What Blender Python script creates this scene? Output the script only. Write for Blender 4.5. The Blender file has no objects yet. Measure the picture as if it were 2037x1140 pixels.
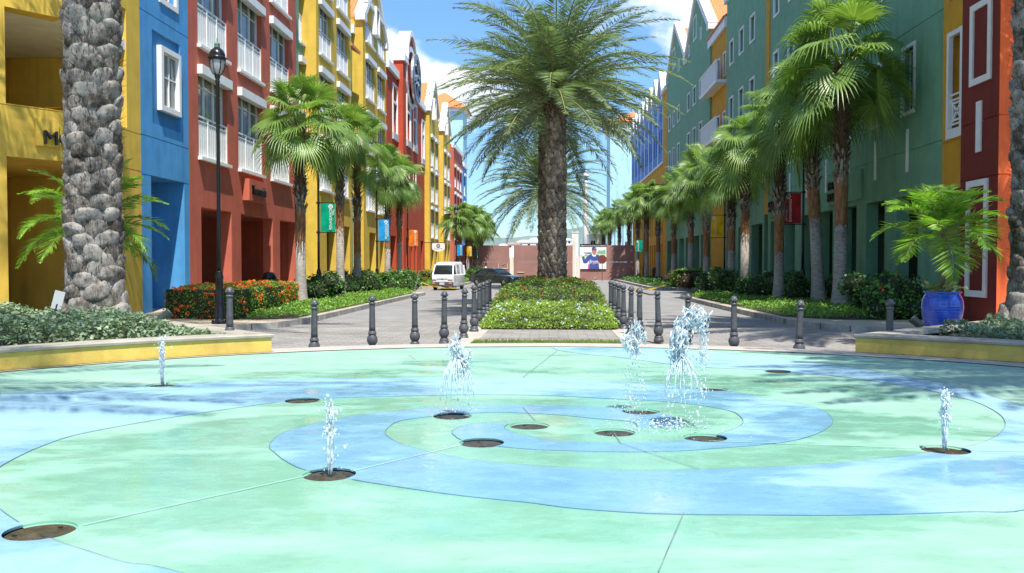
import bpy, bmesh, math, random
import numpy as np
from mathutils import Vector, Matrix, noise
from mathutils.geometry import tessellate_polygon
R_ = math.radians; random.seed(3)
scene = bpy.context.scene
COL = scene.collection

# ------------------------------------------------------------------ camera, sky, sun, exposure
FPX, VX, VY, CX, CY = 1700.0, 1092.0, 525.0, 1018.5, 570.0      # focal length and vanishing point of the street, in photo pixels
CAMZ = 1.45                                                     # eye height over the fountain floor (z = 0)
ZS, ZK = -0.25, -0.10                                           # street and kerb-top levels
pit = math.atan((CY - VY) / FPX)
yaw = math.atan((VX - CX) / FPX * math.cos(pit))
cd = bpy.data.cameras.new('camera'); cam = bpy.data.objects.new('camera', cd); COL.objects.link(cam)
cam.location = (0, 0, CAMZ); cam.rotation_euler = (math.pi/2 - pit, 0, yaw)
cd.sensor_width = 36.0; cd.lens = 36.0 * FPX / 2037.0; cd.clip_start = 0.05; cd.clip_end = 6000
scene.camera = cam
SUN = Vector((0.15, -0.48, 1.0)).normalized()
sd = bpy.data.lights.new('sun', 'SUN'); sun = bpy.data.objects.new('sun', sd); COL.objects.link(sun)
sd.energy = 4.6; sd.angle = R_(0.53); sd.color = (1.0, 0.95, 0.87)
sun.rotation_euler = SUN.to_track_quat('Z', 'Y').to_euler(); sun.location = (10, -30, 60)
scene.view_settings.view_transform = 'Standard'; scene.view_settings.look = 'None'
scene.view_settings.exposure = 0.78; scene.view_settings.gamma = 1.0
try: scene.view_settings.use_curve_mapping = False
except Exception: pass
scene.cycles.max_bounces = 8; scene.cycles.transparent_max_bounces = 12
scene.cycles.caustics_reflective = False; scene.cycles.caustics_refractive = False
wd = bpy.data.worlds.new('World'); scene.world = wd; wd.use_nodes = True
nt = wd.node_tree; nt.nodes.clear()
def N(t, typ, **kw):
    n = t.nodes.new(typ)
    for k, v in kw.items():
        if k.startswith('i_'):
            key = k[2:]
            key = int(key) if key.isdigit() else key.replace('_', ' ')
            n.inputs[key].default_value = v
        else: setattr(n, k, v)
    return n
def build_world():
    L = nt.links.new
    sky = N(nt, 'ShaderNodeTexSky', sky_type='NISHITA', sun_disc=False)
    sky.sun_elevation = math.asin(SUN.z); sky.sun_rotation = math.atan2(SUN.x, SUN.y)
    sky.air_density = 1.0; sky.dust_density = 0.15; sky.ozone_density = 1.6
    tc = N(nt, 'ShaderNodeTexCoord'); sep = N(nt, 'ShaderNodeSeparateXYZ'); L(tc.outputs['Generated'], sep.inputs[0])
    # cloud coordinates: a flat layer seen in perspective, stretched near the horizon
    mz = N(nt, 'ShaderNodeMath', operation='MAXIMUM', i_1=0.0); L(sep.outputs['Z'], mz.inputs[0])
    mp = N(nt, 'ShaderNodeMapping'); mp.inputs['Scale'].default_value = (1.0, 1.0, 1.9); mp.inputs['Location'].default_value = (3.35, 0.0, 0.62)
    L(tc.outputs['Generated'], mp.inputs[0])
    n1 = N(nt, 'ShaderNodeTexNoise', i_Scale=4.6, i_Detail=9.0, i_Roughness=0.56); L(mp.outputs[0], n1.inputs['Vector'])
    n1.inputs['Distortion'].default_value = 0.15
    # more cloud towards 8..16 degrees over the street end, clear strip low down
    def blob(d, rad, amt):
        d = Vector(d).normalized()
        dp = N(nt, 'ShaderNodeVectorMath', operation='DISTANCE'); dp.inputs[1].default_value = d
        nv = N(nt, 'ShaderNodeVectorMath', operation='NORMALIZE'); L(tc.outputs['Generated'], nv.inputs[0]); L(nv.outputs[0], dp.inputs[0])
        mr = N(nt, 'ShaderNodeMapRange'); mr.interpolation_type = 'SMOOTHSTEP'
        mr.inputs['From Min'].default_value = 0.0; mr.inputs['From Max'].default_value = rad
        mr.inputs['To Min'].default_value = amt; mr.inputs['To Max'].default_value = 0.0
        L(dp.outputs['Value'], mr.inputs['Value']); return mr.outputs[0]
    acc = n1.outputs[0]
    for d, rad, amt in (((-.20, 1, .235), .075, .19), ((-.155, 1, .20), .05, .18), ((-.105, 1, .19), .07, .17), ((-.045, 1, .215), .06, .08),
                        ((.13, 1, .33), .075, .20), ((.19, 1, .30), .055, .14), ((.02, 1, .06), .17, -.22), ((-.08, 1, .29), .075, -.28), ((.09, 1, .20), .09, -.22), ((.10, 1, .255), .05, -.06)):
        ad = N(nt, 'ShaderNodeMath', operation='ADD'); L(acc, ad.inputs[0]); L(blob(d, rad, amt), ad.inputs[1]); acc = ad.outputs[0]
    cr = N(nt, 'ShaderNodeMapRange'); cr.interpolation_type = 'SMOOTHSTEP'
    cr.inputs['From Min'].default_value = 0.535; cr.inputs['From Max'].default_value = 0.70
    L(acc, cr.inputs['Value'])
    # brightness inside the cloud
    n2 = N(nt, 'ShaderNodeTexNoise', i_Scale=9.0, i_Detail=6.0); L(mp.outputs[0], n2.inputs['Vector'])
    cc = N(nt, 'ShaderNodeValToRGB'); L(n2.outputs[0], cc.inputs[0])
    cc.color_ramp.elements[0].position = .34; cc.color_ramp.elements[0].color = (3.9, 4.3, 4.9, 1)
    cc.color_ramp.elements[1].position = .62; cc.color_ramp.elements[1].color = (6.3, 6.5, 6.7, 1)
    tint = N(nt, 'ShaderNodeMixRGB', blend_type='MULTIPLY', i_Fac=1.0); tint.inputs[2].default_value = (.60, .82, 1.02, 1)
    lo = N(nt, 'ShaderNodeMapRange'); lo.interpolation_type = 'SMOOTHSTEP'; lo.inputs['From Min'].default_value = .0; lo.inputs['From Max'].default_value = .5; L(sep.outputs['Z'], lo.inputs['Value'])
    tm = N(nt, 'ShaderNodeMixRGB'); tm.inputs[1].default_value = (.42, .57, .73, 1); tm.inputs[2].default_value = (.64, .86, 1.05, 1); L(lo.outputs[0], tm.inputs[0]); L(tm.outputs[0], tint.inputs[2])
    L(sky.outputs[0], tint.inputs[1])
    mx = N(nt, 'ShaderNodeMixRGB'); L(cr.outputs[0], mx.inputs[0]); L(tint.outputs[0], mx.inputs[1]); L(cc.outputs[0], mx.inputs[2])
    bg = N(nt, 'ShaderNodeBackground'); bg.inputs[1].default_value = 0.145; L(mx.outputs[0], bg.inputs[0])
    out = N(nt, 'ShaderNodeOutputWorld'); L(bg.outputs[0], out.inputs[0])
build_world()

# ------------------------------------------------------------------ pixel -> place
_rot = cam.rotation_euler.to_matrix(); _org = Vector(cam.location)
def ray(px, py): return _rot @ Vector(((px - CX)/FPX, -(py - CY)/FPX, -1.0))
def on_plane(px, py, P, n):
    d = ray(px, py); n = Vector(n); return _org + d * ((Vector(P) - _org).dot(n) / d.dot(n))
def gz(px, py, z=0.0): return on_plane(px, py, (0, 0, z), (0, 0, 1))
def gx(px, py, X): return on_plane(px, py, (X, 0, 0), (1, 0, 0))
def gy(px, py, Y): return on_plane(px, py, (0, Y, 0), (0, 1, 0))
def YX(px, X): return gx(px, 525, X).y

# ------------------------------------------------------------------ objects
def tag(o, label=None, cat=None, group=None, kind=None):
    if label: o['label'] = label
    if cat: o['category'] = cat
    if group: o['group'] = group
    if kind: o['kind'] = kind
    return o
def thing(name, label, cat, loc=(0, 0, 0), rz=0.0, group=None):
    o = bpy.data.objects.new(name, None); COL.objects.link(o); o.location = loc; o.rotation_euler = (0, 0, rz)
    o.empty_display_size = 0.2
    return tag(o, label, cat, group)
def copy_tree(o, parent=None, depth=0):
    c = o.copy(); COL.objects.link(c)
    if parent is not None: c.parent = parent; c.matrix_parent_inverse = Matrix()
    for ch in KIDS.get(o.name, []):
        copy_tree(ch, c, depth + 1)
    return c
KIDS = {}
def adopt(o, parent):
    o.parent = parent; KIDS.setdefault(parent.name, []).append(o)
def link(name, me, parent=None, loc=None, rot=None):
    o = bpy.data.objects.new(name, me); COL.objects.link(o)
    if parent is not None: adopt(o, parent)
    if loc is not None: o.location = loc
    if rot is not None: o.rotation_euler = rot
    return o
def dup(root, loc, rz=None, label=None, scale=None):
    c = copy_tree(root); c.location = loc
    if rz is not None: c.rotation_euler = (c.rotation_euler[0], c.rotation_euler[1], rz)
    if label: c['label'] = label
    if scale is not None: c.scale = scale if hasattr(scale, '__len__') else (scale,)*3
    return c

class MB:
    def __init__(s): s.v = []; s.f = []; s.m = []; s.c = 0
    def add(s, vs, fs):
        b = len(s.v); s.v.extend([tuple(p) for p in vs]); s.f.extend([tuple(b+i for i in f) for f in fs]); s.m.extend([s.c]*len(fs)); return s
    def quad(s, a, b, c, d): return s.add([a, b, c, d], [(0, 1, 2, 3)])
    def box(s, x0, y0, z0, x1, y1, z1):
        x0, x1 = min(x0, x1), max(x0, x1); y0, y1 = min(y0, y1), max(y0, y1); z0, z1 = min(z0, z1), max(z0, z1)
        return s.add([(x0,y0,z0),(x1,y0,z0),(x1,y1,z0),(x0,y1,z0),(x0,y0,z1),(x1,y0,z1),(x1,y1,z1),(x0,y1,z1)],
                     [(0,3,2,1),(4,5,6,7),(0,1,5,4),(1,2,6,5),(2,3,7,6),(3,0,4,7)])
    def bbox(s, x0, y0, z0, x1, y1, z1, b=.02):     # box with chamfered vertical and top edges
        P = [(x0+b,y0),(x1-b,y0),(x1,y0+b),(x1,y1-b),(x1-b,y1),(x0+b,y1),(x0,y1-b),(x0,y0+b)]
        cx, cy = (x0+x1)/2, (y0+y1)/2
        def ins(p, k): return (p[0] + math.copysign(min(k, abs(p[0]-cx)), cx-p[0]), p[1] + math.copysign(min(k, abs(p[1]-cy)), cy-p[1]))
        V = [(p[0],p[1],z0) for p in P] + [(p[0],p[1],z1-b) for p in P] + [(*ins(p,b),z1) for p in P]
        F = [tuple(range(7,-1,-1)), tuple(range(16,24))]
        for r in (0, 8):
            for i in range(8): F.append((r+i, r+(i+1)%8, r+8+(i+1)%8, r+8+i))
        return s.add(V, F)
    def beam(s, p, q, w, h, up=(0,0,1)):
        p, q = Vector(p), Vector(q); t = (q-p).normalized(); u = Vector(up)
        a = t.cross(u)
        if a.length < 1e-4: a = t.cross(Vector((1,0,0)))
        a.normalize(); b = a.cross(t).normalized(); a *= w/2; b *= h/2
        V = [p-a-b, p+a-b, p+a+b, p-a+b, q-a-b, q+a-b, q+a+b, q-a+b]
        return s.add(V, [(0,3,2,1),(4,5,6,7),(0,1,5,4),(1,2,6,5),(2,3,7,6),(3,0,4,7)])
    def prism(s, P, z0, z1, top=True, bottom=True):
        n = len(P)
        ar = sum(P[i][0]*P[(i+1)%n][1]-P[(i+1)%n][0]*P[i][1] for i in range(n))
        if ar < 0: P = P[::-1]
        V = [(p[0],p[1],z0) for p in P] + [(p[0],p[1],z1) for p in P]
        s.add(V, [(i,(i+1)%n,n+(i+1)%n,n+i) for i in range(n)])
        T = tessellate_polygon([[Vector((p[0],p[1],0)) for p in P]])
        def orient(t):
            a, b, c = P[t[0]], P[t[1]], P[t[2]]
            return t if (b[0]-a[0])*(c[1]-a[1])-(b[1]-a[1])*(c[0]-a[0]) > 0 else (t[0], t[2], t[1])
        T = [orient(t) for t in T]
        if top: s.add([(p[0],p[1],z1) for p in P], T)
        if bottom: s.add([(p[0],p[1],z0) for p in P], [t[::-1] for t in T])
        return s
    def sheet(s, P, z):
        n = len(P); T = tessellate_polygon([[Vector((p[0],p[1],0)) for p in P]])
        def orient(t):
            a, b, c = P[t[0]], P[t[1]], P[t[2]]
            return t if (b[0]-a[0])*(c[1]-a[1])-(b[1]-a[1])*(c[0]-a[0]) > 0 else (t[0], t[2], t[1])
        return s.add([(p[0],p[1],z) for p in P], [orient(t) for t in T])
    def lathe(s, prof, n=16, c=(0,0,0), caps=True, jit=None):
        V = []; F = []
        for k, (r, z) in enumerate(prof):
            for i in range(n):
                a = 2*math.pi*i/n; rr = r if jit is None else r*(1+jit(a, z)); V.append((c[0]+rr*math.cos(a), c[1]+rr*math.sin(a), c[2]+z))
        for k in range(len(prof)-1):
            for i in range(n): F.append((k*n+i, k*n+(i+1)%n, (k+1)*n+(i+1)%n, (k+1)*n+i))
        if caps: F.append(tuple(range(n-1,-1,-1))); F.append(tuple((len(prof)-1)*n+i for i in range(n)))
        return s.add(V, F)
    def tube(s, P, r, n=8, caps=True):
        P = [Vector(p) for p in P]; V = []; F = []
        rr = r if hasattr(r, '__len__') else [r]*len(P)
        pa = None
        for k, p in enumerate(P):
            t = (P[min(k+1, len(P)-1)] - P[max(k-1, 0)]).normalized()
            if pa is None:
                a = t.cross(Vector((0,0,1)))
                if a.length < 1e-3: a = t.cross(Vector((1,0,0)))
            else: a = pa - t*pa.dot(t)
            a.normalize(); pa = a; b = t.cross(a)
            for i in range(n):
                an = 2*math.pi*i/n; V.append(p + a*rr[k]*math.cos(an) + b*rr[k]*math.sin(an))
        for k in range(len(P)-1):
            for i in range(n): F.append((k*n+i, k*n+(i+1)%n, (k+1)*n+(i+1)%n, (k+1)*n+i))
        if caps: F.append(tuple(range(n-1,-1,-1))); F.append(tuple((len(P)-1)*n+i for i in range(n)))
        return s.add(V, F)
    def ball(s, c, r, seg=12, rings=8, sc=(1,1,1)):
        V = []; F = []
        for k in range(rings+1):
            ph = math.pi*k/rings
            for i in range(seg):
                a = 2*math.pi*i/seg
                V.append((c[0]+r*sc[0]*math.sin(ph)*math.cos(a), c[1]+r*sc[1]*math.sin(ph)*math.sin(a), c[2]-r*sc[2]*math.cos(ph)))
        for k in range(rings):
            for i in range(seg): F.append((k*seg+i, k*seg+(i+1)%seg, (k+1)*seg+(i+1)%seg, (k+1)*seg+i))
        return s.add(V, F)
    def mesh(s, name, mats, smooth=False):
        me = bpy.data.meshes.new(name); me.from_pydata(s.v, [], s.f)
        mats = mats if isinstance(mats, (list, tuple)) else [mats]
        for m in mats: me.materials.append(m)
        if any(s.m): me.polygons.foreach_set('material_index', s.m)
        if smooth: me.polygons.foreach_set('use_smooth', [True]*len(me.polygons))
        me.update(); return me
    def obj(s, name, mats, parent=None, smooth=False, loc=None, rot=None):
        return link(name, s.mesh(name, mats, smooth), parent, loc, rot)

def np_mesh(name, V, F, mats, mi=None, smooth=False):      # quads from arrays
    me = bpy.data.meshes.new(name); V = np.asarray(V, dtype=np.float32).reshape(-1, 3); F = np.asarray(F, dtype=np.int32)
    k = F.shape[1]
    me.vertices.add(len(V)); me.vertices.foreach_set('co', V.ravel())
    me.loops.add(F.size); me.loops.foreach_set('vertex_index', F.ravel())
    me.polygons.add(len(F)); me.polygons.foreach_set('loop_start', np.arange(0, F.size, k, dtype=np.int32)); me.polygons.foreach_set('loop_total', np.full(len(F), k, dtype=np.int32))
    for m in (mats if isinstance(mats, (list, tuple)) else [mats]): me.materials.append(m)
    if mi is not None: me.polygons.foreach_set('material_index', np.asarray(mi, dtype=np.int32))
    if smooth: me.polygons.foreach_set('use_smooth', np.ones(len(F), dtype=bool))
    me.update(calc_edges=True); me.validate(); return me
class Leaves:                                              # gathers quads as arrays
    def __init__(s): s.V = []; s.F = []; s.M = []; s.n = 0
    def kites(s, base, d, side, ln, wd, nrm=None, bend=0.0, mi=0, mid=.42):
        base, d, side = (np.asarray(a, dtype=float) for a in (base, d, side)); n = len(base)
        ln = np.broadcast_to(np.asarray(ln, dtype=float).reshape(-1, 1), (n, 1)); wd = np.broadcast_to(np.asarray(wd, dtype=float).reshape(-1, 1), (n, 1))
        m = base + d*ln*mid
        if nrm is not None: m = m + nrm*ln*bend
        V = np.stack([base, m - side*wd/2, base + d*ln, m + side*wd/2], 1).reshape(-1, 3)
        F = np.arange(n*4).reshape(n, 4) + s.n
        s.V.append(V); s.F.append(F); s.M.append(np.full(n, mi)); s.n += n*4
    def quads(s, V, F, mi=0):
        V = np.asarray(V, dtype=float).reshape(-1, 3); F = np.asarray(F)
        s.V.append(V); s.F.append(F + s.n); s.M.append(np.full(len(F), mi)); s.n += len(V)
    def mesh(s, name, mats, smooth=False):
        return np_mesh(name, np.concatenate(s.V), np.concatenate(s.F), mats, np.concatenate(s.M), smooth)
def unit(a): return a/np.maximum(np.linalg.norm(a, axis=-1, keepdims=True), 1e-9)
def rand_dirs(rng, n, up=0.0):
    d = rng.normal(size=(n, 3)); d[:, 2] += up; return unit(d)
def scatter_leaves(L, rng, pts, size, up=.5, mi=0, asp=.55, var=.35):
    n = len(pts); nr = rand_dirs(rng, n, up*2.2); t = unit(np.cross(nr, rand_dirs(rng, n))); sd_ = np.cross(nr, t)
    ln = size*(1 + rng.uniform(-var, var, n)); L.kites(pts, t, sd_, ln, ln*asp, nr, .07, mi)

# ------------------------------------------------------------------ materials
MATS = {}
def newmat(name):
    m = bpy.data.materials.new(name); m.use_nodes = True; t = m.node_tree; b = t.nodes['Principled BSDF']; return m, t, b
def mat(name, col, rough=.6, var=.12, scale=4.0, bump=0.0, bscale=40.0, metal=0.0, spec=.5, col2=None, fac=(.35, .7), stretch=None, coat=0.0, detail=6.0, big=None):
    if name in MATS: return MATS[name]
    m, t, b = newmat(name); L = t.links.new
    b.inputs['Roughness'].default_value = rough; b.inputs['Metallic'].default_value = metal
    b.inputs['Specular IOR Level'].default_value = spec; b.inputs['Coat Weight'].default_value = coat
    tc = N(t, 'ShaderNodeTexCoord'); mp = N(t, 'ShaderNodeMapping'); L(tc.outputs['Object'], mp.inputs[0])
    if stretch: mp.inputs['Scale'].default_value = stretch
    n = N(t, 'ShaderNodeTexNoise', i_Scale=scale, i_Detail=detail, i_Roughness=.6); L(mp.outputs[0], n.inputs['Vector'])
    r = N(t, 'ShaderNodeValToRGB'); L(n.outputs[0], r.inputs[0])
    c2 = col2 if col2 else tuple(min(1, c*(1+var)) for c in col); c1 = col if col2 else tuple(c*(1-var) for c in col)
    r.color_ramp.elements[0].position = fac[0]; r.color_ramp.elements[1].position = fac[1]
    r.color_ramp.elements[0].color = (*c1, 1); r.color_ramp.elements[1].color = (*c2, 1)
    src = r.outputs[0]
    if big:                                                # broad weathering, vertical streaks
        mp2 = N(t, 'ShaderNodeMapping'); L(tc.outputs['Object'], mp2.inputs[0]); mp2.inputs['Scale'].default_value = (1.7, 1.7, .22)
        n3 = N(t, 'ShaderNodeTexNoise', i_Scale=1.6, i_Detail=5.0); L(mp2.outputs[0], n3.inputs['Vector'])
        mr = N(t, 'ShaderNodeMapRange'); mr.inputs['From Min'].default_value = .48; mr.inputs['From Max'].default_value = .78
        mr.inputs['To Min'].default_value = 0; mr.inputs['To Max'].default_value = big; L(n3.outputs[0], mr.inputs[0])
        mx = N(t, 'ShaderNodeMixRGB', blend_type='MULTIPLY'); L(mr.outputs[0], mx.inputs[0]); L(src, mx.inputs[1]); mx.inputs[2].default_value = (.62, .60, .58, 1); src = mx.outputs[0]
    L(src, b.inputs['Base Color'])
    if bump:
        n2 = N(t, 'ShaderNodeTexNoise', i_Scale=bscale, i_Detail=4.0); L(mp.outputs[0], n2.inputs['Vector'])
        bp = N(t, 'ShaderNodeBump', i_Strength=bump, i_Distance=.02); L(n2.outputs[0], bp.inputs['Height']); L(bp.outputs[0], b.inputs['Normal'])
    MATS[name] = m; return m
def stucco(name, col): return mat(name, col, rough=.85, var=.09, scale=1.4, bump=.25, bscale=55, spec=.25, big=.55)
def leafmat(name, c1, c2, rough=.42, trans=.3, spec=.5):
    if name in MATS: return MATS[name]
    m, t, b = newmat(name); L = t.links.new
    g = N(t, 'ShaderNodeNewGeometry'); r = N(t, 'ShaderNodeValToRGB'); L(g.outputs['Random Per Island'], r.inputs[0])
    r.color_ramp.elements[0].color = (*c1, 1); r.color_ramp.elements[1].color = (*c2, 1)
    tc = N(t, 'ShaderNodeTexCoord'); n = N(t, 'ShaderNodeTexNoise', i_Scale=1.7, i_Detail=3.0); L(tc.outputs['Object'], n.inputs['Vector'])
    mr = N(t, 'ShaderNodeMapRange'); mr.inputs['From Min'].default_value = .35; mr.inputs['From Max'].default_value = .65; mr.inputs['To Min'].default_value = .75; mr.inputs['To Max'].default_value = 1.25; L(n.outputs[0], mr.inputs[0])
    mx = N(t, 'ShaderNodeVectorMath', operation='SCALE'); L(r.outputs[0], mx.inputs[0]); L(mr.outputs[0], mx.inputs['Scale'])
    L(mx.outputs[0], b.inputs['Base Color']); b.inputs['Roughness'].default_value = rough; b.inputs['Specular IOR Level'].default_value = spec
    tr = N(t, 'ShaderNodeBsdfTranslucent'); br = N(t, 'ShaderNodeVectorMath', operation='MULTIPLY'); br.inputs[1].default_value = (1.5, 1.6, .8); L(mx.outputs[0], br.inputs[0]); L(br.outputs[0], tr.inputs[0])
    ms = N(t, 'ShaderNodeMixShader', i_0=trans); L(b.outputs[0], ms.inputs[1]); L(tr.outputs[0], ms.inputs[2])
    L(ms.outputs[0], t.nodes['Material Output'].inputs[0]); MATS[name] = m; return m

M_yel = stucco('yellow stucco', (.68, .46, .075)); M_red = stucco('brick red stucco', (.52, .135, .085)); M_red2 = stucco('deep red stucco', (.47, .075, .032))
M_grn = stucco('green stucco', (.185, .365, .235)); M_blu = stucco('blue stucco', (.085, .32, .62)); M_blud = stucco('dark blue stucco', (.05, .21, .45))
M_lbl = stucco('pale blue stucco', (.42, .68, .80)); M_redlit = stucco('sunlit red stucco', (.80, .15, .045)); M_yel2 = stucco('ochre stucco', (.60, .31, .03)); M_redsh = stucco('shaded red stucco', (.19, .034, .024))  # corner building's two reds: one paint with shade and sunlight in the colour
M_yarc = stucco('dark ochre stucco', (.28, .13, .02))  # yellow house arcades: facade colour darkened, shade put into it
M_wht = mat('white painted trim', (.78, .78, .76), .55, .05, 3.0)
M_wstain = mat('white plaster', (.74, .73, .70), .7, .08, 2.0, .1)
M_tile = None
def tilemat():
    m, t, b = newmat('orange roof tiles'); L = t.links.new
    tc = N(t, 'ShaderNodeTexCoord'); w = N(t, 'ShaderNodeTexWave', wave_type='BANDS', bands_direction='Y', i_Scale=1.35); L(tc.outputs['Object'], w.inputs['Vector'])
    w2 = N(t, 'ShaderNodeTexWave', wave_type='BANDS', bands_direction='X', wave_profile='SAW', i_Scale=1.2); L(tc.outputs['Object'], w2.inputs['Vector'])
    n = N(t, 'ShaderNodeTexNoise', i_Scale=5.0, i_Detail=4.0); L(tc.outputs['Object'], n.inputs['Vector'])
    r = N(t, 'ShaderNodeValToRGB'); L(n.outputs[0], r.inputs[0]); r.color_ramp.elements[0].color = (.58, .15, .04, 1); r.color_ramp.elements[1].color = (.85, .30, .10, 1)
    L(r.outputs[0], b.inputs['Base Color']); b.inputs['Roughness'].default_value = .7
    ad = N(t, 'ShaderNodeMath', operation='ADD'); L(w.outputs['Fac'], ad.inputs[0]); L(w2.outputs['Fac'], ad.inputs[1])
    bp = N(t, 'ShaderNodeBump', i_Strength=.9, i_Distance=.07); L(ad.outputs[0], bp.inputs['Height']); L(bp.outputs[0], b.inputs['Normal']); return m
M_tile = tilemat()
def glassmat(name, c1, c2):
    m, t, b = newmat(name); L = t.links.new
    tc = N(t, 'ShaderNodeTexCoord'); mp = N(t, 'ShaderNodeMapping'); mp.inputs['Scale'].default_value = (6, 1, .25); L(tc.outputs['Object'], mp.inputs[0])
    n = N(t, 'ShaderNodeTexNoise', i_Scale=1.0, i_Detail=3.0); L(mp.outputs[0], n.inputs['Vector']); r = N(t, 'ShaderNodeValToRGB'); L(n.outputs[0], r.inputs[0])
    r.color_ramp.elements[0].position = .42; r.color_ramp.elements[1].position = .58
    r.color_ramp.elements[0].color = (*c1, 1); r.color_ramp.elements[1].color = (*c2, 1); L(r.outputs[0], b.inputs['Base Color'])
    b.inputs['Roughness'].default_value = .06; b.inputs['Specular IOR Level'].default_value = .9; return m
M_glass = glassmat('window glass over curtains', (.13, .16, .17), (.30, .28, .22)); M_glassd = glassmat('dark window glass', (.012, .015, .015), (.03, .035, .035))
M_blind = mat('pale window blind', (.62, .62, .58), .6, .06, 2.0)
M_blk = mat('black painted metal', (.012, .012, .014), .32, .3, 8.0, .05, 60)
M_iron = mat('grey cast iron paint', (.075, .08, .085), .42, .25, 9.0, .08, 70)
M_conc = mat('beige concrete', (.43, .385, .33), .85, .14, 2.5, .25, 60); M_kerb = mat('grey kerb concrete', (.36, .34, .31), .9, .22, 3.0, .3, 40, col2=(.50, .48, .44))
M_cop = mat('weathered coping stone', (.27, .24, .185), .85, .2, 2.2, .3, 45, col2=(.40, .365, .30), fac=(.3, .62))
M_soil = mat('brown soil', (.06, .042, .028), .95, .3, 6.0, .6, 30)
M_walk = mat('sand paving', (.44, .36, .25), .9, .12, 3.0, .2, 50)
# ------------------------------------------------------------------ ground, street, fountain floor
FC = Vector((0.15, 5.7, 0)); FR = 9.2                      # fountain circle
def circ(r, a0=0, a1=360, n=96, c=FC): return [(c.x + r*math.cos(R_(a0+(a1-a0)*i/n)), c.y + r*math.sin(R_(a0+(a1-a0)*i/n))) for i in range(n if a1-a0 == 360 else n+1)]
def structure(name, mb, m, smooth=False): return tag(mb.obj(name, m, smooth=smooth), kind='structure')
M_ground = mat('dry earth', (.30, .26, .20), .95, .2, .05, .2, 3)
structure('ground', MB().sheet([(-3000, -300), (3000, -300), (3000, 5000), (-3000, 5000)], -.42), M_ground)
M_asph = mat('pale worn asphalt', (.20, .195, .19), .9, .12, .9, .3, 120, col2=(.27, .265, .255))
structure('road', MB().sheet([(-13.5, 9.5), (13.5, 9.5), (13.5, 150), (-13.5, 150)], ZS), M_asph)
def pavermat(name, c1, c2, mortar, bw, bh, off=.5):
    m, t, b = newmat(name); L = t.links.new
    tc = N(t, 'ShaderNodeTexCoord'); br = N(t, 'ShaderNodeTexBrick'); L(tc.outputs['Object'], br.inputs['Vector']); br.offset = off
    br.inputs['Color1'].default_value = (*c1, 1); br.inputs['Color2'].default_value = (*c2, 1); br.inputs['Mortar'].default_value = (*mortar, 1)
    br.inputs['Scale'].default_value = 1.0; br.inputs['Brick Width'].default_value = bw; br.inputs['Row Height'].default_value = bh; br.inputs['Mortar Size'].default_value = .012; br.inputs['Bias'].default_value = -.1
    n = N(t, 'ShaderNodeTexNoise', i_Scale=.8, i_Detail=7.0); L(tc.outputs['Object'], n.inputs['Vector'])
    mr = N(t, 'ShaderNodeMapRange'); mr.inputs['From Min'].default_value = .3; mr.inputs['From Max'].default_value = .7; mr.inputs['To Min'].default_value = .78; mr.inputs['To Max'].default_value = 1.15; L(n.outputs[0], mr.inputs[0])
    sc = N(t, 'ShaderNodeVectorMath', operation='SCALE'); L(br.outputs['Color'], sc.inputs[0]); L(mr.outputs[0], sc.inputs['Scale']); L(sc.outputs[0], b.inputs['Base Color'])
    b.inputs['Roughness'].default_value = .88
    bp = N(t, 'ShaderNodeBump', i_Strength=.5, i_Distance=.01); bp.invert = True; L(br.outputs['Fac'], bp.inputs['Height']); L(bp.outputs[0], b.inputs['Normal']); return m
M_pave = pavermat('grey brick paving', (.235, .22, .20), (.305, .285, .262), (.16, .15, .135), .42, .21)
M_plaza = pavermat('sand slab paving', (.50, .44, .35), (.58, .51, .41), (.34, .30, .24), .6, .6)
structure('paved_crossing', MB().sheet([(-9.5, 10), (9.5, 10), (9.5, 25.2), (-9.5, 25.2)], ZS + .004), M_pave)
# plaza round and behind the fountain
pl = [(-26, -14), (26, -14), (26, 13), (12, 13)] + circ(FR + .4, 38, -218, 90)[1:-1] + [(-12, 13), (-26, 13)]
pz = MB(); pz.prism([(-26, -14), (26, -14), (26, 12.5), (7.6, 12.5)] + [p for p in circ(FR + .45, 46, -226, 90)] + [(-7.3, 12.5), (-26, 12.5)], -.42, -.012, bottom=False)
structure('plaza', pz, M_plaza)

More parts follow.
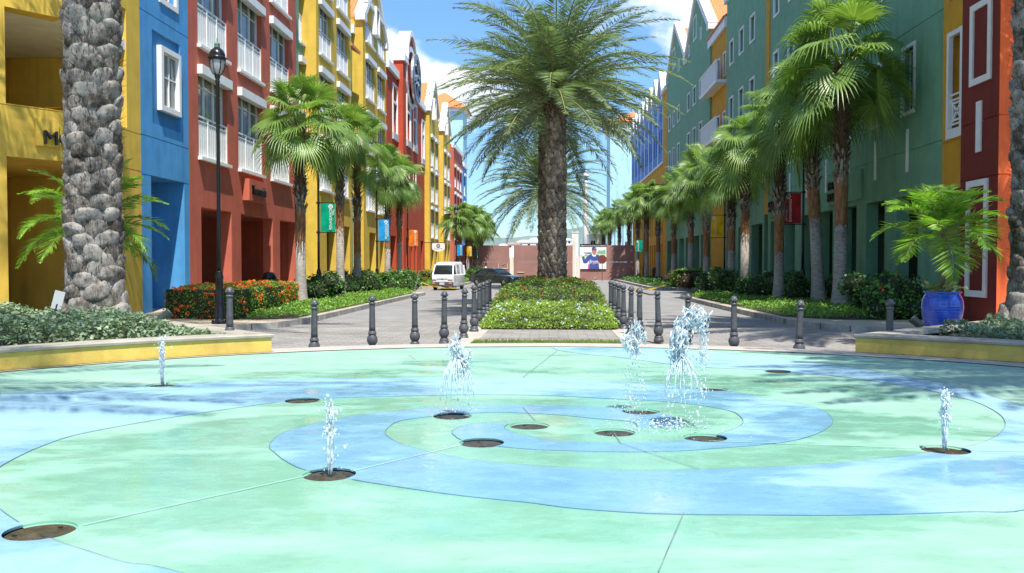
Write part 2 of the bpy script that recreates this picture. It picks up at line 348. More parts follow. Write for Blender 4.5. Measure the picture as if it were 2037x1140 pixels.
# ---- painted floor
def floormat(name, base, wet, deep):
    m, t, b = newmat(name); L = t.links.new
    tc = N(t, 'ShaderNodeTexCoord'); mp = N(t, 'ShaderNodeMapping'); L(tc.outputs['Object'], mp.inputs[0]); mp.inputs['Scale'].default_value = (.55, 1.0, 1)
    n = N(t, 'ShaderNodeTexNoise', i_Scale=.55, i_Detail=9.0, i_Roughness=.62, i_Distortion=.5); L(mp.outputs[0], n.inputs['Vector'])
    # the middle is wetter than the rim
    sub = N(t, 'ShaderNodeVectorMath', operation='DISTANCE'); sub.inputs[1].default_value = (0, 7.6, 0); L(tc.outputs['Object'], sub.inputs[0])
    mr = N(t, 'ShaderNodeMapRange'); mr.inputs['From Min'].default_value = 2.0; mr.inputs['From Max'].default_value = 6.5; mr.inputs['To Min'].default_value = .10; mr.inputs['To Max'].default_value = -.13; L(sub.outputs['Value'], mr.inputs[0])
    ad = N(t, 'ShaderNodeMath', operation='ADD'); L(n.outputs[0], ad.inputs[0]); L(mr.outputs[0], ad.inputs[1])
    r = N(t, 'ShaderNodeMapRange'); r.interpolation_type = 'SMOOTHSTEP'; r.inputs['From Min'].default_value = .44; r.inputs['From Max'].default_value = .57; L(ad.outputs[0], r.inputs[0])
    # faded, scuffed paint
    n2 = N(t, 'ShaderNodeTexNoise', i_Scale=2.6, i_Detail=10.0, i_Roughness=.68); L(mp.outputs[0], n2.inputs['Vector'])
    r2 = N(t, 'ShaderNodeValToRGB'); L(n2.outputs[0], r2.inputs[0]); r2.color_ramp.elements[0].position = .36; r2.color_ramp.elements[1].position = .68
    r2.color_ramp.elements[0].color = (*[c*.86 for c in base], 1); r2.color_ramp.elements[1].color = (*[min(.92, c*1.10 + .015) for c in base], 1)
    r3 = N(t, 'ShaderNodeValToRGB'); L(n2.outputs[0], r3.inputs[0]); r3.color_ramp.elements[0].position = .36; r3.color_ramp.elements[1].position = .70
    r3.color_ramp.elements[0].color = (*deep, 1); r3.color_ramp.elements[1].color = (*wet, 1)
    mx = N(t, 'ShaderNodeMixRGB'); L(r.outputs[0], mx.inputs[0]); L(r2.outputs[0], mx.inputs[1]); L(r3.outputs[0], mx.inputs[2])
    # rusty stains, few
    n4 = N(t, 'ShaderNodeTexNoise', i_Scale=.45, i_Detail=6.0); mp4 = N(t, 'ShaderNodeMapping'); mp4.inputs['Location'].default_value = (7.3, 2.1, 0); L(tc.outputs['Object'], mp4.inputs[0]); L(mp4.outputs[0], n4.inputs['Vector'])
    r4 = N(t, 'ShaderNodeMapRange'); r4.inputs['From Min'].default_value = .63; r4.inputs['From Max'].default_value = .76; r4.inputs['To Max'].default_value = .5; L(n4.outputs[0], r4.inputs[0])
    m2 = N(t, 'ShaderNodeMixRGB'); L(r4.outputs[0], m2.inputs[0]); L(mx.outputs[0], m2.inputs[1]); m2.inputs[2].default_value = (.55, .52, .36, 1)
    n5 = N(t, 'ShaderNodeTexNoise', i_Scale=34.0, i_Detail=2.0); L(tc.outputs['Object'], n5.inputs['Vector'])
    r5 = N(t, 'ShaderNodeMapRange'); r5.inputs['From Min'].default_value = .70; r5.inputs['From Max'].default_value = .76; r5.inputs['To Max'].default_value = .30; L(n5.outputs[0], r5.inputs[0])
    m3 = N(t, 'ShaderNodeMixRGB', blend_type='MULTIPLY'); L(r5.outputs[0], m3.inputs[0]); L(m2.outputs[0], m3.inputs[1]); m3.inputs[2].default_value = (.45, .45, .40, 1)
    L(m3.outputs[0], b.inputs['Base Color'])
    ro = N(t, 'ShaderNodeMapRange'); ro.inputs['To Min'].default_value = .72; ro.inputs['To Max'].default_value = .045; L(r.outputs[0], ro.inputs[0])
    mp7 = N(t, 'ShaderNodeMapping'); mp7.inputs['Scale'].default_value = (1.0, 2.2, 1); L(tc.outputs['Object'], mp7.inputs[0])
    n7 = N(t, 'ShaderNodeTexNoise', i_Scale=2.1, i_Detail=8.0, i_Roughness=.7); L(mp7.outputs[0], n7.inputs['Vector'])
    r7 = N(t, 'ShaderNodeMapRange'); r7.inputs['From Min'].default_value = .46; r7.inputs['From Max'].default_value = .56; r7.inputs['To Min'].default_value = .0; r7.inputs['To Max'].default_value = .30; L(n7.outputs[0], r7.inputs[0])
    a7 = N(t, 'ShaderNodeMath', operation='ADD'); L(ro.outputs[0], a7.inputs[0]); L(r7.outputs[0], a7.inputs[1]); L(a7.outputs[0], b.inputs['Roughness'])
    n3 = N(t, 'ShaderNodeTexNoise', i_Scale=16.0, i_Detail=3.0); L(tc.outputs['Object'], n3.inputs['Vector'])
    bp = N(t, 'ShaderNodeBump', i_Strength=.10, i_Distance=.02); L(n3.outputs[0], bp.inputs['Height']); L(bp.outputs[0], b.inputs['Normal'])
    b.inputs['Specular IOR Level'].default_value = .32; return m
M_fgreen = floormat('mint green floor paint', (.245, .42, .325), (.22, .44, .33), (.175, .385, .27))
M_fblue = floormat('sky blue floor paint', (.25, .42, .495), (.205, .395, .50), (.15, .325, .465))
nozz = [(323,766,'under the thin jet by the left planter wall'),(602,797,'dry, below the leftmost bollards on the blue band'),(900,828,'under the drop-shaped plume left of the centre'),(1053,847,'dry, at the blunt start of the inner blue band'),
        (1222,860,'dry, in the green middle of the spiral'),(1275,819,'half hidden by mist behind the green middle'),(1402,871,'dry, right of the splash in the middle'),(1417,774,'dry, just right of the tall arching plume'),
        (1546,739,'in the palm shadow at the upper edge of the green band'),(958,881,'dry with a green rim, in the front of the inner blue band'),(655,944,'with a thin straight jet in front of the blue curl'),(1880,895,'with a thin straight jet near the right edge'),(80,1056,'large in the front left corner, dry and shining wet')]
def cut_holes(mb, name, m):                                # sink the nozzle covers into the floor
    cu_ = MB()
    for px, py, _ in nozz: p = gz(px, py); cu_.lathe([(.182, -.012), (.182, .2)], 40, (p.x, p.y, 0))
    a = link('a', mb.mesh(name, m)); b = link('b', cu_.mesh('c', m)); md = a.modifiers.new('b', 'BOOLEAN'); md.operation = 'DIFFERENCE'; md.object = b; md.solver = 'EXACT'
    dg = bpy.context.evaluated_depsgraph_get(); dg.update(); me = bpy.data.meshes.new_from_object(a.evaluated_get(dg)); me.name = name; bpy.data.objects.remove(a); bpy.data.objects.remove(b)
    me.materials.clear(); me.materials.append(m); me.polygons.foreach_set('material_index', [0]*len(me.polygons)); return tag(link(name, me), kind='structure')
fl = MB(); fl.prism(circ(FR, n=180), -.42, 0.0); cut_holes(fl, 'fountain_floor', M_fgreen)
rg = MB(); A = circ(FR - .02, n=180); B = circ(FR + .62, n=180); C = circ(FR + .68, n=180)
n_ = 180
rg.add([(p[0], p[1], .012) for p in A] + [(p[0], p[1], .012) for p in B] + [(p[0], p[1], -.02) for p in C] + [(p[0], p[1], -.42) for p in C],
       [(k*n_+i, (k+1)*n_+i, (k+1)*n_+(i+1) % n_, k*n_+(i+1) % n_) for k in range(3) for i in range(n_)])
structure('fountain_rim', rg, M_conc)
SC = gz(1092, 853)
def spiral(pts):
    o = []; last = None
    for px, py in pts:
        p = gz(px, py); dx, dy = p.x - SC.x, p.y - SC.y; th = math.atan2(dy, dx)
        if last is not None:
            while th < last - math.pi: th += 2*math.pi
            while th > last + math.pi: th -= 2*math.pi
        last = th; o.append((th, math.log(math.hypot(dx, dy))))
    return o
def smooth_curve(o, ext=(), sub=6):                        # spline in (angle, log radius)
    o = list(o); 
    for dth, dl in ext: o.append((o[-1][0] + dth, o[-1][1] + dl))
    P = []
    for i in range(len(o) - 1):
        p0, p1, p2, p3 = o[max(i-1, 0)], o[i], o[i+1], o[min(i+2, len(o)-1)]
        for k in range(sub):
            t = k/sub; q = []
            for a in (0, 1):
                q.append(.5*((2*p1[a]) + (-p0[a]+p2[a])*t + (2*p0[a]-5*p1[a]+4*p2[a]-p3[a])*t*t + (-p0[a]+3*p1[a]-3*p2[a]+p3[a])*t**3))
            P.append(q)
    P.append(list(o[-1])); return P
def polar(th, l):
    x, y = SC.x + math.exp(l)*math.cos(th), SC.y + math.exp(l)*math.sin(th)
    d = math.hypot(x - FC.x, y - FC.y)
    if d > FR - .03: x, y = FC.x + (x-FC.x)*(FR-.03)/d, FC.y + (y-FC.y)*(FR-.03)/d
    return x, y
b1i = spiral([(1012,845),(1003,851),(1015,859),(1050,868),(1100,877),(1170,881),(1231,882),(1300,880),(1360,877),(1430,864),(1465,852),(1478,842),(1474,831),(1458,820),(1424,812),(1370,804),(1300,798),(1204,793),(1100,788),(1000,786),(942,786),(795,789),(677,792),(570,799),(457,814),(348,830),(242,848),(147,867),(74,892),(24,916),(0,930),(-22,950),(-28,968),(-22,990),(0,1014),(47,1046),(102,1073),(177,1099),(250,1121),(362,1142)])
b1o = spiral([(1008,838),(975,841),(935,845),(908,853),(899,860),(905,868),(918,876),(958,884),(1032,893),(1135,898),(1238,900),(1375,897),(1440,892),(1516,886),(1581,877),(1625,864),(1650,850),(1657,839),(1653,830),(1638,818),(1600,805),(1544,796),(1488,785),(1444,778),(1326,765),(1224,760),(1102,754),(1000,753),(891,752),(751,752),(641,752),(531,755),(426,760),(360,763),(289,768),(188,774),(88,780),(0,786)])
b2i = spiral([(1268,850),(1260,841),(1234,837),(1180,833),(1120,827),(1050,823),(1003,821),(950,822),(859,829),(797,838),(774,850),(766,860),(771,869),(789,880),(821,891),(860,901),(929,914),(1004,923),(1100,930),(1190,935),(1307,937),(1393,935),(1478,932),(1578,928),(1675,921),(1750,913),(1838,902),(1880,895),(1928,889),(1972,874),(1994,858),(2000,847),(1996,833),(1978,818),(1938,799),(1894,788),(1838,775),(1760,762),(1666,749),(1600,744),(1546,739),(1516,736),(1462,734),(1400,731),(1323,724),(1223,710),(1164,705),(1111,697),(1098,690)])
b2o = spiral([(1362,852),(1352,843),(1344,833),(1312,823),(1275,818),(1230,814),(1130,808),(1008,807),(950,808),(861,811),(780,819),(724,825),(665,835),(618,845),(574,857),(550,870),(537,884),(537,893),(546,901),(571,920),(601,934),(655,945),(701,955),(821,974),(1020,998),(1127,1011),(1255,1021),(1367,1025),(1509,1026),(1713,1026),(1916,1020),(2037,1016)])
cu = {}
cu['1i'] = smooth_curve(b1i, [(.35, .03), (.6, .06), (.6, .1), (.5, .12), (.4, .2)]); cu['1o'] = smooth_curve(b1o, [(.15, .03), (.3, .08), (.4, .15), (.4, .2), (.9, .1), (1, .1)])
cu['2i'] = smooth_curve(b2i); cu['2o'] = smooth_curve(b2o, [(.2, .03), (.3, .1), (.4, .15), (.5, .2), (.5, .2), (.5, .2), (.2, .1)])
def arm_sheet(a, b):                                       # the band between two spiral curves, quads at equal angles
    def prep(c):
        c = np.array(c); th = np.maximum.accumulate(c[:, 0] + np.arange(len(c))*1e-7); return th, c[:, 1]
    ta, la = prep(a); tb, lb = prep(b); sh = 2*math.pi*round((ta[0] - tb[0])/(2*math.pi))
    best = None
    for k in (-1, 0, 1):                                   # the turn on which the outer curve lies just outside the inner one
        q = tb + sh + 2*math.pi*k; lo, hi = max(ta[0], q[0]), min(ta[-1], q[-1])
        if hi - lo < 2: continue
        u = np.linspace(lo, hi, 200); d = np.interp(u, q, lb) - np.interp(u, ta, la)
        if d.min() > -.05 and (best is None or d.mean() < best[0]): best = (d.mean(), 2*math.pi*k + sh)
    tb = tb + best[1]; lo, hi = min(ta[0], tb[0]), max(ta[-1], tb[-1]); u = np.linspace(lo, hi, 700)
    ia, ib = np.interp(u, ta, la), np.interp(u, tb, lb)
    first = max(ta[0], tb[0]); c0 = .5*(np.interp(first, ta, la) + np.interp(first, tb, lb))
    keep = (u >= first); u, ia, ib = u[keep], ia[keep], np.maximum(ib, ia)[keep]
    m = MB(); V = []
    n = len(u)
    for t, x, y in zip(u, ia, np.maximum(ib, ia + .002)):
        p, q = polar(t, x), polar(t, y); V += [(*p, .004), (*q, .004), (*q, -.03), (*p, -.03)]
    m.add(V, [(4*i+k, 4*i+(k+1) % 4, 4*i+4+(k+1) % 4, 4*i+4+k) for i in range(n-1) for k in range(4)] + [(3, 2, 1, 0), tuple(4*(n-1)+k for k in range(4))])
    return m
cut_holes(arm_sheet(cu['1i'], cu['1o']), 'painted_spiral', M_fblue)
cut_holes(arm_sheet(cu['2i'], cu['2o']), 'painted_spiral', M_fblue)
M_joint = mat('dark floor joint', (.13, .22, .23), .8, .4, 5.0); M_jointl = mat('pale floor joint', (.36, .60, .50), .7, .1, 5.0)
def line_strip(mb, pts, w, z=.008):
    pts = [Vector((p[0], p[1], 0)) for p in pts]; V = []
    for i, p in enumerate(pts):
        t = (pts[min(i+1, len(pts)-1)] - pts[max(i-1, 0)])
        if t.length < 1e-6: t = Vector((1, 0, 0))
        t.normalize(); s = Vector((-t.y, t.x, 0))*w/2; V += [(p.x-s.x, p.y-s.y, z), (p.x+s.x, p.y+s.y, z)]
    mb.add(V, [(2*i, 2*i+2, 2*i+3, 2*i+1) for i in range(len(pts)-1)])
j = MB()
for k in cu:
    c = [p for p in (polar(*q) for q in cu[k]) if math.hypot(p[0]-FC.x, p[1]-FC.y) < FR - .05]
    
    seg = []
    for p in c:                                            # the joint breaks off at the covers
        if any((gz(a, b) - Vector((p[0], p[1], 0))).length < .19 for a, b, _ in nozz):
            if len(seg) > 2: line_strip(j, seg, .006)
            seg = []
        else: seg.append(p)
    if len(seg) > 2: line_strip(j, seg, .006)
for a, b in (((1310, 1140), (1360, 1022)), ((1222, 864), (1235, 884)), ((1040, 812), (1065, 838)), ((1235, 884), (1393, 935)), ((1110, 697), (1040, 752)), ((812, 706), (826, 716))):
    p, q = gz(*a), gz(*b); line_strip(j, [p, q], .006, .010)
structure('floor_joint', j, M_joint)
j = MB()
for a, b in (((165, 1047), (612, 948)), ((1410, 879), (1826, 893)), ((640, 800), (700, 812)), ((1930, 898), (2300, 905)), ((700, 940), (920, 886))):
    line_strip(j, [gz(*a), gz(*b)], .008, .010)
structure('floor_seam', j, M_jointl)

# ---- nozzle covers
M_noz = mat('wet rusty nozzle cover', (.025, .021, .014), .2, .5, 14.0, .5, 60, col2=(.10, .075, .04), spec=.8)
M_hole = mat('black hole', (.004, .004, .004), .5)
def nozzle_mesh():
    m = MB(); m.lathe([(.175, .0), (.175, .004), (.165, .005), (.155, .002), (.06, .001), (.055, .006), (.02, .008)], 36)
    return m.mesh('nozzle_cover', M_noz, True)
nm = nozzle_mesh(); bolt = MB().lathe([(.014, .001), (.014, .004), (.006, .005)], 10).mesh('bolt', M_hole)
for px, py, d in nozz:
    p = gz(px, py, .01); r = thing('nozzle_cover', 'round nozzle cover ' + d, 'nozzle cover', (p.x, p.y, -.0115), random.random()*6, 'round nozzle covers in the fountain floor')
    link('disc', nm, r)
    for k in range(3): a = R_(25 + 120*k); link('bolt', bolt, r, (.13*math.cos(a), .13*math.sin(a), 0))

# ------------------------------------------------------------------ sidewalks, kerbs, median
def kerbed(name, poly, roadside, top=M_walk):
    structure(name, MB().prism(poly, -.42, ZK, bottom=False), top)
    k = MB(); pts = [Vector((p[0], p[1], 0)) for p in roadside]
    V = []
    for i, p in enumerate(pts):
        t = (pts[min(i+1, len(pts)-1)] - pts[max(i-1, 0)]).normalized(); s = Vector((-t.y, t.x, 0))
        a, b = p + s*.09, p - s*.11
        V += [(a.x, a.y, ZK+.012), (b.x, b.y, ZK+.012), (b.x, b.y, ZS-.1), (a.x, a.y, ZS-.1)]
        V[-3] = (b.x - s.x*.0, b.y - s.y*.0, ZK+.012)
    F = []
    for i in range(len(pts)-1):
        for q in range(3): F.append((4*i+q, 4*i+4+q, 4*i+5+q, 4*i+1+q))
        F.append((4*i+3, 4*i+7, 4*i+4, 4*i))
    F += [(0, 1, 2, 3), tuple(4*(len(pts)-1)+q for q in (3, 2, 1, 0))]
    k.add(V, F); structure('kerb', k, M_kerb2)
def kerbmat():
    m, t, b = newmat('kerb stones'); L = t.links.new
    tc = N(t, 'ShaderNodeTexCoord'); w = N(t, 'ShaderNodeTexBrick', offset=0.0); mp = N(t, 'ShaderNodeMapping'); mp.inputs['Rotation'].default_value = (0, 0, R_(90)); L(tc.outputs['Object'], mp.inputs[0]); L(mp.outputs[0], w.inputs['Vector'])
    w.inputs['Color1'].default_value = (.40, .38, .34, 1); w.inputs['Color2'].default_value = (.33, .31, .28, 1); w.inputs['Mortar'].default_value = (.12, .11, .10, 1)
    w.inputs['Scale'].default_value = 1; w.inputs['Brick Width'].default_value = .9; w.inputs['Row Height'].default_value = 40; w.inputs['Mortar Size'].default_value = .02
    n = N(t, 'ShaderNodeTexNoise', i_Scale=3.0, i_Detail=8.0); L(tc.outputs['Object'], n.inputs['Vector']); mr = N(t, 'ShaderNodeMapRange'); mr.inputs['From Min'].default_value = .3; mr.inputs['From Max'].default_value = .7; mr.inputs['To Min'].default_value = .6; mr.inputs['To Max'].default_value = 1.3; L(n.outputs[0], mr.inputs[0])
    sc = N(t, 'ShaderNodeVectorMath', operation='SCALE'); L(w.outputs['Color'], sc.inputs[0]); L(mr.outputs[0], sc.inputs['Scale']); L(sc.outputs[0], b.inputs['Base Color']); b.inputs['Roughness'].default_value = .9; return m
M_kerb2 = kerbmat()
kl = [(-9.6, 20.9), (-8.6, 21.1), (-7.8, 21.5), (-7.25, 22.3), (-6.98, 23.6), (-6.95, 28), (-6.98, 36), (-6.95, 43), (-6.75, 45.5), (-6.9, 46.9), (-7.6, 47.6)]
kerbed('sidewalk', [(-14, 15.5), (-9.6, 15.5)] + kl + [(-14, 47.6)], list(reversed(kl)))
kr = [(9.4, 20.9), (8.5, 21.0), (7.6, 21.6), (7.0, 22.8), (6.7, 24.4), (6.6, 28), (6.5, 35), (6.5, 42), (6.75, 43.6), (7.6, 44.2)]
kerbed('sidewalk', [(14, 15.5), (9.4, 15.5)] + kr + [(14, 44.2)], kr)
kl2 = [(-7.8, 57.5), (-7.0, 58.2), (-6.8, 60), (-6.8, 88)]
kerbed('sidewalk', [(-14, 57.5)] + kl2 + [(-14, 88)], list(reversed(kl2)))
kr2 = [(7.9, 55.5), (7.1, 56.2), (6.8, 58), (6.7, 88)]
kerbed('sidewalk', [(14, 55.5)] + kr2 + [(14, 88)], kr2)
med = [(-1.78, 16.9), (1.85, 16.9), (2.0, 20), (2.0, 27), (1.9, 66), (-1.75, 66), (-1.95, 27), (-1.95, 20)]
structure('median', MB().prism(med, -.42, ZK - .03, bottom=False), M_conc)
structure('median_apron', MB().sheet([(-1.45, 17.9), (1.5, 17.9), (1.5, 20.4), (-1.45, 20.4)], ZK - .026), M_pave)
structure('side_paving', MB().sheet([(-30, 12.5), (-9.6, 12.5), (-9.6, 15.5), (-14, 15.5), (-14, 30), (-30, 30)], ZK - .006), M_walk)
structure('side_paving', MB().sheet([(30, 12.5), (9.4, 12.5), (9.4, 15.5), (14, 15.5), (14, 30), (30, 30)], ZK - .006), M_walk)
# ------------------------------------------------------------------ buildings
def wall_holes(mb, W, H, holes, u0=0.0, v0=0.0, y=0.0):     # wall face at local y, facing -y; holes = (ua, ub, va, vb, depth, closed)
    us = sorted({u0, W, *[min(max(q, u0), W) for h in holes for q in h[:2]]}); vs = sorted({v0, H, *[min(max(q, v0), H) for h in holes for q in h[2:4]]})
    for i in range(len(us)-1):
        for k in range(len(vs)-1):
            a, b, c, d = us[i], us[i+1], vs[k], vs[k+1]
            if b-a < 1e-4 or d-c < 1e-4: continue
            cu_, cv_ = (a+b)/2, (c+d)/2
            if any(h[0] < cu_ < h[1] and h[2] < cv_ < h[3] for h in holes): continue
            mb.quad((a, y, c), (b, y, c), (b, y, d), (a, y, d))
    for h in holes:
        a, b, c, d, dp, closed = h; e = y + dp
        a, b, c, d = max(a, u0), min(b, W), max(c, v0), min(d, H)
        if a > u0 + 1e-4: mb.quad((a, y, c), (a, y, d), (a, e, d), (a, e, c))
        if b < W - 1e-4: mb.quad((b, y, c), (b, e, c), (b, e, d), (b, y, d))
        if d < H - 1e-4: mb.quad((a, y, d), (b, y, d), (b, e, d), (a, e, d))
        if c > v0 + 1e-4: mb.quad((a, y, c), (a, e, c), (b, e, c), (b, y, c))
        if closed: mb.quad((a, e, c), (b, e, c), (b, e, d), (a, e, d))

class Bld:
    def __init__(s, name, label, O, rz, group=None):
        s.O = Vector((O[0], O[1], ZS)); s.rz = rz; s.root = thing(name, label, 'building', s.O, rz, group)
        s.u = Vector((math.cos(rz), math.sin(rz), 0)); s.n = Vector((math.sin(rz), -math.cos(rz), 0))
    def uv(s, px, py, off=0.0):                             # pixel -> facade coordinates (off = proud of the wall)
        p = on_plane(px, py, s.O + s.n*off, s.n) - s.O; return p.dot(s.u), p.z
    def rect(s, px0, px1, pyt, pyb, off=0.0):               # rows measured at the px0 column
        a, vt = s.uv(px0, pyt, off); _, vb = s.uv(px0, pyb, off); b, _ = s.uv(px1, 525, off); return min(a, b), max(a, b), vb, vt
    def part(s, name, mb, m, parent=None, smooth=False, label=None, loc=None):
        o = mb.obj(name, m, parent or s.root, smooth, loc)
        if label: o['label'] = label
        return o
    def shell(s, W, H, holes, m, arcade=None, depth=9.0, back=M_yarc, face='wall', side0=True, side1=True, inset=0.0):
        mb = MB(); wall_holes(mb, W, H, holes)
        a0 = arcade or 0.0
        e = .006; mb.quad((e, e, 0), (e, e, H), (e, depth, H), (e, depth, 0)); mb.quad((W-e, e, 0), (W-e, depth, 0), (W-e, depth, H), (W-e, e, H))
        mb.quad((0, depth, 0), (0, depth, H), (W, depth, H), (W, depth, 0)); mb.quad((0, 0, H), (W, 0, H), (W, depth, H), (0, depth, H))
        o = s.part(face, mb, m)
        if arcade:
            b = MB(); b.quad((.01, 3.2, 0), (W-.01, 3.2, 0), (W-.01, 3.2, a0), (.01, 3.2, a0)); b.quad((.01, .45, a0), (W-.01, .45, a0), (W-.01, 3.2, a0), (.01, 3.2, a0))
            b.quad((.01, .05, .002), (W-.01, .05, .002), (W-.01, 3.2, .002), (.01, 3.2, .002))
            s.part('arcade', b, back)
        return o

def ring(mb, w, h, t, y0, y1, bw=None):                     # rectangular frame around (0..w, 0..h), outer edge
    mb.box(0, y0, 0, t, y1, h); mb.box(w-t, y0, 0, w, y1, h); mb.box(t, y0, h-t, w-t, y1, h); mb.box(t, y0, 0, w-t, y1, bw or t)
def french_window(B, rects, name='window', glass=M_glass, lintel=True, nb=None):
    proto = None
    for (a, b, c, d) in rects:
        w, h = b-a, d-c
        if proto is None or abs(proto['w']-w) > .06 or abs(proto['h']-h) > .06:
            f = MB(); ring(f, w, h, .09, .20, .30); f.box(w*.36-.035, .2, .09, w*.36+.035, .29, h-.09); f.box(w*.68-.035, .2, .09, w*.68+.035, .29, h-.09); f.box(.09, .22, h*.80-.025, w-.09, .28, h*.80+.025)
            o = B.part(name, f, M_wht, loc=(a, 0, c)); o['w'] = w; o['h'] = h
            p = MB().box(.09, .262, .09, w-.09, .268, h-.09); B.part('pane', p, glass, o)
            r = MB(); top = h*.475
            r.box(.0, .03, top-.06, w, .09, top); r.box(.0, .03, .12, w, .09, .17); r.box(.0, .035, top-.22, w, .08, top-.18)
            n = nb or max(5, int(w/.17)); 
            for i in range(n): 
                x = w*(i+.5)/n; r.box(x-w/n*.36, .05, .17, x+w/n*.36, .07, top-.22)
            for x in (.03, w*.34, w*.67, w-.03): r.box(x-.03, .025, .1, x+.03, .1, top)
            B.part('railing', r, M_wht, o)
            B.part('sill', MB().box(-.06, -.16, 0, w+.06, .12, .12), M_wht, o)
            if lintel: B.part('lintel', MB().box(-.06, -.20, h-.34, w+.06, .12, h+.0), M_wht, o)
            proto = o
        else:
            c_ = copy_tree(proto); c_.parent = B.root; c_.location = (a, 0, c)
def cased_window(B, rects, t=.11, casing=M_wht, glass=M_glassd, depth=.28, name='window', muntin=False, proud=.045):
    proto = None
    for (a, b, c, d) in rects:
        w, h = b-a, d-c
        if proto is None or abs(proto['w']-w) > .05 or abs(proto['h']-h) > .05:
            f = MB(); ring(f, w, h, t, -proud, .05); o = B.part(name, f, casing, loc=(a, 0, c)); o['w'] = w; o['h'] = h
            p = MB().box(t, depth-.03, t, w-t, depth-.02, h-t); B.part('pane', p, glass, o)
            s_ = MB(); ring(s_, w-2*t, h-2*t, .05, depth-.08, depth-.02)
            if muntin: s_.box((w-2*t)/2-.025, depth-.08, 0, (w-2*t)/2+.025, depth-.02, h-2*t); s_.box(0, depth-.075, (h-2*t)*.55-.02, w-2*t, depth-.025, (h-2*t)*.55+.02)
            B.part('frame', s_, casing, o, loc=(t, 0, t)); proto = o
        else:
            c_ = copy_tree(proto); c_.parent = B.root; c_.location = (a, 0, c)
def holes_of(rects, depth=.32, ins=0.0): return [(a+ins, b-ins, c+ins, d-ins, depth, False) for a, b, c, d in rects]
def grooves(W, vs, us=(0, None)): return [(0, W, v, v+.03, .025, True) for v in vs]
def clip(hs, W):                                           # keep grooves out of the other holes
    out = [h for h in hs if not (h[5] and h[4] < .03)]
    for g in [h for h in hs if h[5] and h[4] < .03]:
        segs = [(g[0], g[1])]
        for h in out:
            if h[5] and h[4] < .03: continue
            if h[2] < g[3] and h[3] > g[2]:
                ns = []
                for a, b in segs:
                    if h[1] <= a or h[0] >= b: ns.append((a, b)); continue
                    if h[0] - a > .02: ns.append((a, h[0]))
                    if b - h[1] > .02: ns.append((h[1], b))
                segs = ns
        out += [(a, b, g[2], g[3], g[4], True) for a, b in segs]
    return out
def gable(B, u0, u1, ve, va, m, depth=8.5, cop=M_wht, roof=True, slit=None, ct=.42, stub=True):
    um = (u0+u1)/2
    g = MB(); g.add([(u0, 0, ve), (u1, 0, ve), (um, 0, va), (u0, .45, ve), (u1, .45, ve), (um, .45, va)], [(0, 1, 2), (5, 4, 3), (0, 2, 5, 3), (1, 4, 5, 2)])
    B.part('gable', g, m)
    c = MB()
    for a, s in ((u0, 1), (u1, -1)):
        p = Vector((a - s*.10, .17, ve+.02)); q = Vector((um, .17, va+.10)); c.beam(p, q, .75, ct, (0, 0, 1))
        c.box(a - s*.22, -.19, ve-.28, a + s*.55, .50, ve+.16)
    B.part('coping', c, cop)
    if roof:
        for a, s in ((u0, 1), (u1, -1)):
            r = MB(); z0, z1 = ve - .05, va - .25
            P = [(a, .56, z0), (um, .56, z1), (um, depth, z1), (a, depth, z0)]; t = .14
            r.add(P + [(p[0], p[1], p[2]-t) for p in P], [(0, 1, 2, 3), (7, 6, 5, 4), (0, 4, 5, 1), (1, 5, 6, 2), (2, 6, 7, 3), (3, 7, 4, 0)])
            o = B.part('roof', r, M_tile); 
            f = o.data
            f.polygons[0].use_smooth = False
    if slit:
        a, b, c_, d = slit; f = MB(); ring(f, b-a, d-c_, .16, -.30, .0); f.box(.16, -.12, .16, b-a-.16, -.05, d-c_-.16); w = B.part('window', f, M_wht, loc=(a, 0, c_))
        B.part('pane', MB().box(.16, -.16, .16, b-a-.16, -.13, d-c_-.16), M_glassd, w)
def arcade_holes(B, cols, top): return [(min(B.uv(a, 500)[0], B.uv(b, 500)[0]), max(B.uv(a, 500)[0], B.uv(b, 500)[0]), .0, top, .45, False) for a, b in cols]
def text_mesh(body, size, ext, align='LEFT', shear=0.0, sx=1.0):
    c = bpy.data.curves.new('lettering', 'FONT'); c.body = body; c.size = size; c.extrude = ext; c.shear = shear; c.align_x = align; c.resolution_u = 3
    o = bpy.data.objects.new('lettering', c); COL.objects.link(o); dg = bpy.context.evaluated_depsgraph_get(); dg.update()
    me = bpy.data.meshes.new_from_object(o.evaluated_get(dg)); bpy.data.objects.remove(o); bpy.data.curves.remove(c)
    if sx != 1.0:
        for v in me.vertices: v.co.x *= sx
    return me
def letters(B, parent, body, size, u, y, v, m, ext=.03, shear=0.0, sx=1.0, align='LEFT'):
    me = text_mesh(body, size, ext, align, shear, sx); me.materials.append(m); o = link('lettering', me, parent); o.location = (u, y, v); o.rotation_euler = (math.pi/2, 0, 0); return o

XL, XR = -12.7, 12.3
LEFT, RIGHT = math.pi/2, -math.pi/2
GRP = 'painted buildings along the street'
# ---- left: yellow corner building (street face and the face turned to the plaza)
y0, y1 = YX(130, XL), YX(283, XL)
B = Bld('corner_building', 'yellow corner building with deep dark loggias, behind the thick palm trunk on the left', (XL, y0), LEFT, GRP)
W = y1 - y0; vtop = B.uv(283, 268)[1]; vlow = B.uv(246, 322)[1]
hs = [(0.0, B.uv(246, 500)[0], 0, vlow, .5, False), (0.0, B.uv(250, 0)[0], vtop + .06, B.uv(250, 18)[1], .5, False)]
hs2 = clip(hs + grooves(W, [vtop - .03, B.uv(283, 343)[1]]), W)
w = MB(); wall_holes(w, W, 17, hs2); w.quad((W-.01, .01, 0), (W-.01, 9, 0), (W-.01, 9, 17), (W-.01, .01, 17)); B.part('street_wall', w, M_yel)
cd2 = Vector((-.60, -.80, 0)); L2 = 5.6; P2 = Vector((XL, y0, 0)) + cd2*L2
rz2 = math.atan2(-cd2.y, -cd2.x)
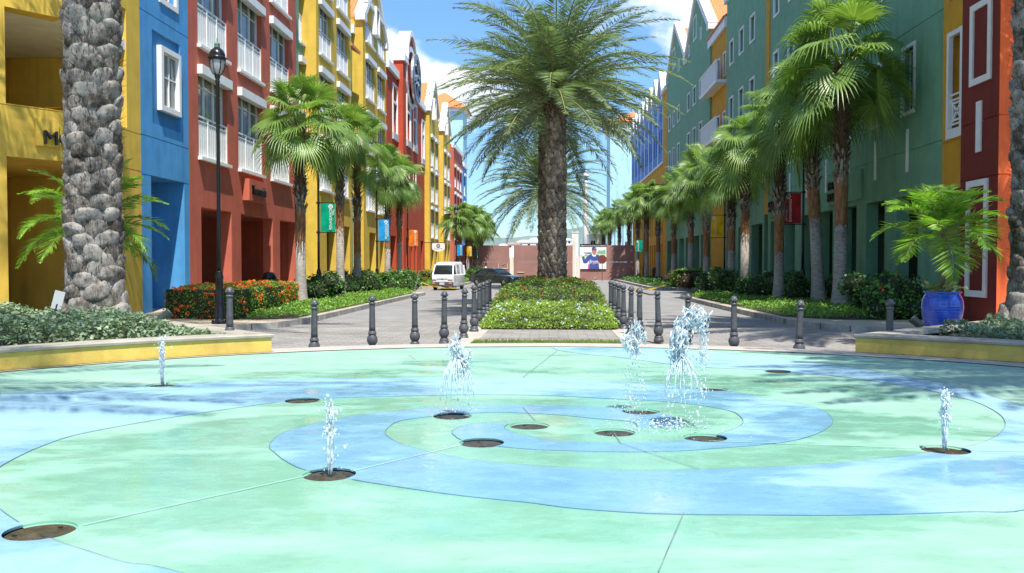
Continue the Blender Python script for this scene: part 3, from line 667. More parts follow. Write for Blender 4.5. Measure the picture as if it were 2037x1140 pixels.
C2 = Bld('corner_wall', 'tmp', (P2.x, P2.y), rz2)
W2 = L2
ua = C2.uv(16, 500)[0]; vb2 = C2.uv(17, 206)[1]; vt2 = C2.uv(17, 14)[1]; vl2 = C2.uv(17, 311)[1]
w2 = MB(); hs = clip([(ua, W2, 0, vl2, .5, False), (ua, W2, vb2, vt2, .5, False)] + grooves(W2, [vb2 - .05]), W2)
wall_holes(w2, W2, 17, hs)
# interior of the loggias: back walls, floor and ceilings
def to_B(u, y, v, src, dst):
    p = src.O + src.u*u - src.n*y; q = p - dst.O; return (q.dot(dst.u), -q.dot(dst.n), v)
o2 = link('plaza_wall', w2.mesh('plaza_wall', M_yel), None)
KIDS.get(B.root.name, []); adopt(o2, B.root)
o2.matrix_basis = B.root.matrix_basis.inverted() @ Matrix.Translation(C2.O) @ Matrix.Rotation(rz2, 4, 'Z')
bpy.context.view_layer.update(); o2.matrix_basis = (Matrix.Translation(B.O) @ Matrix.Rotation(B.rz, 4, 'Z')).inverted() @ Matrix.Translation(C2.O) @ Matrix.Rotation(rz2, 4, 'Z')
w = MB()
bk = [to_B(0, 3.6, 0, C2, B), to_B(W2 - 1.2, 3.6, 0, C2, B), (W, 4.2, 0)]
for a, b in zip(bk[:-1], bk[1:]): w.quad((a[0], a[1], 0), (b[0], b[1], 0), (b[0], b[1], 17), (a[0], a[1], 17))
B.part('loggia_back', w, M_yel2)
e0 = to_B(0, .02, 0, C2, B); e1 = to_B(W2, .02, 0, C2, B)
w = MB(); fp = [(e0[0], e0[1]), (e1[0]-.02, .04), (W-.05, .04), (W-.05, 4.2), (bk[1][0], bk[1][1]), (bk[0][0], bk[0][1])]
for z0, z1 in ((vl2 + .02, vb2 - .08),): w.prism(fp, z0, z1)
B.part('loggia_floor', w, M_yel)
w = MB(); w.prism(fp, vt2 + .02, vt2 + .3); B.part('loggia_ceiling', w, M_wstain)
w = MB(); pr = Vector(to_B(W2*.55, 3.2, 0, C2, B))
w.box(1.2, 3.9, 0, 2.2, 4.0, 2.9); B.part('shop_door', w, M_glassd)
sg = MB(); a, b = C2.uv(73, 500)[0], W2 - .15; va, vb_ = C2.uv(73, 290)[1], C2.uv(73, 236)[1]
sgo = link('sign_board', MB().box(a, -.08, va, b, -.01, vb_).mesh('sign_board', M_yel), None); adopt(sgo, B.root); sgo.matrix_basis = o2.matrix_basis.copy()
letters(C2, sgo, 'MONDI', C2.uv(84, 258)[1]*0 + (C2.uv(84, 258)[1]-C2.uv(84, 287)[1])*1.36, C2.uv(84, 500)[0], -.13, C2.uv(84, 287)[1], M_blk, .05)
bpy.data.objects.remove(C2.root)
# left column face stays; roof
B.part('roof', MB().prism(fp[:4] + [(bk[0][0], 9)], 17.0, 17.3), M_wht)

# ---- left: blue
ya, yb = YX(283, XL), YX(378, XL); W = yb - ya
B = Bld('blue_building', 'narrow sky blue building with one white framed window in a dark blue panel', (XL, ya), LEFT, GRP)
op = (B.uv(302, 500)[0], B.uv(368, 500)[0]); vo = B.uv(302, 349)[1]
pan = B.rect(302, 362, 57, 244); win = B.rect(314, 358, 89, 218)
win2 = B.rect(314, 358, -150, 2)
hs = [(op[0], op[1], 0, vo, 1.2, False), (pan[0], pan[1], pan[2], pan[3], .07, True)] + holes_of([win2], .3, .1) + grooves(W, [B.uv(283, 20)[1], B.uv(283, 268)[1], B.uv(283, 347)[1]])
B.shell(W, 19, clip(hs, W), M_blu)
B.part('door_recess', MB().quad((op[0], 1.2, 0), (op[1], 1.2, 0), (op[1], 1.2, vo), (op[0], 1.2, vo)), M_blu)
B.part('panel', MB().quad((pan[0]+.01, .066, pan[2]+.01), (pan[1]-.01, .066, pan[2]+.01), (pan[1]-.01, .066, pan[3]-.01), (pan[0]+.01, .066, pan[3]-.01)), M_blud)
cased_window(B, [win], .17, muntin=True, glass=M_glass, depth=.05, proud=.12); cased_window(B, [win2], .17, muntin=True)

def left_block(name, label, px0, px1, X, m, cols, rows, rpx, H, arc=None, arctop=None, back=M_yarc, gro=(), gapex=None, slit=None, gab=True, lintel=True, nb=None, flat=None):
    ya, yb = YX(px0, X), YX(px1, X); W = yb - ya; B = Bld(name, label, (X, ya), LEFT, GRP)
    rects = []
    for a, b in cols:
        for t, s_ in rows:
            _, vt = B.uv(rpx, t); _, vs = B.uv(rpx, s_); ra, rb = B.uv(a, 500)[0], B.uv(b, 500)[0]; rects.append((ra, rb, vs, vt))
    hs = holes_of(rects, .33)
    if arc: hs += arcade_holes(B, arc, arctop)
    hs += grooves(W, gro)
    B.shell(W, H, clip(hs, W), m, arctop + .02 if arc else None, back=back)
    french_window(B, rects, lintel=lintel, nb=nb)
    if gab: gable(B, 0, W, H, gapex, m, slit=slit)
    elif flat: B.part('parapet', MB().box(-.05, -.22, H-.45, W+.05, .3, H+.12), M_wht)
    return B, W
# red
B, W = left_block('red_building', 'brick red building with white slatted balcony railings, left of the fan palms', 379, 592, XL, M_red,
    [(397, 455), (476, 523), (540, 577)], [(-92, 96), (130, 318), (-316, -126)], 397, 20,
    arc=[(401, 461), (480, 543), (557, 590)], arctop=gx(401, 412, XL).z - ZS, back=mat('shaded red arcade wall', (.26, .065, .045), .85), gab=False, flat=True)  # arcade wall: the facade red darkened to carry its shade
a, vt = B.uv(482, 355); b, _ = B.uv(531, 500); _, vb_ = B.uv(482, 398); vs_ = vt - vb_
so = B.part('sign_board', MB().box(a, -.30, vb_, b - .45, -.01, vt), M_red)
letters(B, so, 'Tommaselle', vs_*.62, a + .22, -.34, vb_ + vs_*.30, M_blk, .05, .15, .62)
# green slit
left_block('green_gap_building', 'thin green building squeezed between the red and the first yellow house', 592, 612, XL - .75, M_grn, [(597, 606)], [(-40, 88), (112, 224), (246, 352)], 597, 19.5, gab=False, flat=True, lintel=True)
def gabled(name, label, px0, px1, X, m, cols, rows, rpx, eave_py, apex_dv, arc, arcpy, slitpx=None, gro=(), nb=None, back=M_yarc):
    p = gx(px0, eave_py, X); H = p.z - ZS; at = gx(px0, arcpy, X).z - ZS
    ya, yb = YX(px0, X), YX(px1, X)
    Bt, W = left_block(name, label, px0, px1, X, m, cols, rows, rpx, H, arc=arc, arctop=at, gapex=H + apex_dv, gro=gro, nb=nb, back=back)
    if slitpx:
        a, b, t, s_ = slitpx; r = Bt.rect(a, b, t, s_, .1); f = MB(); w_, h_ = r[1]-r[0], r[3]-r[2]
        ring(f, w_, h_, .18, -.34, .0); wo = Bt.part('window', f, M_wht, loc=(r[0], 0, r[2])); Bt.part('pane', MB().box(.18, -.2, .18, w_-.18, -.14, h_-.18), M_glassd, wo)
    return Bt, W
gabled('yellow_house', 'yellow house behind the first three fan palms, nearest of the yellow row', 632, 700, XL, M_yel, [(637, 661), (672, 694)], [(-134, -22), (0, 111), (133, 245), (268, 380)], 637, -150, 4.6,
       [(650, 669), (681, 696)], 440, gro=[gx(632, 100, XL).z - ZS, gx(632, 385, XL).z - ZS])
left_block('green_gap_building', 'thin green building under an orange eave, between two yellow houses', 700, 714, XL - .75, M_grn, [(704, 710)], [(92, 186), (208, 296), (318, 400)], 704, gx(700, 55, XL-.75).z - ZS, gab=False, flat=True)
r_ = MB(); yy = YX(699, XL); r_.add([(XL+.1, yy+.1, 15.6), (XL+.1, YX(716, XL), 15.6), (XL-6, YX(716, XL), 19.2), (XL-6, yy+.1, 19.2), (XL+.1, yy+.1, 15.4), (XL+.1, YX(716, XL), 15.4), (XL-6, YX(716, XL), 19.0), (XL-6, yy+.1, 19.0)], [(0, 1, 2, 3), (7, 6, 5, 4), (0, 4, 5, 1), (1, 5, 6, 2), (2, 6, 7, 3), (3, 7, 4, 0)])
ro = r_.obj('roof', M_tile); gb = [o for o in COL.objects if o.name.startswith('green_gap_building')][-1]
adopt(ro, gb); bpy.context.view_layer.update(); ro.matrix_basis = gb.matrix_basis.inverted()
gabled('yellow_house', 'yellow gabled house with a white attic window, left of the big red building', 724, 769, XL, M_yel, [(729, 746), (752, 766)], [(-2, 86), (109, 197), (221, 308), (332, 420)], 729, 35, 3.6,
       [(735, 748), (756, 766)], 460, (743, 752, 12, 68), gro=[gx(724, 98, XL).z - ZS])
# ---- red2: wings and a central bay
def red2():
    Xc, Xw = XL, XL - .55
    ya, yb = YX(770, Xw), YX(846, Xw); B = Bld('red_building', 'deep red building with a round white emblem and an arched white parapet', (Xw, ya), LEFT, GRP); W = yb - ya
    c0, c1 = YX(803, Xc) - ya, YX(832, Xc) - ya; d = Xc - Xw
    Hw = gx(771, 124, Xw).z - ZS; Hc = gx(803, 114, Xc).z - ZS
    lw, rw = B.rect(780, 791, 163, 275), B.rect(838, 844, 236, 325)
    hs = holes_of([lw, rw], .35, .1) + [(B.uv(a, 500)[0], B.uv(b, 500)[0], 0, 4.1, .45, False) for a, b in ((776, 788), (837, 842))]
    low = [B.rect(783, 791, 305, 350)]; hs += holes_of(low, .3, .05)
    B.shell(W, Hw, clip(hs, W), M_red2, 4.2, back=mat('shaded deep red arcade', (.16, .02, .012), .85))  # arcade in a darkened copy of the facade red, shade included
    tall(B, [lw, rw])
    cased_window(B, low, .1)
    f = MB(); cw = []
    def crect(a, b, t, s_):
        p, q = gx(a, t, Xc), gx(a, s_, Xc); u = p.y - ya; v = YX(b, Xc) - ya; return u, v, q.z - ZS, p.z - ZS
    cw = [crect(808, 817, 186, 289), crect(821, 829, 204, 300)]
    lowc = [crect(808, 815, 318, 360), crect(822, 828, 330, 370)]
    hs = holes_of(cw, .35, .1) + holes_of(lowc, .3, .05) + [(YX(a, Xc)-ya, YX(b, Xc)-ya, 0, 4.1, .45, False) for a, b in ((808, 814), (818, 823), (826, 830))] + [(c0, c1, h, h+.03, .02, True) for h in (gx(803, 262, Xc).z - ZS,)]
    wall_holes(f, c1, Hc, clip(hs, c1), u0=c0, y=-d)
    f.quad((c0, -d, 0), (c0, -d, Hc), (c0, .3, Hc), (c0, .3, 0)); f.quad((c1, -d, 0), (c1, .3, 0), (c1, .3, Hc), (c1, -d, Hc)); f.quad((c0, -d, Hc), (c1, -d, Hc), (c1, .3, Hc), (c0, .3, Hc))
    B.part('bay', f, M_red2)
    tall(B, cw, y=-d); 
    for r in lowc:
        o = B.part('window', ringmesh(r[1]-r[0], r[3]-r[2], .1), M_wht, loc=(r[0], -d, r[2])); B.part('pane', MB().box(.1, .2, .1, r[1]-r[0]-.1, .22, r[3]-r[2]-.1), M_glassd, o)
    B.part('parapet', MB().box(-.05, -.25, Hw-.5, c0, .2, Hw+.15), M_wht); B.part('parapet', MB().box(c1, -.25, Hw-.5, W+.05, .2, Hw+.15), M_wht)
    cm = (c0+c1)/2; ra = (c1-c0)*.27
    B.part('parapet', MB().box(c0-.15, -d-.2, Hc-.35, cm-ra-.1, .35, Hc+.25), M_wht); B.part('parapet', MB().box(cm+ra+.1, -d-.2, Hc-.35, c1+.15, .35, Hc+.25), M_wht); p = MB()
    n = 18; V = []; F = []
    for i in range(n+1):
        a = math.pi*i/n
        for rr, y in ((ra, -d-.22), (ra+.42, -d-.22), (ra+.42, .3), (ra, .3)): V.append((cm-rr*math.cos(a), y, Hc+.15+rr*math.sin(a)*1.15))
    for i in range(n):
        for k in range(4): F.append((4*i+k, 4*i+(k+1) % 4, 4*i+4+(k+1) % 4, 4*i+4+k))
    p.add(V, F); B.part('parapet', p, M_wht)
    a = MB(); a.add([(cm, -d, Hc)] + [(cm-ra*math.cos(math.pi*i/n), -d, Hc+.15+ra*1.15*math.sin(math.pi*i/n)) for i in range(n+1)], [(0, i+2, i+1) for i in range(n)])
    B.part('arch_wall', a, M_red2)
    cz = gx(819, 158, Xc).z - ZS; em = (c1-c0)*.335
    e = MB(); ringd(e, cm, -d-.12, cz, em*.84, em, .14); o = B.part('emblem', e, M_wht)
    e = MB(); disc(e, cm+.1, -d-.55, cz-.1, em*.80, .2); ed = B.part('disc', e, mat('silver emblem', (.55, .57, .60), .3, .2, 2.0, metal=.7), o)
    e = MB(); ringd(e, cm+.1, -d-.64, cz-.1, em*.62, em*.80, .1)
    for k in range(6):
        q = k*math.pi/3; e.beam((cm+.1+.2*em*math.cos(q), -d-.62, cz-.1+.2*em*math.sin(q)), (cm+.1+.58*em*math.cos(q+.35), -d-.62, cz-.1+.58*em*math.sin(q+.35)), .2, .2, (0, 1, 0))
    B.part('relief', e, mat('dark silver', (.12, .13, .14), .35, .2, 3.0, metal=.5), o)
def ringmesh(w, h, t): f = MB(); ring(f, w, h, t, -.045, .05); return f
def disc(m, x, y, z, r, t, n=40):
    V = [(x+r*math.cos(2*math.pi*i/n), y, z+r*math.sin(2*math.pi*i/n)) for i in range(n)] + [(x+r*math.cos(2*math.pi*i/n), y+t, z+r*math.sin(2*math.pi*i/n)) for i in range(n)]
    m.add(V, [tuple(range(n)), tuple(range(2*n-1, n-1, -1))] + [(i, n+i, n+(i+1) % n, (i+1) % n) for i in range(n)])
def ringd(m, x, y, z, r0, r1, t, n=40):
    V = []
    for rr, yy in ((r0, y), (r1, y), (r1, y+t), (r0, y+t)): V += [(x+rr*math.cos(2*math.pi*i/n), yy, z+rr*math.sin(2*math.pi*i/n)) for i in range(n)]
    m.add(V, [(k*n+i, ((k+1) % 4)*n+i, ((k+1) % 4)*n+(i+1) % n, k*n+(i+1) % n) for k in range(4) for i in range(n)])
def tall(B, rects, y=0.0):
    for a, b, c, d in rects:
        w, h = b-a, d-c; f = MB(); ring(f, w, h, .16, -.10, .06, .16); f.box(.16, -.04, h*.66, w-.16, .06, h*.66+.2); o = B.part('window', f, M_wht, loc=(a, y, c))
        B.part('panel', MB().box(.16, .05, h*.66+.2, w-.16, .12, h-.16), M_red2, o); B.part('blind', MB().box(.16, .22, .16, w-.16, .26, h*.66), M_blind, o)
        B.part('sill', MB().box(-.05, -.16, -.02, w+.05, .2, h*.12), mat('grey sill', (.5, .5, .5), .7), o)
red2()
gabled('yellow_house', 'yellow gabled house right of the red emblem building, behind the hanging shop sign', 855, 873, XL, M_yel, [(857.5, 863.5), (866, 871.5)], [(267, 331), (335, 403), (410, 474)], 857.5, 216, 3.7,
       [(858, 864), (867, 871)], 483, (861, 865, 195, 238), nb=5)
gabled('yellow_house', 'farthest yellow gabled house, its orange roof beside the tower with the spire', 882.5, 896, XL, M_yel, [(884, 888.5), (890.5, 894.5)], [(297, 354), (359, 416), (421, 477)], 884, 257, 3.5,
       [(885, 889), (891, 894)], 486, (886.5, 889, 233, 268), nb=5)
left_block('red_building', 'far red building of many small white windows at the left end of the street', 903, 920, XL, M_red, [(904.5, 907.5), (910, 913), (915, 918)], [(327, 373), (381, 427), (434, 478)], 904.5, gx(903, 287, XL).z - ZS, gab=False, flat=True, nb=4)
left_block('blue_building', 'farthest sky blue building with white corner trim at the left end', 921, 928.5, XL, M_blu, [(923, 925.5)], [(345, 390), (400, 445)], 923, gx(921, 325, XL).z - ZS, gab=False, flat=True, nb=4)
# tower with pyramid roof
def tower():
    p = gy(897, 225, 140); t = thing('tower', 'pale blue tower with a pyramid of orange tiles and a white spire', 'tower', (p.x - 1.3, 142, ZS)); w = 3.4; H = p.z - ZS
    MB().box(-w, -w, 0, w, w, H).obj('wall', M_lbl, t); MB().box(-w-.5, -w-.5, H, w+.5, w+.5, H+.5).obj('cornice', M_wht, t)
    r = MB(); z = H + .5; a = w + .9; r.add([(-a, -a, z), (a, -a, z), (a, a, z), (-a, a, z), (0, 0, z+3.3)], [(0, 1, 4), (1, 2, 4), (2, 3, 4), (3, 0, 4), (3, 2, 1, 0)]); r.obj('roof', M_tile, t)
    MB().lathe([(.28, 0), (.3, .5), (.12, .7), (.2, 1.0), (.05, 2.0), (.02, 3.4)], 10, (0, 0, z+3.1)).obj('spire', M_wht, t)
tower()

# ---- right side
def right_block(name, label, px_near, px_far, X, m, H):
    yb, ya = YX(px_far, X), YX(px_near, X); B = Bld(name, label, (X, yb), RIGHT, GRP); return B, yb - ya
def rr(B, px0, px1, rpx, t, s_):                           # rows read at column rpx
    a, b = B.uv(px0, 500)[0], B.uv(px1, 500)[0]; _, vt = B.uv(rpx, t); _, vs = B.uv(rpx, s_); return min(a, b), max(a, b), vs, vt
# red corner building
XC = 11.3
B, W = right_block('corner_building', 'red corner building behind the blue pot, its shaded and sunlit faces given separate reds', 1983, 1908, XC, M_redsh, 17)
f1, f2 = rr(B, 1968, 1926, 1945, 7, 168), rr(B, 1965, 1923, 1945, 358, 591); st = rr(B, 1950, 1940, 1945, 203, 303)
f0 = (f1[0], f1[1], f1[2] + (f1[3]-f1[2]) + 2.0, f1[3] + 4.5)
w = MB(); wall_holes(w, W, 17, grooves(W, [B.uv(2000, 225)[1], B.uv(2000, 345)[1]])); w.quad((0, 0, 0), (0, 0, 17), (0, 9, 17), (0, 9, 0)); w.quad((0, 0, 17), (W, 0, 17), (W, 9, 17), (0, 9, 17))
B.part('street_wall', w, M_redsh)
w = MB(); g1, g2 = B.uv(2000, 225)[1], B.uv(2000, 345)[1]
WW = MB(); wall_holes(WW, 9, 17, grooves(9, [g1, g2]))
fr = B.part('plaza_wall', WW, M_redlit); fr.location = (W, 0, 0); fr.rotation_euler = (0, 0, math.pi/2)
for q in (f1, f2, f0):
    f = MB(); ring(f, q[1]-q[0], q[3]-q[2], .17, -.05, .02); B.part('panel_frame', f, M_wht, loc=(q[0], 0, q[2]))
B.part('strip', MB().box(st[0], -.04, st[2], st[1], .02, st[3]), M_wht)
# yellow bay beside it
B, W = right_block('yellow_bay', 'narrow ochre bay with an open white framed balcony next to the red corner building', 1909, 1871, XR - .35, M_yel2, 17)
q = rr(B, 1912, 1881, 1890, 66, 277); q0 = (q[0], q[1], q[3]+1.0, q[3]+4.2)
vb = B.uv(1880, 378)[1]
w = MB(); wall_holes(w, W, 17, clip(holes_of([q, q0], .9, .08) + grooves(W, [vb + 1.4]), W), v0=vb); w.quad((0, 0, vb), (0, 0, 17), (0, 3, 17), (0, 3, vb)); w.quad((0, 0, vb), (0, 3, vb), (W, 3, vb), (W, 0, vb)); w.quad((0, 0, 17), (W, 0, 17), (W, 3, 17), (0, 3, 17)); B.part('wall', w, M_yel2)
w = MB(); w.quad((q[0]-.5, .9, q[2]-.5), (q[1]+.5, .9, q[2]-.5), (q[1]+.5, .9, q0[3]+.3), (q[0]-.5, .9, q0[3]+.3)); B.part('balcony_back', w, mat('shaded ochre wall', (.22, .11, .02), .85))  # recess wall: the bay's ochre darkened to stand for shade
for z in (q, q0):
    f = MB(); ring(f, z[1]-z[0], z[3]-z[2], .14, -.05, .08, .28); o = B.part('window', f, M_wht, loc=(z[0], 0, z[2]))
    r = MB(); w_ = z[1]-z[0]; h_ = (z[3]-z[2])*.42; y = .03
    for zz in (h_, h_-.16, .45): r.box(.14, y, zz-.05, w_-.14, y+.06, zz)
    r.beam((.14, y+.03, .45), (w_-.14, y+.03, h_-.2), .05, .05); r.beam((.14, y+.03, h_-.2), (w_-.14, y+.03, .45), .05, .05); ringc = (w_/2, (.45+h_-.2)/2)
    r.box(ringc[0]-.28, y, ringc[1]-.3, ringc[0]-.22, y+.06, ringc[1]+.3); r.box(ringc[0]+.22, y, ringc[1]-.3, ringc[0]+.28, y+.06, ringc[1]+.3); r.box(ringc[0]-.22, y, ringc[1]+.22, ringc[0]+.22, y+.06, ringc[1]+.28); r.box(ringc[0]-.22, y, ringc[1]-.28, ringc[0]+.22, y+.06, ringc[1]-.22)
    B.part('railing', r, M_wht, o)
w = MB(); w.quad((0, 2.2, 0), (W, 2.2, 0), (W, 2.2, vb), (0, 2.2, vb)); B.part('lower_wall', w, M_grn)
# green A
B, W = right_block('green_building', 'long green building on the right with white window casings and a shaded arcade', 1871, 1527, XR, M_grn, 20)
zr = [(15.95, 17.75), (11.85, 14.2), (7.65, 10.2)]
yw = [YX(1803, XR) + k*(YX(1740, XR) - YX(1803, XR)) for k in range(7)]
rows = [(gx(1803, 230, XR).z - ZS, gx(1803, 92, XR).z - ZS)]; h0 = rows[0][1] - rows[0][0]; rows += [(rows[0][0] + 4.15, rows[0][1] + 4.05), (rows[0][0] + 8.3, rows[0][1] + 7.7)]
ww = YX(1790, XR) - YX(1817, XR)
rects = [(B.O.y - y - ww/2, B.O.y - y + ww/2, a, b) for y in yw for a, b in rows]
at = gx(1760, 398, XR).z - ZS; pitch = yw[1] - yw[0]
yo = YX(1740, XR)
arc = [(B.O.y - (yo + k*pitch) - .9, B.O.y - (yo + k*pitch) + .9, 0, at, .45, False) for k in range(-1, 6)]
s0, s1 = gx(1803, 343, XR).z - ZS, gx(1803, 258, XR).z - ZS
bev = .55
gv = [gx(1800, 303, XR).z - ZS, gx(1800, 68, XR).z - ZS, gx(1800, 392, XR).z - ZS + .0]
hs = clip(holes_of(rects, .32, .1) + arc + grooves(W, gv[:2]), W)
B.shell(W, 20, hs, M_grn, at + .02, back=mat('green arcade wall', (.03, .10, .075), .85))  # arcade back: facade green darkened, shade put into the colour
cased_window(B, rects, .12)
for y in yw: B.part('strip', MB().box(B.O.y-y-.08, -.04, s0, B.O.y-y+.08, .02, s1), M_wht)
sb = rr(B, 1716, 1650, 1706, 340, 398)
so = B.part('sign_board', MB().box(sb[0], -.10, sb[2], sb[1], -.01, sb[3]), M_grn)
hh = (sb[3]-sb[2])
letters(B, so, 'THE RUM', hh*.42, sb[0] + .12, -.14, sb[2] + hh*.55, M_blk, .04, 0, .9); letters(B, so, 'HOUSE', hh*.42, sb[0] + .12, -.14, sb[2] + hh*.13, M_blk, .04, 0, .9)
so = B.part('sign_board', MB().box(W*0 + .4, -.10, at + .25, 3.4, -.01, at + 1.45), M_grn); letters(B, so, 'SANTO', .85, .6, -.14, at + .5, M_blk, .04)
gable(B, 0, W, 20, 26, M_grn)
# yellow strip
B, W = right_block('ochre_gap', 'very thin ochre strip of wall between two green buildings', 1527, 1520, XR - .06, M_yel2, 20)
w = MB(); w.box(0, 0, gx(1520, 428, XR).z - ZS, W, 3, 19.5); B.part('wall', w, M_yel2); B.part('strip', MB().box(.1, -.05, 6, .3, 0, 7.6), M_wht)
# green B
def green_gable(label, px_n, px_f, cols, rows, rpx, eave, apex, arccols, slits, apx):
    B, W = right_block('green_building', label, px_n, px_f, XR, M_grn, 20)
    H = gx(px_f, eave, XR).z - ZS
    rects = [rr(B, b, a, rpx, t, s_) for a, b in cols for t, s_ in rows]
    at = 4.05
    arc = [(q*W/3 + .45, (q+1)*W/3 - .45, 0, at, .45, False) for q in range(3)]
    hs = clip(holes_of(rects, .3, .08) + arc + grooves(W, [5.6, 10.3]), W)
    B.shell(W, H, hs, M_grn, at + .02, back=mat('green arcade wall', (.03, .10, .075), .85)); cased_window(B, rects, .1)  # same darkened green, arcade shade in the colour
    gable(B, 0, W, H, H + apex, M_grn, ct=.5)
    for a, b, t, s_ in slits:
        q = rr(B, b, a, a, t, s_); f = MB(); ring(f, q[1]-q[0], q[3]-q[2], .11, -.05, .0); o = B.part('window', f, M_wht, loc=(q[0], 0, q[2])); B.part('pane', MB().box(.1, -.02, .1, q[1]-q[0]-.1, -.01, q[3]-q[2]-.1), M_grn, o)
green_gable('green gabled house whose gable rises above the picture, right of the balcony bay', 1520, 1443, [(1449, 1457), (1468, 1477), (1489, 1499)], [(88, 136), (198, 272), (318, 385)], 1449, 5, 4.3, None, [], 0)
green_gable('green gabled house with white coping, left of the ochre balcony bay', 1410, 1362, [(1366, 1371.5), (1377, 1383), (1389.5, 1395.5)], [(191, 226), (268, 320), (362, 412)], 1366, 126, 4.3, None, [(1377.5, 1383.5, 42, 88), (1391, 1393.5, 60, 84), (1367.5, 1370, 96, 118)], 0)
green_gable('smaller green gabled house beside the blue gable row on the right', 1362, 1326, [(1329, 1333), (1337.5, 1341.5), (1346.5, 1351)], [(235, 265), (304, 340), (392, 425)], 1329, 168, 4.3, None, [(1337, 1341.5, 104, 142), (1347.5, 1350, 125, 147)], 0)
# yellow bay with balconies
B, W = right_block('yellow_bay', 'ochre bay with two long white balconies under an orange roof, between green houses', 1443, 1410, XR + .15, M_yel2, 18)
H = gx(1442, 48, XR).z - ZS; H = gx(1411, 76, XR).z - ZS
rects = [rr(B, b, a, a, t, s_) for a, b, t, s_ in ((1415, 1420.5, 130, 168), (1425, 1431, 117, 160), (1436.5, 1442, 104, 150), (1415, 1420.5, 242, 275), (1425, 1431, 236, 270), (1436.5, 1442, 230, 268))]
rects = [(a, b, (gx(1415, 176, XR).z if i < 3 else gx(1415, 280, XR).z) - ZS, (gx(1415, 131, XR).z if i < 3 else gx(1415, 240, XR).z) - ZS) for i, (a, b, c, d) in enumerate(rects)]
hs = clip(holes_of(rects, .3, .05), W); B.shell(W, H, hs, M_yel2); cased_window(B, rects, .1, glass=mat('brown shutter', (.20, .10, .03), .7))
B.part('cornice', MB().box(-.02, -.2, H-.75, W+.02, .3, H), M_wht)
for i in (0, 3):
    v = rects[i][2] - .55; r = MB(); r.box(0, -.75, v, W, 0, v+.22); n = 34
    for k in range(n+1): x = W*k/n; r.box(x-.05 if k else 0, -.72, v+.22, min(W, x+.05), -.66, v+1.5)
    r.box(0, -.75, v+1.5, W, -.62, v+1.62); B.part('balcony', r, M_wht)
r = MB(); P = [(-.05, -.3, H+.02), (W+.05, -.3, H+.02), (W+.05, 5, H+3.6), (-.05, 5, H+3.6)]; r.add(P + [(p[0], p[1], p[2]-.15) for p in P], [(0, 1, 2, 3), (7, 6, 5, 4), (0, 4, 5, 1), (1, 5, 6, 2), (2, 6, 7, 3), (3, 7, 4, 0)]); B.part('roof', r, M_tile)
# blue gable row over an ochre base
def blue_row():
    ys = [YX(px, XR) for px in (1318, 1308, 1298, 1289.5, 1281.5, 1274.5, 1268, 1262, 1256.5)]
    names = ['first', 'second', 'third', 'fourth', 'fifth', 'sixth', 'seventh', 'last']
    zb = gx(1318, 322, XR).z - ZS; H = gx(1318, 196, XR).z - ZS
    for k in range(8):
        ya, yb = ys[k], ys[k+1]; W = yb - ya
        B = Bld('blue_house', 'blue gabled house on an ochre base, %s counting away from the green houses' % names[k], (XR, yb), RIGHT, 'blue gabled houses of the right row')
        rects = [(W*.2, W*.2+.9, zb+1.2, zb+3.6), (W*.62, W*.62+.9, zb+1.2, zb+3.6), (W*.42, W*.42+.9, zb+4.6, zb+6.2)]
        w = MB(); wall_holes(w, W, H, holes_of(rects, .25), v0=zb); w.quad((0, 0, zb), (0, 0, H), (0, 8, H), (0, 8, zb)); w.quad((W, 0, zb), (W, 8, zb), (W, 8, H), (W, 0, H)); B.part('upper_wall', w, M_bluR)
        w = MB(); wall_holes(w, W, zb, [(W*.2, W*.4, 5, 8, .3, True), (W*.6, W*.8, 5, 8, .3, True)] + [(q*W/2+.4, (q+1)*W/2-.4, 0, 3.9, .4, True) for q in range(2)], y=.12); w.quad((0, .12, 0), (0, .12, zb), (0, 8, zb), (0, 8, 0)); w.quad((W, .12, 0), (W, 8, 0), (W, 8, zb), (W, .12, zb)); B.part('base_wall', w, M_yel2)
        t = MB(); t.box(-.0, -.05, zb-.15, W, .14, zb+.05); t.box(0, -.05, zb+.05, .16, .02, H); t.box(W-.16, -.05, zb+.05, W, .02, H); B.part('trim', t, M_wht)
        for a, b, c, d in rects: B.part('window', MB().box(a, .2, c, b, .24, d), M_blud)
        gable(B, 0, W, H, H + 3.0, M_bluR, ct=.55)
    B = Bld('ochre_gap', 'thin ochre strip of wall beside the first blue house', (XR - .02, YX(1318, XR)), RIGHT, None); W = YX(1318, XR) - YX(1326, XR)
    B.part('wall', MB().box(0, 0, 0, W, 6, H + .2), M_yel2); B.part('coping', MB().box(-.1, -.3, H+.2, W+.1, .4, H+.6), M_wht)
M_bluR = stucco('cobalt blue stucco', (.13, .28, .60))
blue_row()
def far_tower():
    p = gy(1262, 247, 145); t = thing('tower', 'white tower with a hipped orange roof behind the row of blue gables', 'tower', (p.x, 147, ZS)); H = p.z - ZS; w = 4.2
    MB().box(-w, -w, 0, w, w, H).obj('wall', M_lbl, t); MB().box(-w-.3, -w-.3, H-1.6, w+.3, w+.3, H).obj('cornice', M_wht, t)
    r = MB(); a = w + .8; r.add([(-a, -a, H), (a, -a, H), (a, a, H), (-a, a, H), (0, 0, H+2.4)], [(0, 1, 4), (1, 2, 4), (2, 3, 4), (3, 0, 4), (3, 2, 1, 0)]); r.obj('roof', M_tile, t)
far_tower()
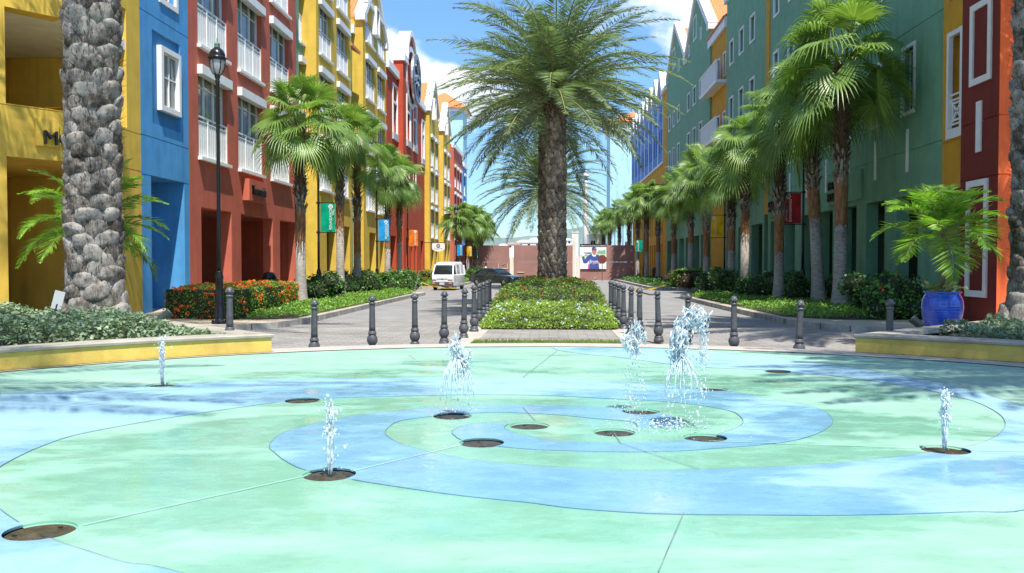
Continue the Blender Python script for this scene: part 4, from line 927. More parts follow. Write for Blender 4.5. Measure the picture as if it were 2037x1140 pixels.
# ------------------------------------------------------------------ palms
M_date = leafmat('date palm leaf', (.115, .175, .088), (.21, .285, .14), .40, .26); M_rach = mat('palm leaf stalk', (.26, .26, .08), .5, .25, 6.0)
M_fan = leafmat('fan palm leaf', (.12, .215, .045), (.24, .36, .085), .33, .38, .6); M_fanst = mat('fan palm stalk', (.20, .25, .07), .5, .25, 6.0)
M_pot = leafmat('bright palm leaf', (.13, .28, .03), (.24, .42, .05), .38, .35)
M_dead = mat('dry brown palm fibre', (.055, .032, .018), .95, .5, 9.0, .5, 40, col2=(.19, .12, .07))
def barkmat(name, light, mid, dark, sc=1.0):
    m, t, b = newmat(name); L = t.links.new
    tc = N(t, 'ShaderNodeTexCoord'); g = N(t, 'ShaderNodeNewGeometry')
    n = N(t, 'ShaderNodeTexNoise', i_Scale=5.0*sc, i_Detail=9.0, i_Roughness=.7); L(tc.outputs['Object'], n.inputs['Vector'])
    mp = N(t, 'ShaderNodeMapping'); mp.inputs['Scale'].default_value = (1, 1, .16); L(tc.outputs['Object'], mp.inputs[0])
    n2 = N(t, 'ShaderNodeTexNoise', i_Scale=42.0*sc, i_Detail=5.0); L(mp.outputs[0], n2.inputs['Vector'])
    ad = N(t, 'ShaderNodeMath', operation='MULTIPLY_ADD', i_1=.42); L(n2.outputs[0], ad.inputs[0]); L(n.outputs[0], ad.inputs[2])
    rr_ = N(t, 'ShaderNodeMath', operation='MULTIPLY_ADD', i_1=.24); L(g.outputs['Random Per Island'], rr_.inputs[0]); L(ad.outputs[0], rr_.inputs[2])
    r = N(t, 'ShaderNodeValToRGB'); L(rr_.outputs[0], r.inputs[0]); e = r.color_ramp.elements
    e[0].position = .56; e[0].color = (*dark, 1); e[1].position = .98; e[1].color = (*light, 1); k = e.new(.74); k.color = (*mid, 1)
    L(r.outputs[0], b.inputs['Base Color']); b.inputs['Roughness'].default_value = .9; b.inputs['Specular IOR Level'].default_value = .2
    bp = N(t, 'ShaderNodeBump', i_Strength=.8, i_Distance=.03); L(ad.outputs[0], bp.inputs['Height']); L(bp.outputs[0], b.inputs['Normal']); return m
M_bark = barkmat('grey scaly palm bark', (.33, .305, .27), (.105, .09, .072), (.016, .011, .007)); M_bark2 = barkmat('brown diamond palm bark', (.36, .29, .22), (.15, .115, .085), (.014, .010, .007), 1.4)
M_smooth = mat('smooth grey palm trunk', (.25, .22, .19), .9, .2, 6.0, .5, 26, col2=(.47, .43, .37), stretch=(1, 1, 5)); M_fib = mat('orange palm fibre', (.20, .085, .035), .95, .4, 12.0, .6, 60, col2=(.38, .20, .09), stretch=(1, 1, .5))
M_boot = barkmat('pale old leaf bases', (.42, .37, .31), (.16, .12, .085), (.03, .02, .013), 2.0)

def rachis_curve(az, el, Ln, droop, k, rng, sway=.15):
    n = 14; P = [np.zeros(3)]; T = []; e = el; a = az
    for i in range(n):
        t = i/(n-1); e = el - droop*(t**1.25); a = az + sway*t
        d = np.array([math.cos(e)*math.cos(a), math.cos(e)*math.sin(a), math.sin(e)]); T.append(d)
        if i < n-1: P.append(P[-1] + d*Ln/(n-1))
    return np.array(P), np.array(T)
def feather_frond(L, rng, org, az, el, Ln, droop, nl, ll, lw, mi=0, ms=1, v=.25, droop_l=.25, bare=.12, rw=.045):
    P, T = rachis_curve(az, el, Ln, droop, 0, rng, rng.uniform(-.25, .25)); P = P + org
    s = np.linspace(0, 1, len(P)); t = np.linspace(bare, .995, nl); t = np.clip(t + rng.uniform(-.25, .25, nl)/nl, 0, 1)
    B = np.stack([np.interp(t, s, P[:, i]) for i in range(3)], 1); D = unit(np.stack([np.interp(t, s, T[:, i]) for i in range(3)], 1))
    up = np.array([0, 0, 1.0]); S = unit(np.cross(D, up + 1e-4)); Nn = unit(np.cross(S, D))
    prof = np.clip(np.sin(np.pi*np.clip((t-bare)/(1-bare), 0, 1)**.62)*.85 + .28, .2, 1.0)*(1 - .35*np.clip((t-.75)/.25, 0, 1))
    for sg in (-1, 1):
        f = .28 + .62*t[:, None]                            # swept forward towards the tip
        d = unit(S*sg + D*f + Nn*(v + rng.normal(0, .13, (nl, 1))) + rng.normal(0, .05, (nl, 3)) - up*droop_l*rng.uniform(.3, 1.2, (nl, 1)))
        ln = ll*prof*(1 + rng.uniform(-.12, .12, nl)); sd_ = unit(np.cross(d, Nn*.6 + S*sg*.4 + rng.normal(0, .22, (nl, 3))))
        L.kites(B, d, sd_, ln, lw, Nn, .02, mi, .36)
    # stalk: three sided taper
    r = rw*(1 - .85*s)[:, None]; D2 = T; S2 = unit(np.cross(D2, up + 1e-4)); N2 = np.cross(S2, D2)
    ring_ = np.stack([P + S2*r, P + N2*r*.7, P - S2*r, P - N2*r*.6], 1); n = len(P); V = ring_.reshape(-1, 3)
    F = [(4*i+k, 4*i+(k+1) % 4, 4*i+4+(k+1) % 4, 4*i+4+k) for i in range(n-1) for k in range(4)]
    L.quads(V, F, ms)
def date_crown(seed, nf, Ln, nl=62, ll=.56, lw=.036, lo=-38, hi=82, dr=44):
    rng = np.random.default_rng(seed); L = Leaves()
    for i in range(nf):
        q = (i + .5)/nf; el = R_(hi - (hi-lo)*q**.92) + rng.normal(0, .08); az = i*2.39996 + rng.normal(0, .15)
        org = np.array([math.cos(az), math.sin(az), 0])*(.08 + .22*q) + np.array([0, 0, .55 - .75*q])
        feather_frond(L, rng, org, az, el, Ln*rng.uniform(.86, 1.08)*(1 - .10*max(0, q-.75)/.25), R_(dr + 26*(1-q) + rng.uniform(-10, 14)), nl, ll, lw, v=.22, droop_l=.12 + .25*rng.random())
    return L.mesh('crown', [M_date, M_rach])
def scale_trunk(name, seed, H, R0, R1, dz, nper, sx, bulge, m, flare=.25, pw=.6, lean=(0, 0), jit=1.0, plate=False):
    rng = np.random.default_rng(seed); mb = MB()
    def rad(z): return R0 + (R1-R0)*min(1, z/H) + flare*math.exp(-z/.38)
    prof = [(rad(z)*.93, z) for z in np.linspace(0, H, 24)]
    mb.lathe(prof, 28)
    rows = int(H/dz); gx_, gz_ = 9, 8
    for k in range(-1, rows+2):
        for q in range(nper):
            a0 = 2*math.pi*(q + .5*(k % 2))/nper + k*.11 + rng.normal(0, .035)*jit; z0 = k*dz + rng.normal(0, .05*dz)*jit*1.6 + math.sin(a0*1.0 + 2)*dz*.3
            if z0 < -.1 or z0 > H: continue
            w = 2*math.pi/nper*sx*(1 + rng.uniform(-.22, .22)*jit); h = dz*1.55*(1 + rng.uniform(-.18, .18)*jit); bl = bulge*(1 + rng.uniform(-.45, .4)*jit); tl = rng.uniform(-.25, .25)*jit; V = []
            for j in range(gz_):
                t = j/(gz_-1)
                for i in range(gx_):
                    s = -1 + 2*i/(gx_-1); wid = (1 - .28*t**2)*(.5 + .5*min(1, t*3.2+.25))
                    a = a0 + s*w/2*wid; pr = (min(1, t/.62)**.9)*(1 - abs(s)**2.6*.85)*(1.0 if t < .85 else (.90 if t < .99 else -.25)) if not plate else (.35 + .65*min(1, t/.55) if t > .01 else -.3)*(1 - abs(s + .25*tl)**4*1.1)*(1.0 if t < .80 else (.95 if t < .95 else -.4))
                    z = z0 + (t - .5)*h + tl*s*h*.38 - abs(s)**2*h*.20*t + (noise.noise((a0*9, s*2.5, z0*5))*h*.10 if plate else 0)
                    nz = (noise.noise((a*5+seed, z*7, 1.3))*.30 + (noise.noise((a*16+seed, z*13, 4.1))*.12 if plate else 0))*bl*jit
                    r = rad(max(z, 0)) - .02 + bl*pr + nz*(1 if 0 < i < gx_-1 else .2)
                    V.append((r*math.cos(a), r*math.sin(a), max(z, -.05)))
            mb.add(V, [(j*gx_+i, j*gx_+i+1, (j+1)*gx_+i+1, (j+1)*gx_+i) for j in range(gz_-1) for i in range(gx_-1)])
    return mb.mesh(name, m, False)
def smooth_by_angle(me):
    me.polygons.foreach_set('use_smooth', [True]*len(me.polygons)); 
    return me
def boot_mass(seed, z0, z1, r, n, ln, w, spread=.7):
    rng = np.random.default_rng(seed); mb = MB()
    for i in range(n):
        z = z0 + (z1-z0)*(i/n); a = i*2.39996 + rng.normal(0, .1); c = Vector((math.cos(a), math.sin(a), 0)); s = Vector((-math.sin(a), math.cos(a), 0))
        p = c*(r-.03) + Vector((0, 0, z)); d = (c*spread*rng.uniform(.5, 1.4) + Vector((0, 0, 1)) + s*rng.normal(0, .2)).normalized(); l = ln*rng.uniform(.6, 1.25); o = d.cross(s).normalized()
        if o.dot(c) < 0: o = -o
        A = [p - s*w*.6, p + s*w*.6, p + s*w*.35 + d*l - o*.0, p - s*w*.35 + d*l]; B_ = [q + o*w*.35 for q in A[:2]] + [q + o*w*.22 for q in A[2:]]
        mb.add(A + B_, [(0, 1, 2, 3), (4, 7, 6, 5), (0, 4, 5, 1), (1, 5, 6, 2), (2, 6, 7, 3), (3, 7, 4, 0)])
    return mb
GP = 'date palms round the fountain and along the median'
def big_palm(label, loc, H, crown_me, trunk_me, rz, crown_z=None, scale=1.0, tscale=(1, 1, 1), group=GP):
    r = thing('date_palm', label, 'palm tree', loc, rz, group)
    t = link('trunk', trunk_me, r); t.scale = tscale
    link('fibre', thick_fibre, r); c = link('crown', crown_me, r); c.location = (0, 0, crown_z or H); c.scale = (scale,)*3
    return r
# the thick palms of the fountain ring
thick = smooth_by_angle(scale_trunk('trunk', 5, 11.4, .505, .51, .25, 6, 1.16, .075, M_bark, .30, jit=1.15, plate=True)); thick_fibre = boot_mass(17, .1, 11.2, .51, 1500, .15, .018, 1.5).mesh('fibre', M_dead)
ringcrown = date_crown(11, 84, 6.0, 70, .70, .06, -6, 80, 50)
def gcrown(px, py, d): return
lp = gz(190, 637, .30); lp = Vector((lp.x, lp.y, .2))
ringcrown2 = date_crown(12, 46, 5.8, 60, .62, .05, 5, 82, 44)
p1 = big_palm('date palm with a thick scaly grey trunk in the left yellow planter', lp, 11.4, ringcrown2, thick, 1.3)
rp = gz(2068, 640, .30)
p2 = big_palm('date palm with a dark scaly trunk cut by the right picture edge', (rp.x, rp.y, .2), 11.4, ringcrown, thick, 4.2)
p3 = big_palm('date palm outside the picture on the right, casting its frond shadow on the blue floor', (10.3, 5.6, -.02), 11.4, ringcrown, thick, 2.2)
p4 = big_palm('date palm outside the picture on the left, casting its frond shadow by the planter', (-8.6, 3.2, -.02), 11.4, ringcrown2, thick, 5.6, scale=1.2)
# median palms
mt = smooth_by_angle(scale_trunk('trunk', 8, 6.6, .375, .33, .19, 8, 1.10, .085, M_bark2, .10, jit=.6, plate=True))
skirt = boot_mass(3, 6.1, 6.95, .30, 130, .34, .07, .8)
mc1 = date_crown(21, 92, 4.05, 74, .60, .034, -16, 84, 44); mc2 = date_crown(22, 92, 4.2, 66, .60, .040, -26, 76, 42)
def median_palm(label, loc, H, crown, rz, sc=1.0, cs=1.0):
    r = thing('date_palm', label, 'palm tree', loc, rz, GP); t = link('trunk', mt, r); t.scale = (sc*.80, sc*.80, H/6.6)
    b = link('leaf_bases', skirt_me, r); b.location = (0, 0, H - 6.6); c = link('crown', crown, r); c.location = (0, 0, H + .25); c.scale = (cs,)*3; return r
skirt_me = skirt.mesh('leaf_bases', M_dead)
d1 = 27.5; median_palm('tall date palm in front on the hedged median, full blue green crown', (gy(1106, 525, d1).x, d1, -.05), gy(1106, 205, d1).z + .05, mc1, .4, 1.03)
d2 = 34.5; median_palm('date palm just behind the front median palm, its dark trunk peeping out left', (gy(1086, 525, d2).x, d2, -.05), gy(1086, 238, d2).z + .05, mc2, 2.1, 1.0)
d3 = 58.0; median_palm('farthest date palm on the median, its small crown showing beside the front trunk', (gy(1082, 525, d3).x, d3, -.05), gy(1082, 385, d3).z + .05, mc2, 4.0, 1.0, 1.18)

# fan palms
def fan_leaf(L, rng, org, az, el, pet, R, nseg=34, droop=.5):
    d = np.array([math.cos(el)*math.cos(az), math.cos(el)*math.sin(az), math.sin(el)]); up = np.array([0, 0, 1.0])
    S = np.cross(d, up); S /= max(1e-6, np.linalg.norm(S)); Nn = np.cross(S, d)
    n = 6; s = np.linspace(0, 1, n); sag = pet*.22*(s**2)[:, None]*np.array([0, 0, -1.0])*max(.15, math.cos(el)); P = org + d*pet*s[:, None] + sag
    r = (.022 - .010*s)[:, None]; V = np.stack([P + S*r, P + Nn*r*.6, P - S*r, P - Nn*r*.6], 1).reshape(-1, 3); L.quads(V, [(4*i+k, 4*i+(k+1) % 4, 4*i+4+(k+1) % 4, 4*i+4+k) for i in range(n-1) for k in range(4)], 1)
    h = P[-1]; e2 = el - rng.uniform(.25, .75) - .25*max(0, math.cos(el)); D = np.array([math.cos(e2)*math.cos(az), math.cos(e2)*math.sin(az), math.sin(e2)])
    tw = rng.normal(0, .35); N2 = np.cross(S, D); S2 = S*math.cos(tw) + N2*math.sin(tw); N2 = np.cross(S2, D); cup = rng.uniform(.05, .28)
    half = R_(rng.uniform(118, 150)); ph = np.linspace(-half, half, nseg); dph = ph[1] - ph[0]
    for p in ph:
        dr = unit((D*math.cos(p) + S2*math.sin(p)*.96 + N2*cup*(1 - .3*math.cos(p)))[None])[0]; tq = unit(np.cross(N2, dr)[None])[0]; nn = np.cross(dr, tq)
        Rk = R*(.80 + .20*math.cos(p*.55))*rng.uniform(.94, 1.05); rows = [(.05, .5), (.26, 1), (.48, 1), (.76, .52), (1.0, .06)]; V = []
        for f, wf in rows:
            q = h + dr*Rk*f; rr_ = Rk*f; hw = min(rr_, Rk*.48)*math.tan(dph/2)*wf*1.04; over = max(0, f-.5)
            q = q - up*droop*R*over**2*1.6*rng.uniform(.7, 1.3) + tq*rng.normal(0, .02)*over; fold = hw*.75
            V += [q - tq*hw - nn*fold*.5, q + nn*fold*.5, q + tq*hw - nn*fold*.5]
        L.quads(V, [(3*i+k, 3*i+k+1, 3*i+4+k, 3*i+3+k) for i in range(len(rows)-1) for k in (0, 1)], 0)
def fan_crown(seed, nl, pet, R, lo=-42, hi=80, nseg=34):
    rng = np.random.default_rng(seed); L = Leaves()
    for i in range(nl):
        q = (i+.5)/nl; az = i*2.39996 + rng.normal(0, .2); el = R_(hi - (hi-lo)*q) + rng.normal(0, .12)
        fan_leaf(L, rng, np.array([math.cos(az)*.10, math.sin(az)*.10, .25 - .5*q]), az, el, pet*rng.uniform(.8, 1.15), R*rng.uniform(.85, 1.1), nseg, rng.uniform(.5, 1.3))
    return L.mesh('crown', [M_fan, M_fanst])
FC_ = [fan_crown(31, 27, 1.0, .92), fan_crown(32, 25, .95, .95), fan_crown(33, 29, 1.05, .86)]
FCf = [fan_crown(41, 26, .95, .95, nseg=20), fan_crown(42, 24, .95, .95, nseg=20)]
def fan_trunks(seed, f1=.36, f2=.52, kind=0):              # unit: height 5 m to the crown base
    rng = np.random.default_rng(seed); H = 5.0; a, b = f1*H, f2*H
    t = MB(); prof = [(.31, 0), (.27, .15), (.225, .45), (.20, .9), (.185, a)]; t.lathe(prof, 20, jit=lambda an, z: .03*math.sin(3*an+z*2))
    f = MB(); f.lathe([(.17, a-.1), (.195, a), (.19, (a+b)/2), (.20, b), (.16, b+.2)], 18, jit=lambda an, z: .07*math.sin(5*an+z*9+seed))
    for i in range(300):
        an = rng.uniform(0, 6.28); z = rng.uniform(a, b) if i < 160 else a - abs(rng.normal(0, .22)); c = Vector((math.cos(an), math.sin(an), 0)); s = Vector((-c.y, c.x, 0)); p = c*(.188 if i < 160 else .20) + Vector((0, 0, z)); l = rng.uniform(.06, .16)
        f.add([p - s*.012, p + s*.012, p + c*l*.6 + Vector((0, 0, rng.uniform(-l, l*.4))) + s*rng.normal(0, .03)], [(0, 1, 2)])
    k1 = boot_mass(seed+1, b-.05, b + (H-b)*.30, .17, 46, .26, .085, .5); k2 = boot_mass(seed+2, b + (H-b)*.18, H+.12, .15, 260, .24, .05, 1.1)
    core = MB(); core.lathe([(.16, b), (.15, H+.1)], 12); k2.add(core.v, core.f)
    return t.mesh('trunk', M_smooth, True), f.mesh('fibre_band', M_fib), k1.mesh('leaf_bases', M_boot), k2.mesh('dead_stubs', M_dead)
FT = [fan_trunks(51, .36, .52), fan_trunks(52, .44, .56), fan_trunks(53, .30, .50)]
GF = 'fan palms along both pavements'
def fan_palm(label, loc, H, v, rz, crown=None, cs=1.0, rs=1.0, lean=(0, 0)):
    r = thing('fan_palm', label, 'palm tree', loc, rz, GF); r.rotation_euler = (lean[0], lean[1], rz); tr = FT[v % 3]
    for nm, me in zip(('trunk', 'fibre_band', 'leaf_bases', 'dead_stubs'), tr): o = link(nm, me, r); o.scale = (rs, rs, H/5.0)
    c = link('crown', crown or FC_[v % 3], r); c.location = (0, 0, H + .1); c.scale = (cs,)*3; return r
def fp(label, px, x, crown_py, v, rz, crown=None, cs=1.0, rs=1.0, lean=(0, 0)):
    d = YX(px, x); H = gx(px, crown_py, x).z - ZK; return fan_palm(label, (x, d, ZK), H, v, rz, crown, cs, rs, lean)
fp('nearest fan palm on the left, at the end of the orange flowering hedge', 598, -9.5, 258, 0, .3, cs=1.15)
fp('second fan palm from the hedge on the left, behind the green banner', 677, -9.5, 272, 1, 1.9, cs=1.02, rs=.9)
fp('third fan palm from the hedge on the left, its lower trunk straight and dark', 711, -9.4, 300, 2, 3.4, cs=1.05, rs=.9)
fp('fourth fan palm on the left, right of the blue banner', 771, -9.7, 348, 0, 5.1, cs=1.0, rs=.9)
fp('fifth fan palm on the left, between the blue and the orange banner', 795, -9.5, 362, 1, .9, cs=1.05, rs=.85)
for i, (px, x, cpy) in enumerate(((913, -8.6, 440), (930, -8.2, 447), (938, -7.9, 440), (948, -7.6, 446), (957, -7.2, 452))):
    fp('fan palm of the far left clump beyond the white van, %s from the lamp post' % ('first', 'second', 'third', 'fourth', 'last')[i], px, x, cpy, i, i*1.3, FCf[i % 2], 1.12)
fp('tallest fan palm, standing nearest on the right beside the one with shared base', 1672, 10.1, 145, 0, 2.7, cs=1.5, rs=1.12)
fp('fan palm close behind the tallest one on the right, orange fibre over its grey base', 1630, 10.2, 205, 1, .4, cs=1.2, rs=1.1, lean=(0, -.07))
fp('fan palm partly behind the dark red banner on the right', 1550, 9.3, 262, 2, 4.4, cs=1.12)
fp('fan palm with a thin leaning trunk over dark shrubs, left of the red banner', 1482, 9.0, 300, 1, 1.2, cs=1.1, lean=(0, -.03))
fp('fan palm right of the yellow banner, on the right pavement', 1455, 9.9, 345, 0, 3.0, cs=1.2)
fp('fan palm left of the yellow banner, with a pale fan leaf hanging low', 1405, 9.6, 352, 2, .2, cs=1.2)
fp('fan palm with two fans lit bright green, left of the yellow banner', 1374, 9.9, 372, 1, 2.2, cs=1.2)
fp('fan palm at the near end of the far right hedge', 1340, 10.0, 395, 0, 5.3, cs=1.2)
for i, (px, x, cpy) in enumerate(((1286, 9.3, 396), (1268, 9.0, 405), (1251, 8.8, 418), (1232, 8.6, 428), (1213, 7.9, 440), (1200, 7.4, 446), (1309, 10.4, 400))):
    fp('fan palm of the far right row behind the small banners, %s from the hedge' % ('second', 'third', 'fourth', 'fifth', 'sixth', 'last', 'first')[i], px, x, cpy, i, i*1.7, FCf[i % 2], 1.12)

# ------------------------------------------------------------------ shrubs, hedges, ground cover
M_hedge = leafmat('hedge leaf', (.09, .20, .02), (.25, .38, .045), .4, .25); M_cover = leafmat('bright ground cover leaf', (.11, .25, .03), (.22, .40, .06), .45, .25)
M_plum = leafmat('plumbago leaf', (.16, .28, .03), (.36, .46, .085), .45, .3); M_shrub = leafmat('dark shrub leaf', (.035, .11, .02), (.095, .22, .04), .4, .2)
M_grey = leafmat('grey green creeper leaf', (.12, .19, .10), (.29, .37, .23), .55, .2); M_ofl = leafmat('orange blossom', (.80, .09, .01), (.95, .22, .02), .6, .25)
M_bfl = leafmat('pale blue blossom', (.50, .58, .90), (.75, .80, .95), .6, .3); M_yfl = leafmat('yellow blossom', (.85, .55, .02), (.95, .75, .05), .6, .2); M_wfl = leafmat('white blossom', (.75, .75, .70), (.85, .85, .82), .6, .3)
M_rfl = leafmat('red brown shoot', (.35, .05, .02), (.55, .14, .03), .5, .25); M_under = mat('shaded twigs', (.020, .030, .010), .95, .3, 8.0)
def in_poly(P, x, y):
    P = np.array(P); r = np.zeros(len(x), bool); j = len(P)-1
    for i in range(len(P)):
        c = ((P[i, 1] > y) != (P[j, 1] > y)) & (x < (P[j, 0]-P[i, 0])*(y-P[i, 1])/(P[j, 1]-P[i, 1]+1e-12) + P[i, 0]); r ^= c; j = i
    return r
def poly_pts(rng, P, n):
    P = np.array(P); lo, hi = P.min(0), P.max(0); out = []
    while sum(len(o) for o in out) < n:
        q = rng.uniform(lo, hi, (n*2, 2)); out.append(q[in_poly(P, q[:, 0], q[:, 1])])
    return np.concatenate(out)[:n]
def edge_dist(P, q):
    P = np.array(P); d = np.full(len(q), 1e9)
    for i in range(len(P)):
        a, b = P[i-1], P[i]; ab = b-a; t = np.clip(((q-a)@ab)/max(1e-9, ab@ab), 0, 1); d = np.minimum(d, np.linalg.norm(q-(a+t[:, None]*ab), axis=1))
    return d
def lump(q, s=1.0, seed=0.0): return np.array([noise.noise((x*s+seed, y*s, seed*.7)) for x, y in q])
def blossoms(rng, pts, rad, m, per=9, psz=.035):
    L = Leaves(); n = len(pts)*per; c = np.repeat(pts, per, 0); d = rand_dirs(rng, n, .6); L_p = c + d*rad*rng.uniform(.5, 1, (n, 1)); t = unit(np.cross(d, rand_dirs(rng, n))); L.kites(L_p - t*psz*.5, t, np.cross(d, t), psz, psz*.9, None, 0, 0, .5); return L.mesh('blossoms', m)
def hedge_body(P, h, z, inset=.10):
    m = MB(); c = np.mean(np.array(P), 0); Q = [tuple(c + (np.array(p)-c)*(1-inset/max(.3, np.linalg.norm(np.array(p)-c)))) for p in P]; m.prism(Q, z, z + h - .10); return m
def hedge(name, label, P, h, z, n, m, fl=None, nf=0, seed=0, size=.065, group=None, front=None, cat='hedge', round_=.25, frad=.06):
    rng = np.random.default_rng(seed); r = thing(name, label, cat, (0, 0, 0), 0, group); Pn = np.array(P)
    q = poly_pts(rng, P, int(n*.5)); ed = edge_dist(P, q); top = h*(1 - .35*np.exp(-ed/round_)) + lump(q, 2.2, seed)*.09 + lump(q, 7, seed)*.05
    pts = [np.column_stack([q, z + top - rng.exponential(.05, len(q))])]
    seg = np.roll(Pn, -1, 0) - Pn; ln = np.linalg.norm(seg, axis=1); ns = n - len(q); idx = rng.choice(len(Pn), ns, p=ln/ln.sum()); t = rng.random(ns); s = Pn[idx] + seg[idx]*t[:, None]
    zz = rng.random(ns)**.8; ctr = Pn.mean(0); inw = unit(ctr - s); s = s + inw*(.10*(zz**3)[:, None] + rng.exponential(.04, (ns, 1))) + lump(s*1.0, 3, seed+5)[:, None]*inw*.10
    pts.append(np.column_stack([s, z + zz*h*.93])); A = np.concatenate(pts); L = Leaves(); scatter_leaves(L, rng, A, size, .35); link('foliage', L.mesh('foliage', m), r)
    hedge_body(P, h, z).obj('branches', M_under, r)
    if fl: 
        k = rng.choice(len(A), nf*3); F = A[k]; F = F[np.array([noise.noise((p[0]*1.3+seed, p[1]*1.3, p[2]*2)) for p in F]) > -.08][:nf]; o = link('blossoms', blossoms(rng, F, frad, fl, 16 if frad > .05 else 8, .05), r); o['kind'] = 'stuff'
    return r
def shrub_mesh(seed, n, rx, ry, h, size, m, lo=.0):
    rng = np.random.default_rng(seed); nb = 9; C = np.column_stack([rng.normal(0, .42, nb)*rx, rng.normal(0, .42, nb)*ry, h*rng.uniform(.25, .72, nb)]); R_b = rng.uniform(.32, .55, nb)*h*.8
    k = rng.integers(0, nb, n); d = rand_dirs(rng, n, .25); p = C[k] + d*(R_b[k]*rng.uniform(.72, 1.05, n))[:, None]; p[:, 2] = np.maximum(p[:, 2], .03*rng.random(n)); L = Leaves(); scatter_leaves(L, rng, p, size, .4); me = L.mesh('foliage', m)
    s = MB()
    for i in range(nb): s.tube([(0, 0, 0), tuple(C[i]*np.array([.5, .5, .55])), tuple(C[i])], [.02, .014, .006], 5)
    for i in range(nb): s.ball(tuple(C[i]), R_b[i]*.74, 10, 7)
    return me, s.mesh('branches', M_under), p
SH = [shrub_mesh(71, 1500, .75, .7, 1.0, .10, M_shrub), shrub_mesh(72, 1500, .7, .7, .9, .11, leafmat('mid green shrub leaf', (.07, .19, .03), (.15, .32, .055), .4, .25)), shrub_mesh(73, 1300, .6, .6, .85, .10, leafmat('yellow green shrub leaf', (.16, .22, .02), (.32, .34, .04), .45, .3)), shrub_mesh(74, 1300, .6, .6, .9, .10, leafmat('maroon shrub leaf', (.06, .022, .015), (.13, .05, .025), .45, .2))]
KN = ['dark green leafy shrub', 'mid green leafy shrub', 'yellow green leafy shrub', 'maroon leaved shrub']
GS = 'shrubs in the pavement beds'
_shr = {}
def shrub(k, x, y, rz, sc, where, fl=None):
    r = thing('shrub', KN[k] + ' ' + where, 'shrub', (x, y, ZK), rz, GS); r.scale = (sc, sc, sc); link('foliage', SH[k][0], r); link('branches', SH[k][1], r)
    if fl:
        if (k, fl.name) not in _shr: rng = np.random.default_rng(k+5); p = SH[k][2]; q = p[rng.choice(len(p), 26)]; _shr[(k, fl.name)] = blossoms(rng, q*1.03, .05, fl, 7, .05)
        o = link('blossoms', _shr[(k, fl.name)], r)
def SHX(px, x): return x, YX(px, x)
for a in ((1, 560, -10.2, 0, .95, 'just right of the waste bin, behind the orange hedge', M_wfl), (0, 640, -9.0, 1, 1.15, 'between the first and second palm on the left', None), (0, 612, -9.9, 2, 1.1, 'behind the nearest left palm', None), (0, 655, -9.6, 3, 1.2, 'at the foot of the green banner post', M_bfl),
          (0, 694, -9.6, 4, 1.25, 'between the second and third palm on the left', M_bfl), (0, 730, -9.2, 5, 1.3, 'right of the third palm on the left', None), (1, 748, -9.5, 1, 1.3, 'at the foot of the blue banner post', M_bfl), (1, 787, -8.6, 2, 1.35, 'by the kerb right of the fourth left palm', None), (1, 806, -8.4, 3, 1.3, 'left of the far end of the left kerb', None),
          (2, 836, -9.4, 1, 1.25, 'left of the white van', None), (2, 850, -9.9, 2, 1.2, 'directly beside the white van', M_ofl), (1, 925, -7.6, 1, 1.3, 'at the foot of the far left palm clump', None), (0, 945, -7.2, 2, 1.3, 'under the far left palm clump by the dark car', None),
          (0, 1560, 9.9, 1, 1.25, 'right behind the red banner palm', None), (0, 1520, 9.2, 2, 1.2, 'left of the red banner palm', M_wfl), (0, 1594, 9.9, 3, 1.2, 'at the foot of the red banner post', None), (1, 1500, 9.0, 0, 1.1, 'in front of the leaning thin palm', M_wfl), (0, 1462, 8.9, 4, 1.3, 'between the leaning palm and the next on the right', None), (0, 1440, 9.3, 5, 1.35, 'with pale flowers behind the right kerb', M_wfl), (0, 1415, 9.0, 2, 1.3, 'under the pale hanging fan leaf', M_wfl),
          (3, 1372, 8.7, 1, 1.15, 'at the near end of the right bed, above the kerb', None), (2, 1352, 8.9, 2, 1.0, 'beside the maroon shrub at the end of the right bed', None), (3, 1335, 8.6, 3, 1.1, 'at the bed end under the hedge by the yellow tape', None), (0, 1730, 9.9, 4, 1.25, 'right of the tallest palm', None), (0, 1790, 10.0, 5, 1.3, 'with orange flowers left of the blue pot', M_ofl), (1, 1765, 9.5, 1, 1.1, 'with orange flowers behind the right bollard', M_ofl), (0, 1660, 10.9, 1, 1.2, 'behind the two nearest right palms', None)):
    x, y = SHX(a[1], a[2]); shrub(a[0], x, y, a[3], a[4], a[5], a[6])
hedge('flowering_hedge', 'clipped hedge covered with orange blossom balls behind the left lamp post', [(-10.9, 23.7), (-8.7, 23.3), (-8.62, 25), (-8.75, 28), (-9.25, 31.2), (-11.0, 31.4)], .92, ZK, 15000, M_hedge, M_ofl, 520, 3, .062, round_=.15, frad=.075)
hedge('flowering_hedge', 'low clipped hedge with few red flowers at the far right pavement corner', [(8.4, 56.3), (11.2, 56.3), (11.2, 60), (8.4, 60)], 1.2, ZK, 3500, M_hedge, M_rfl, 60, 5, .13)
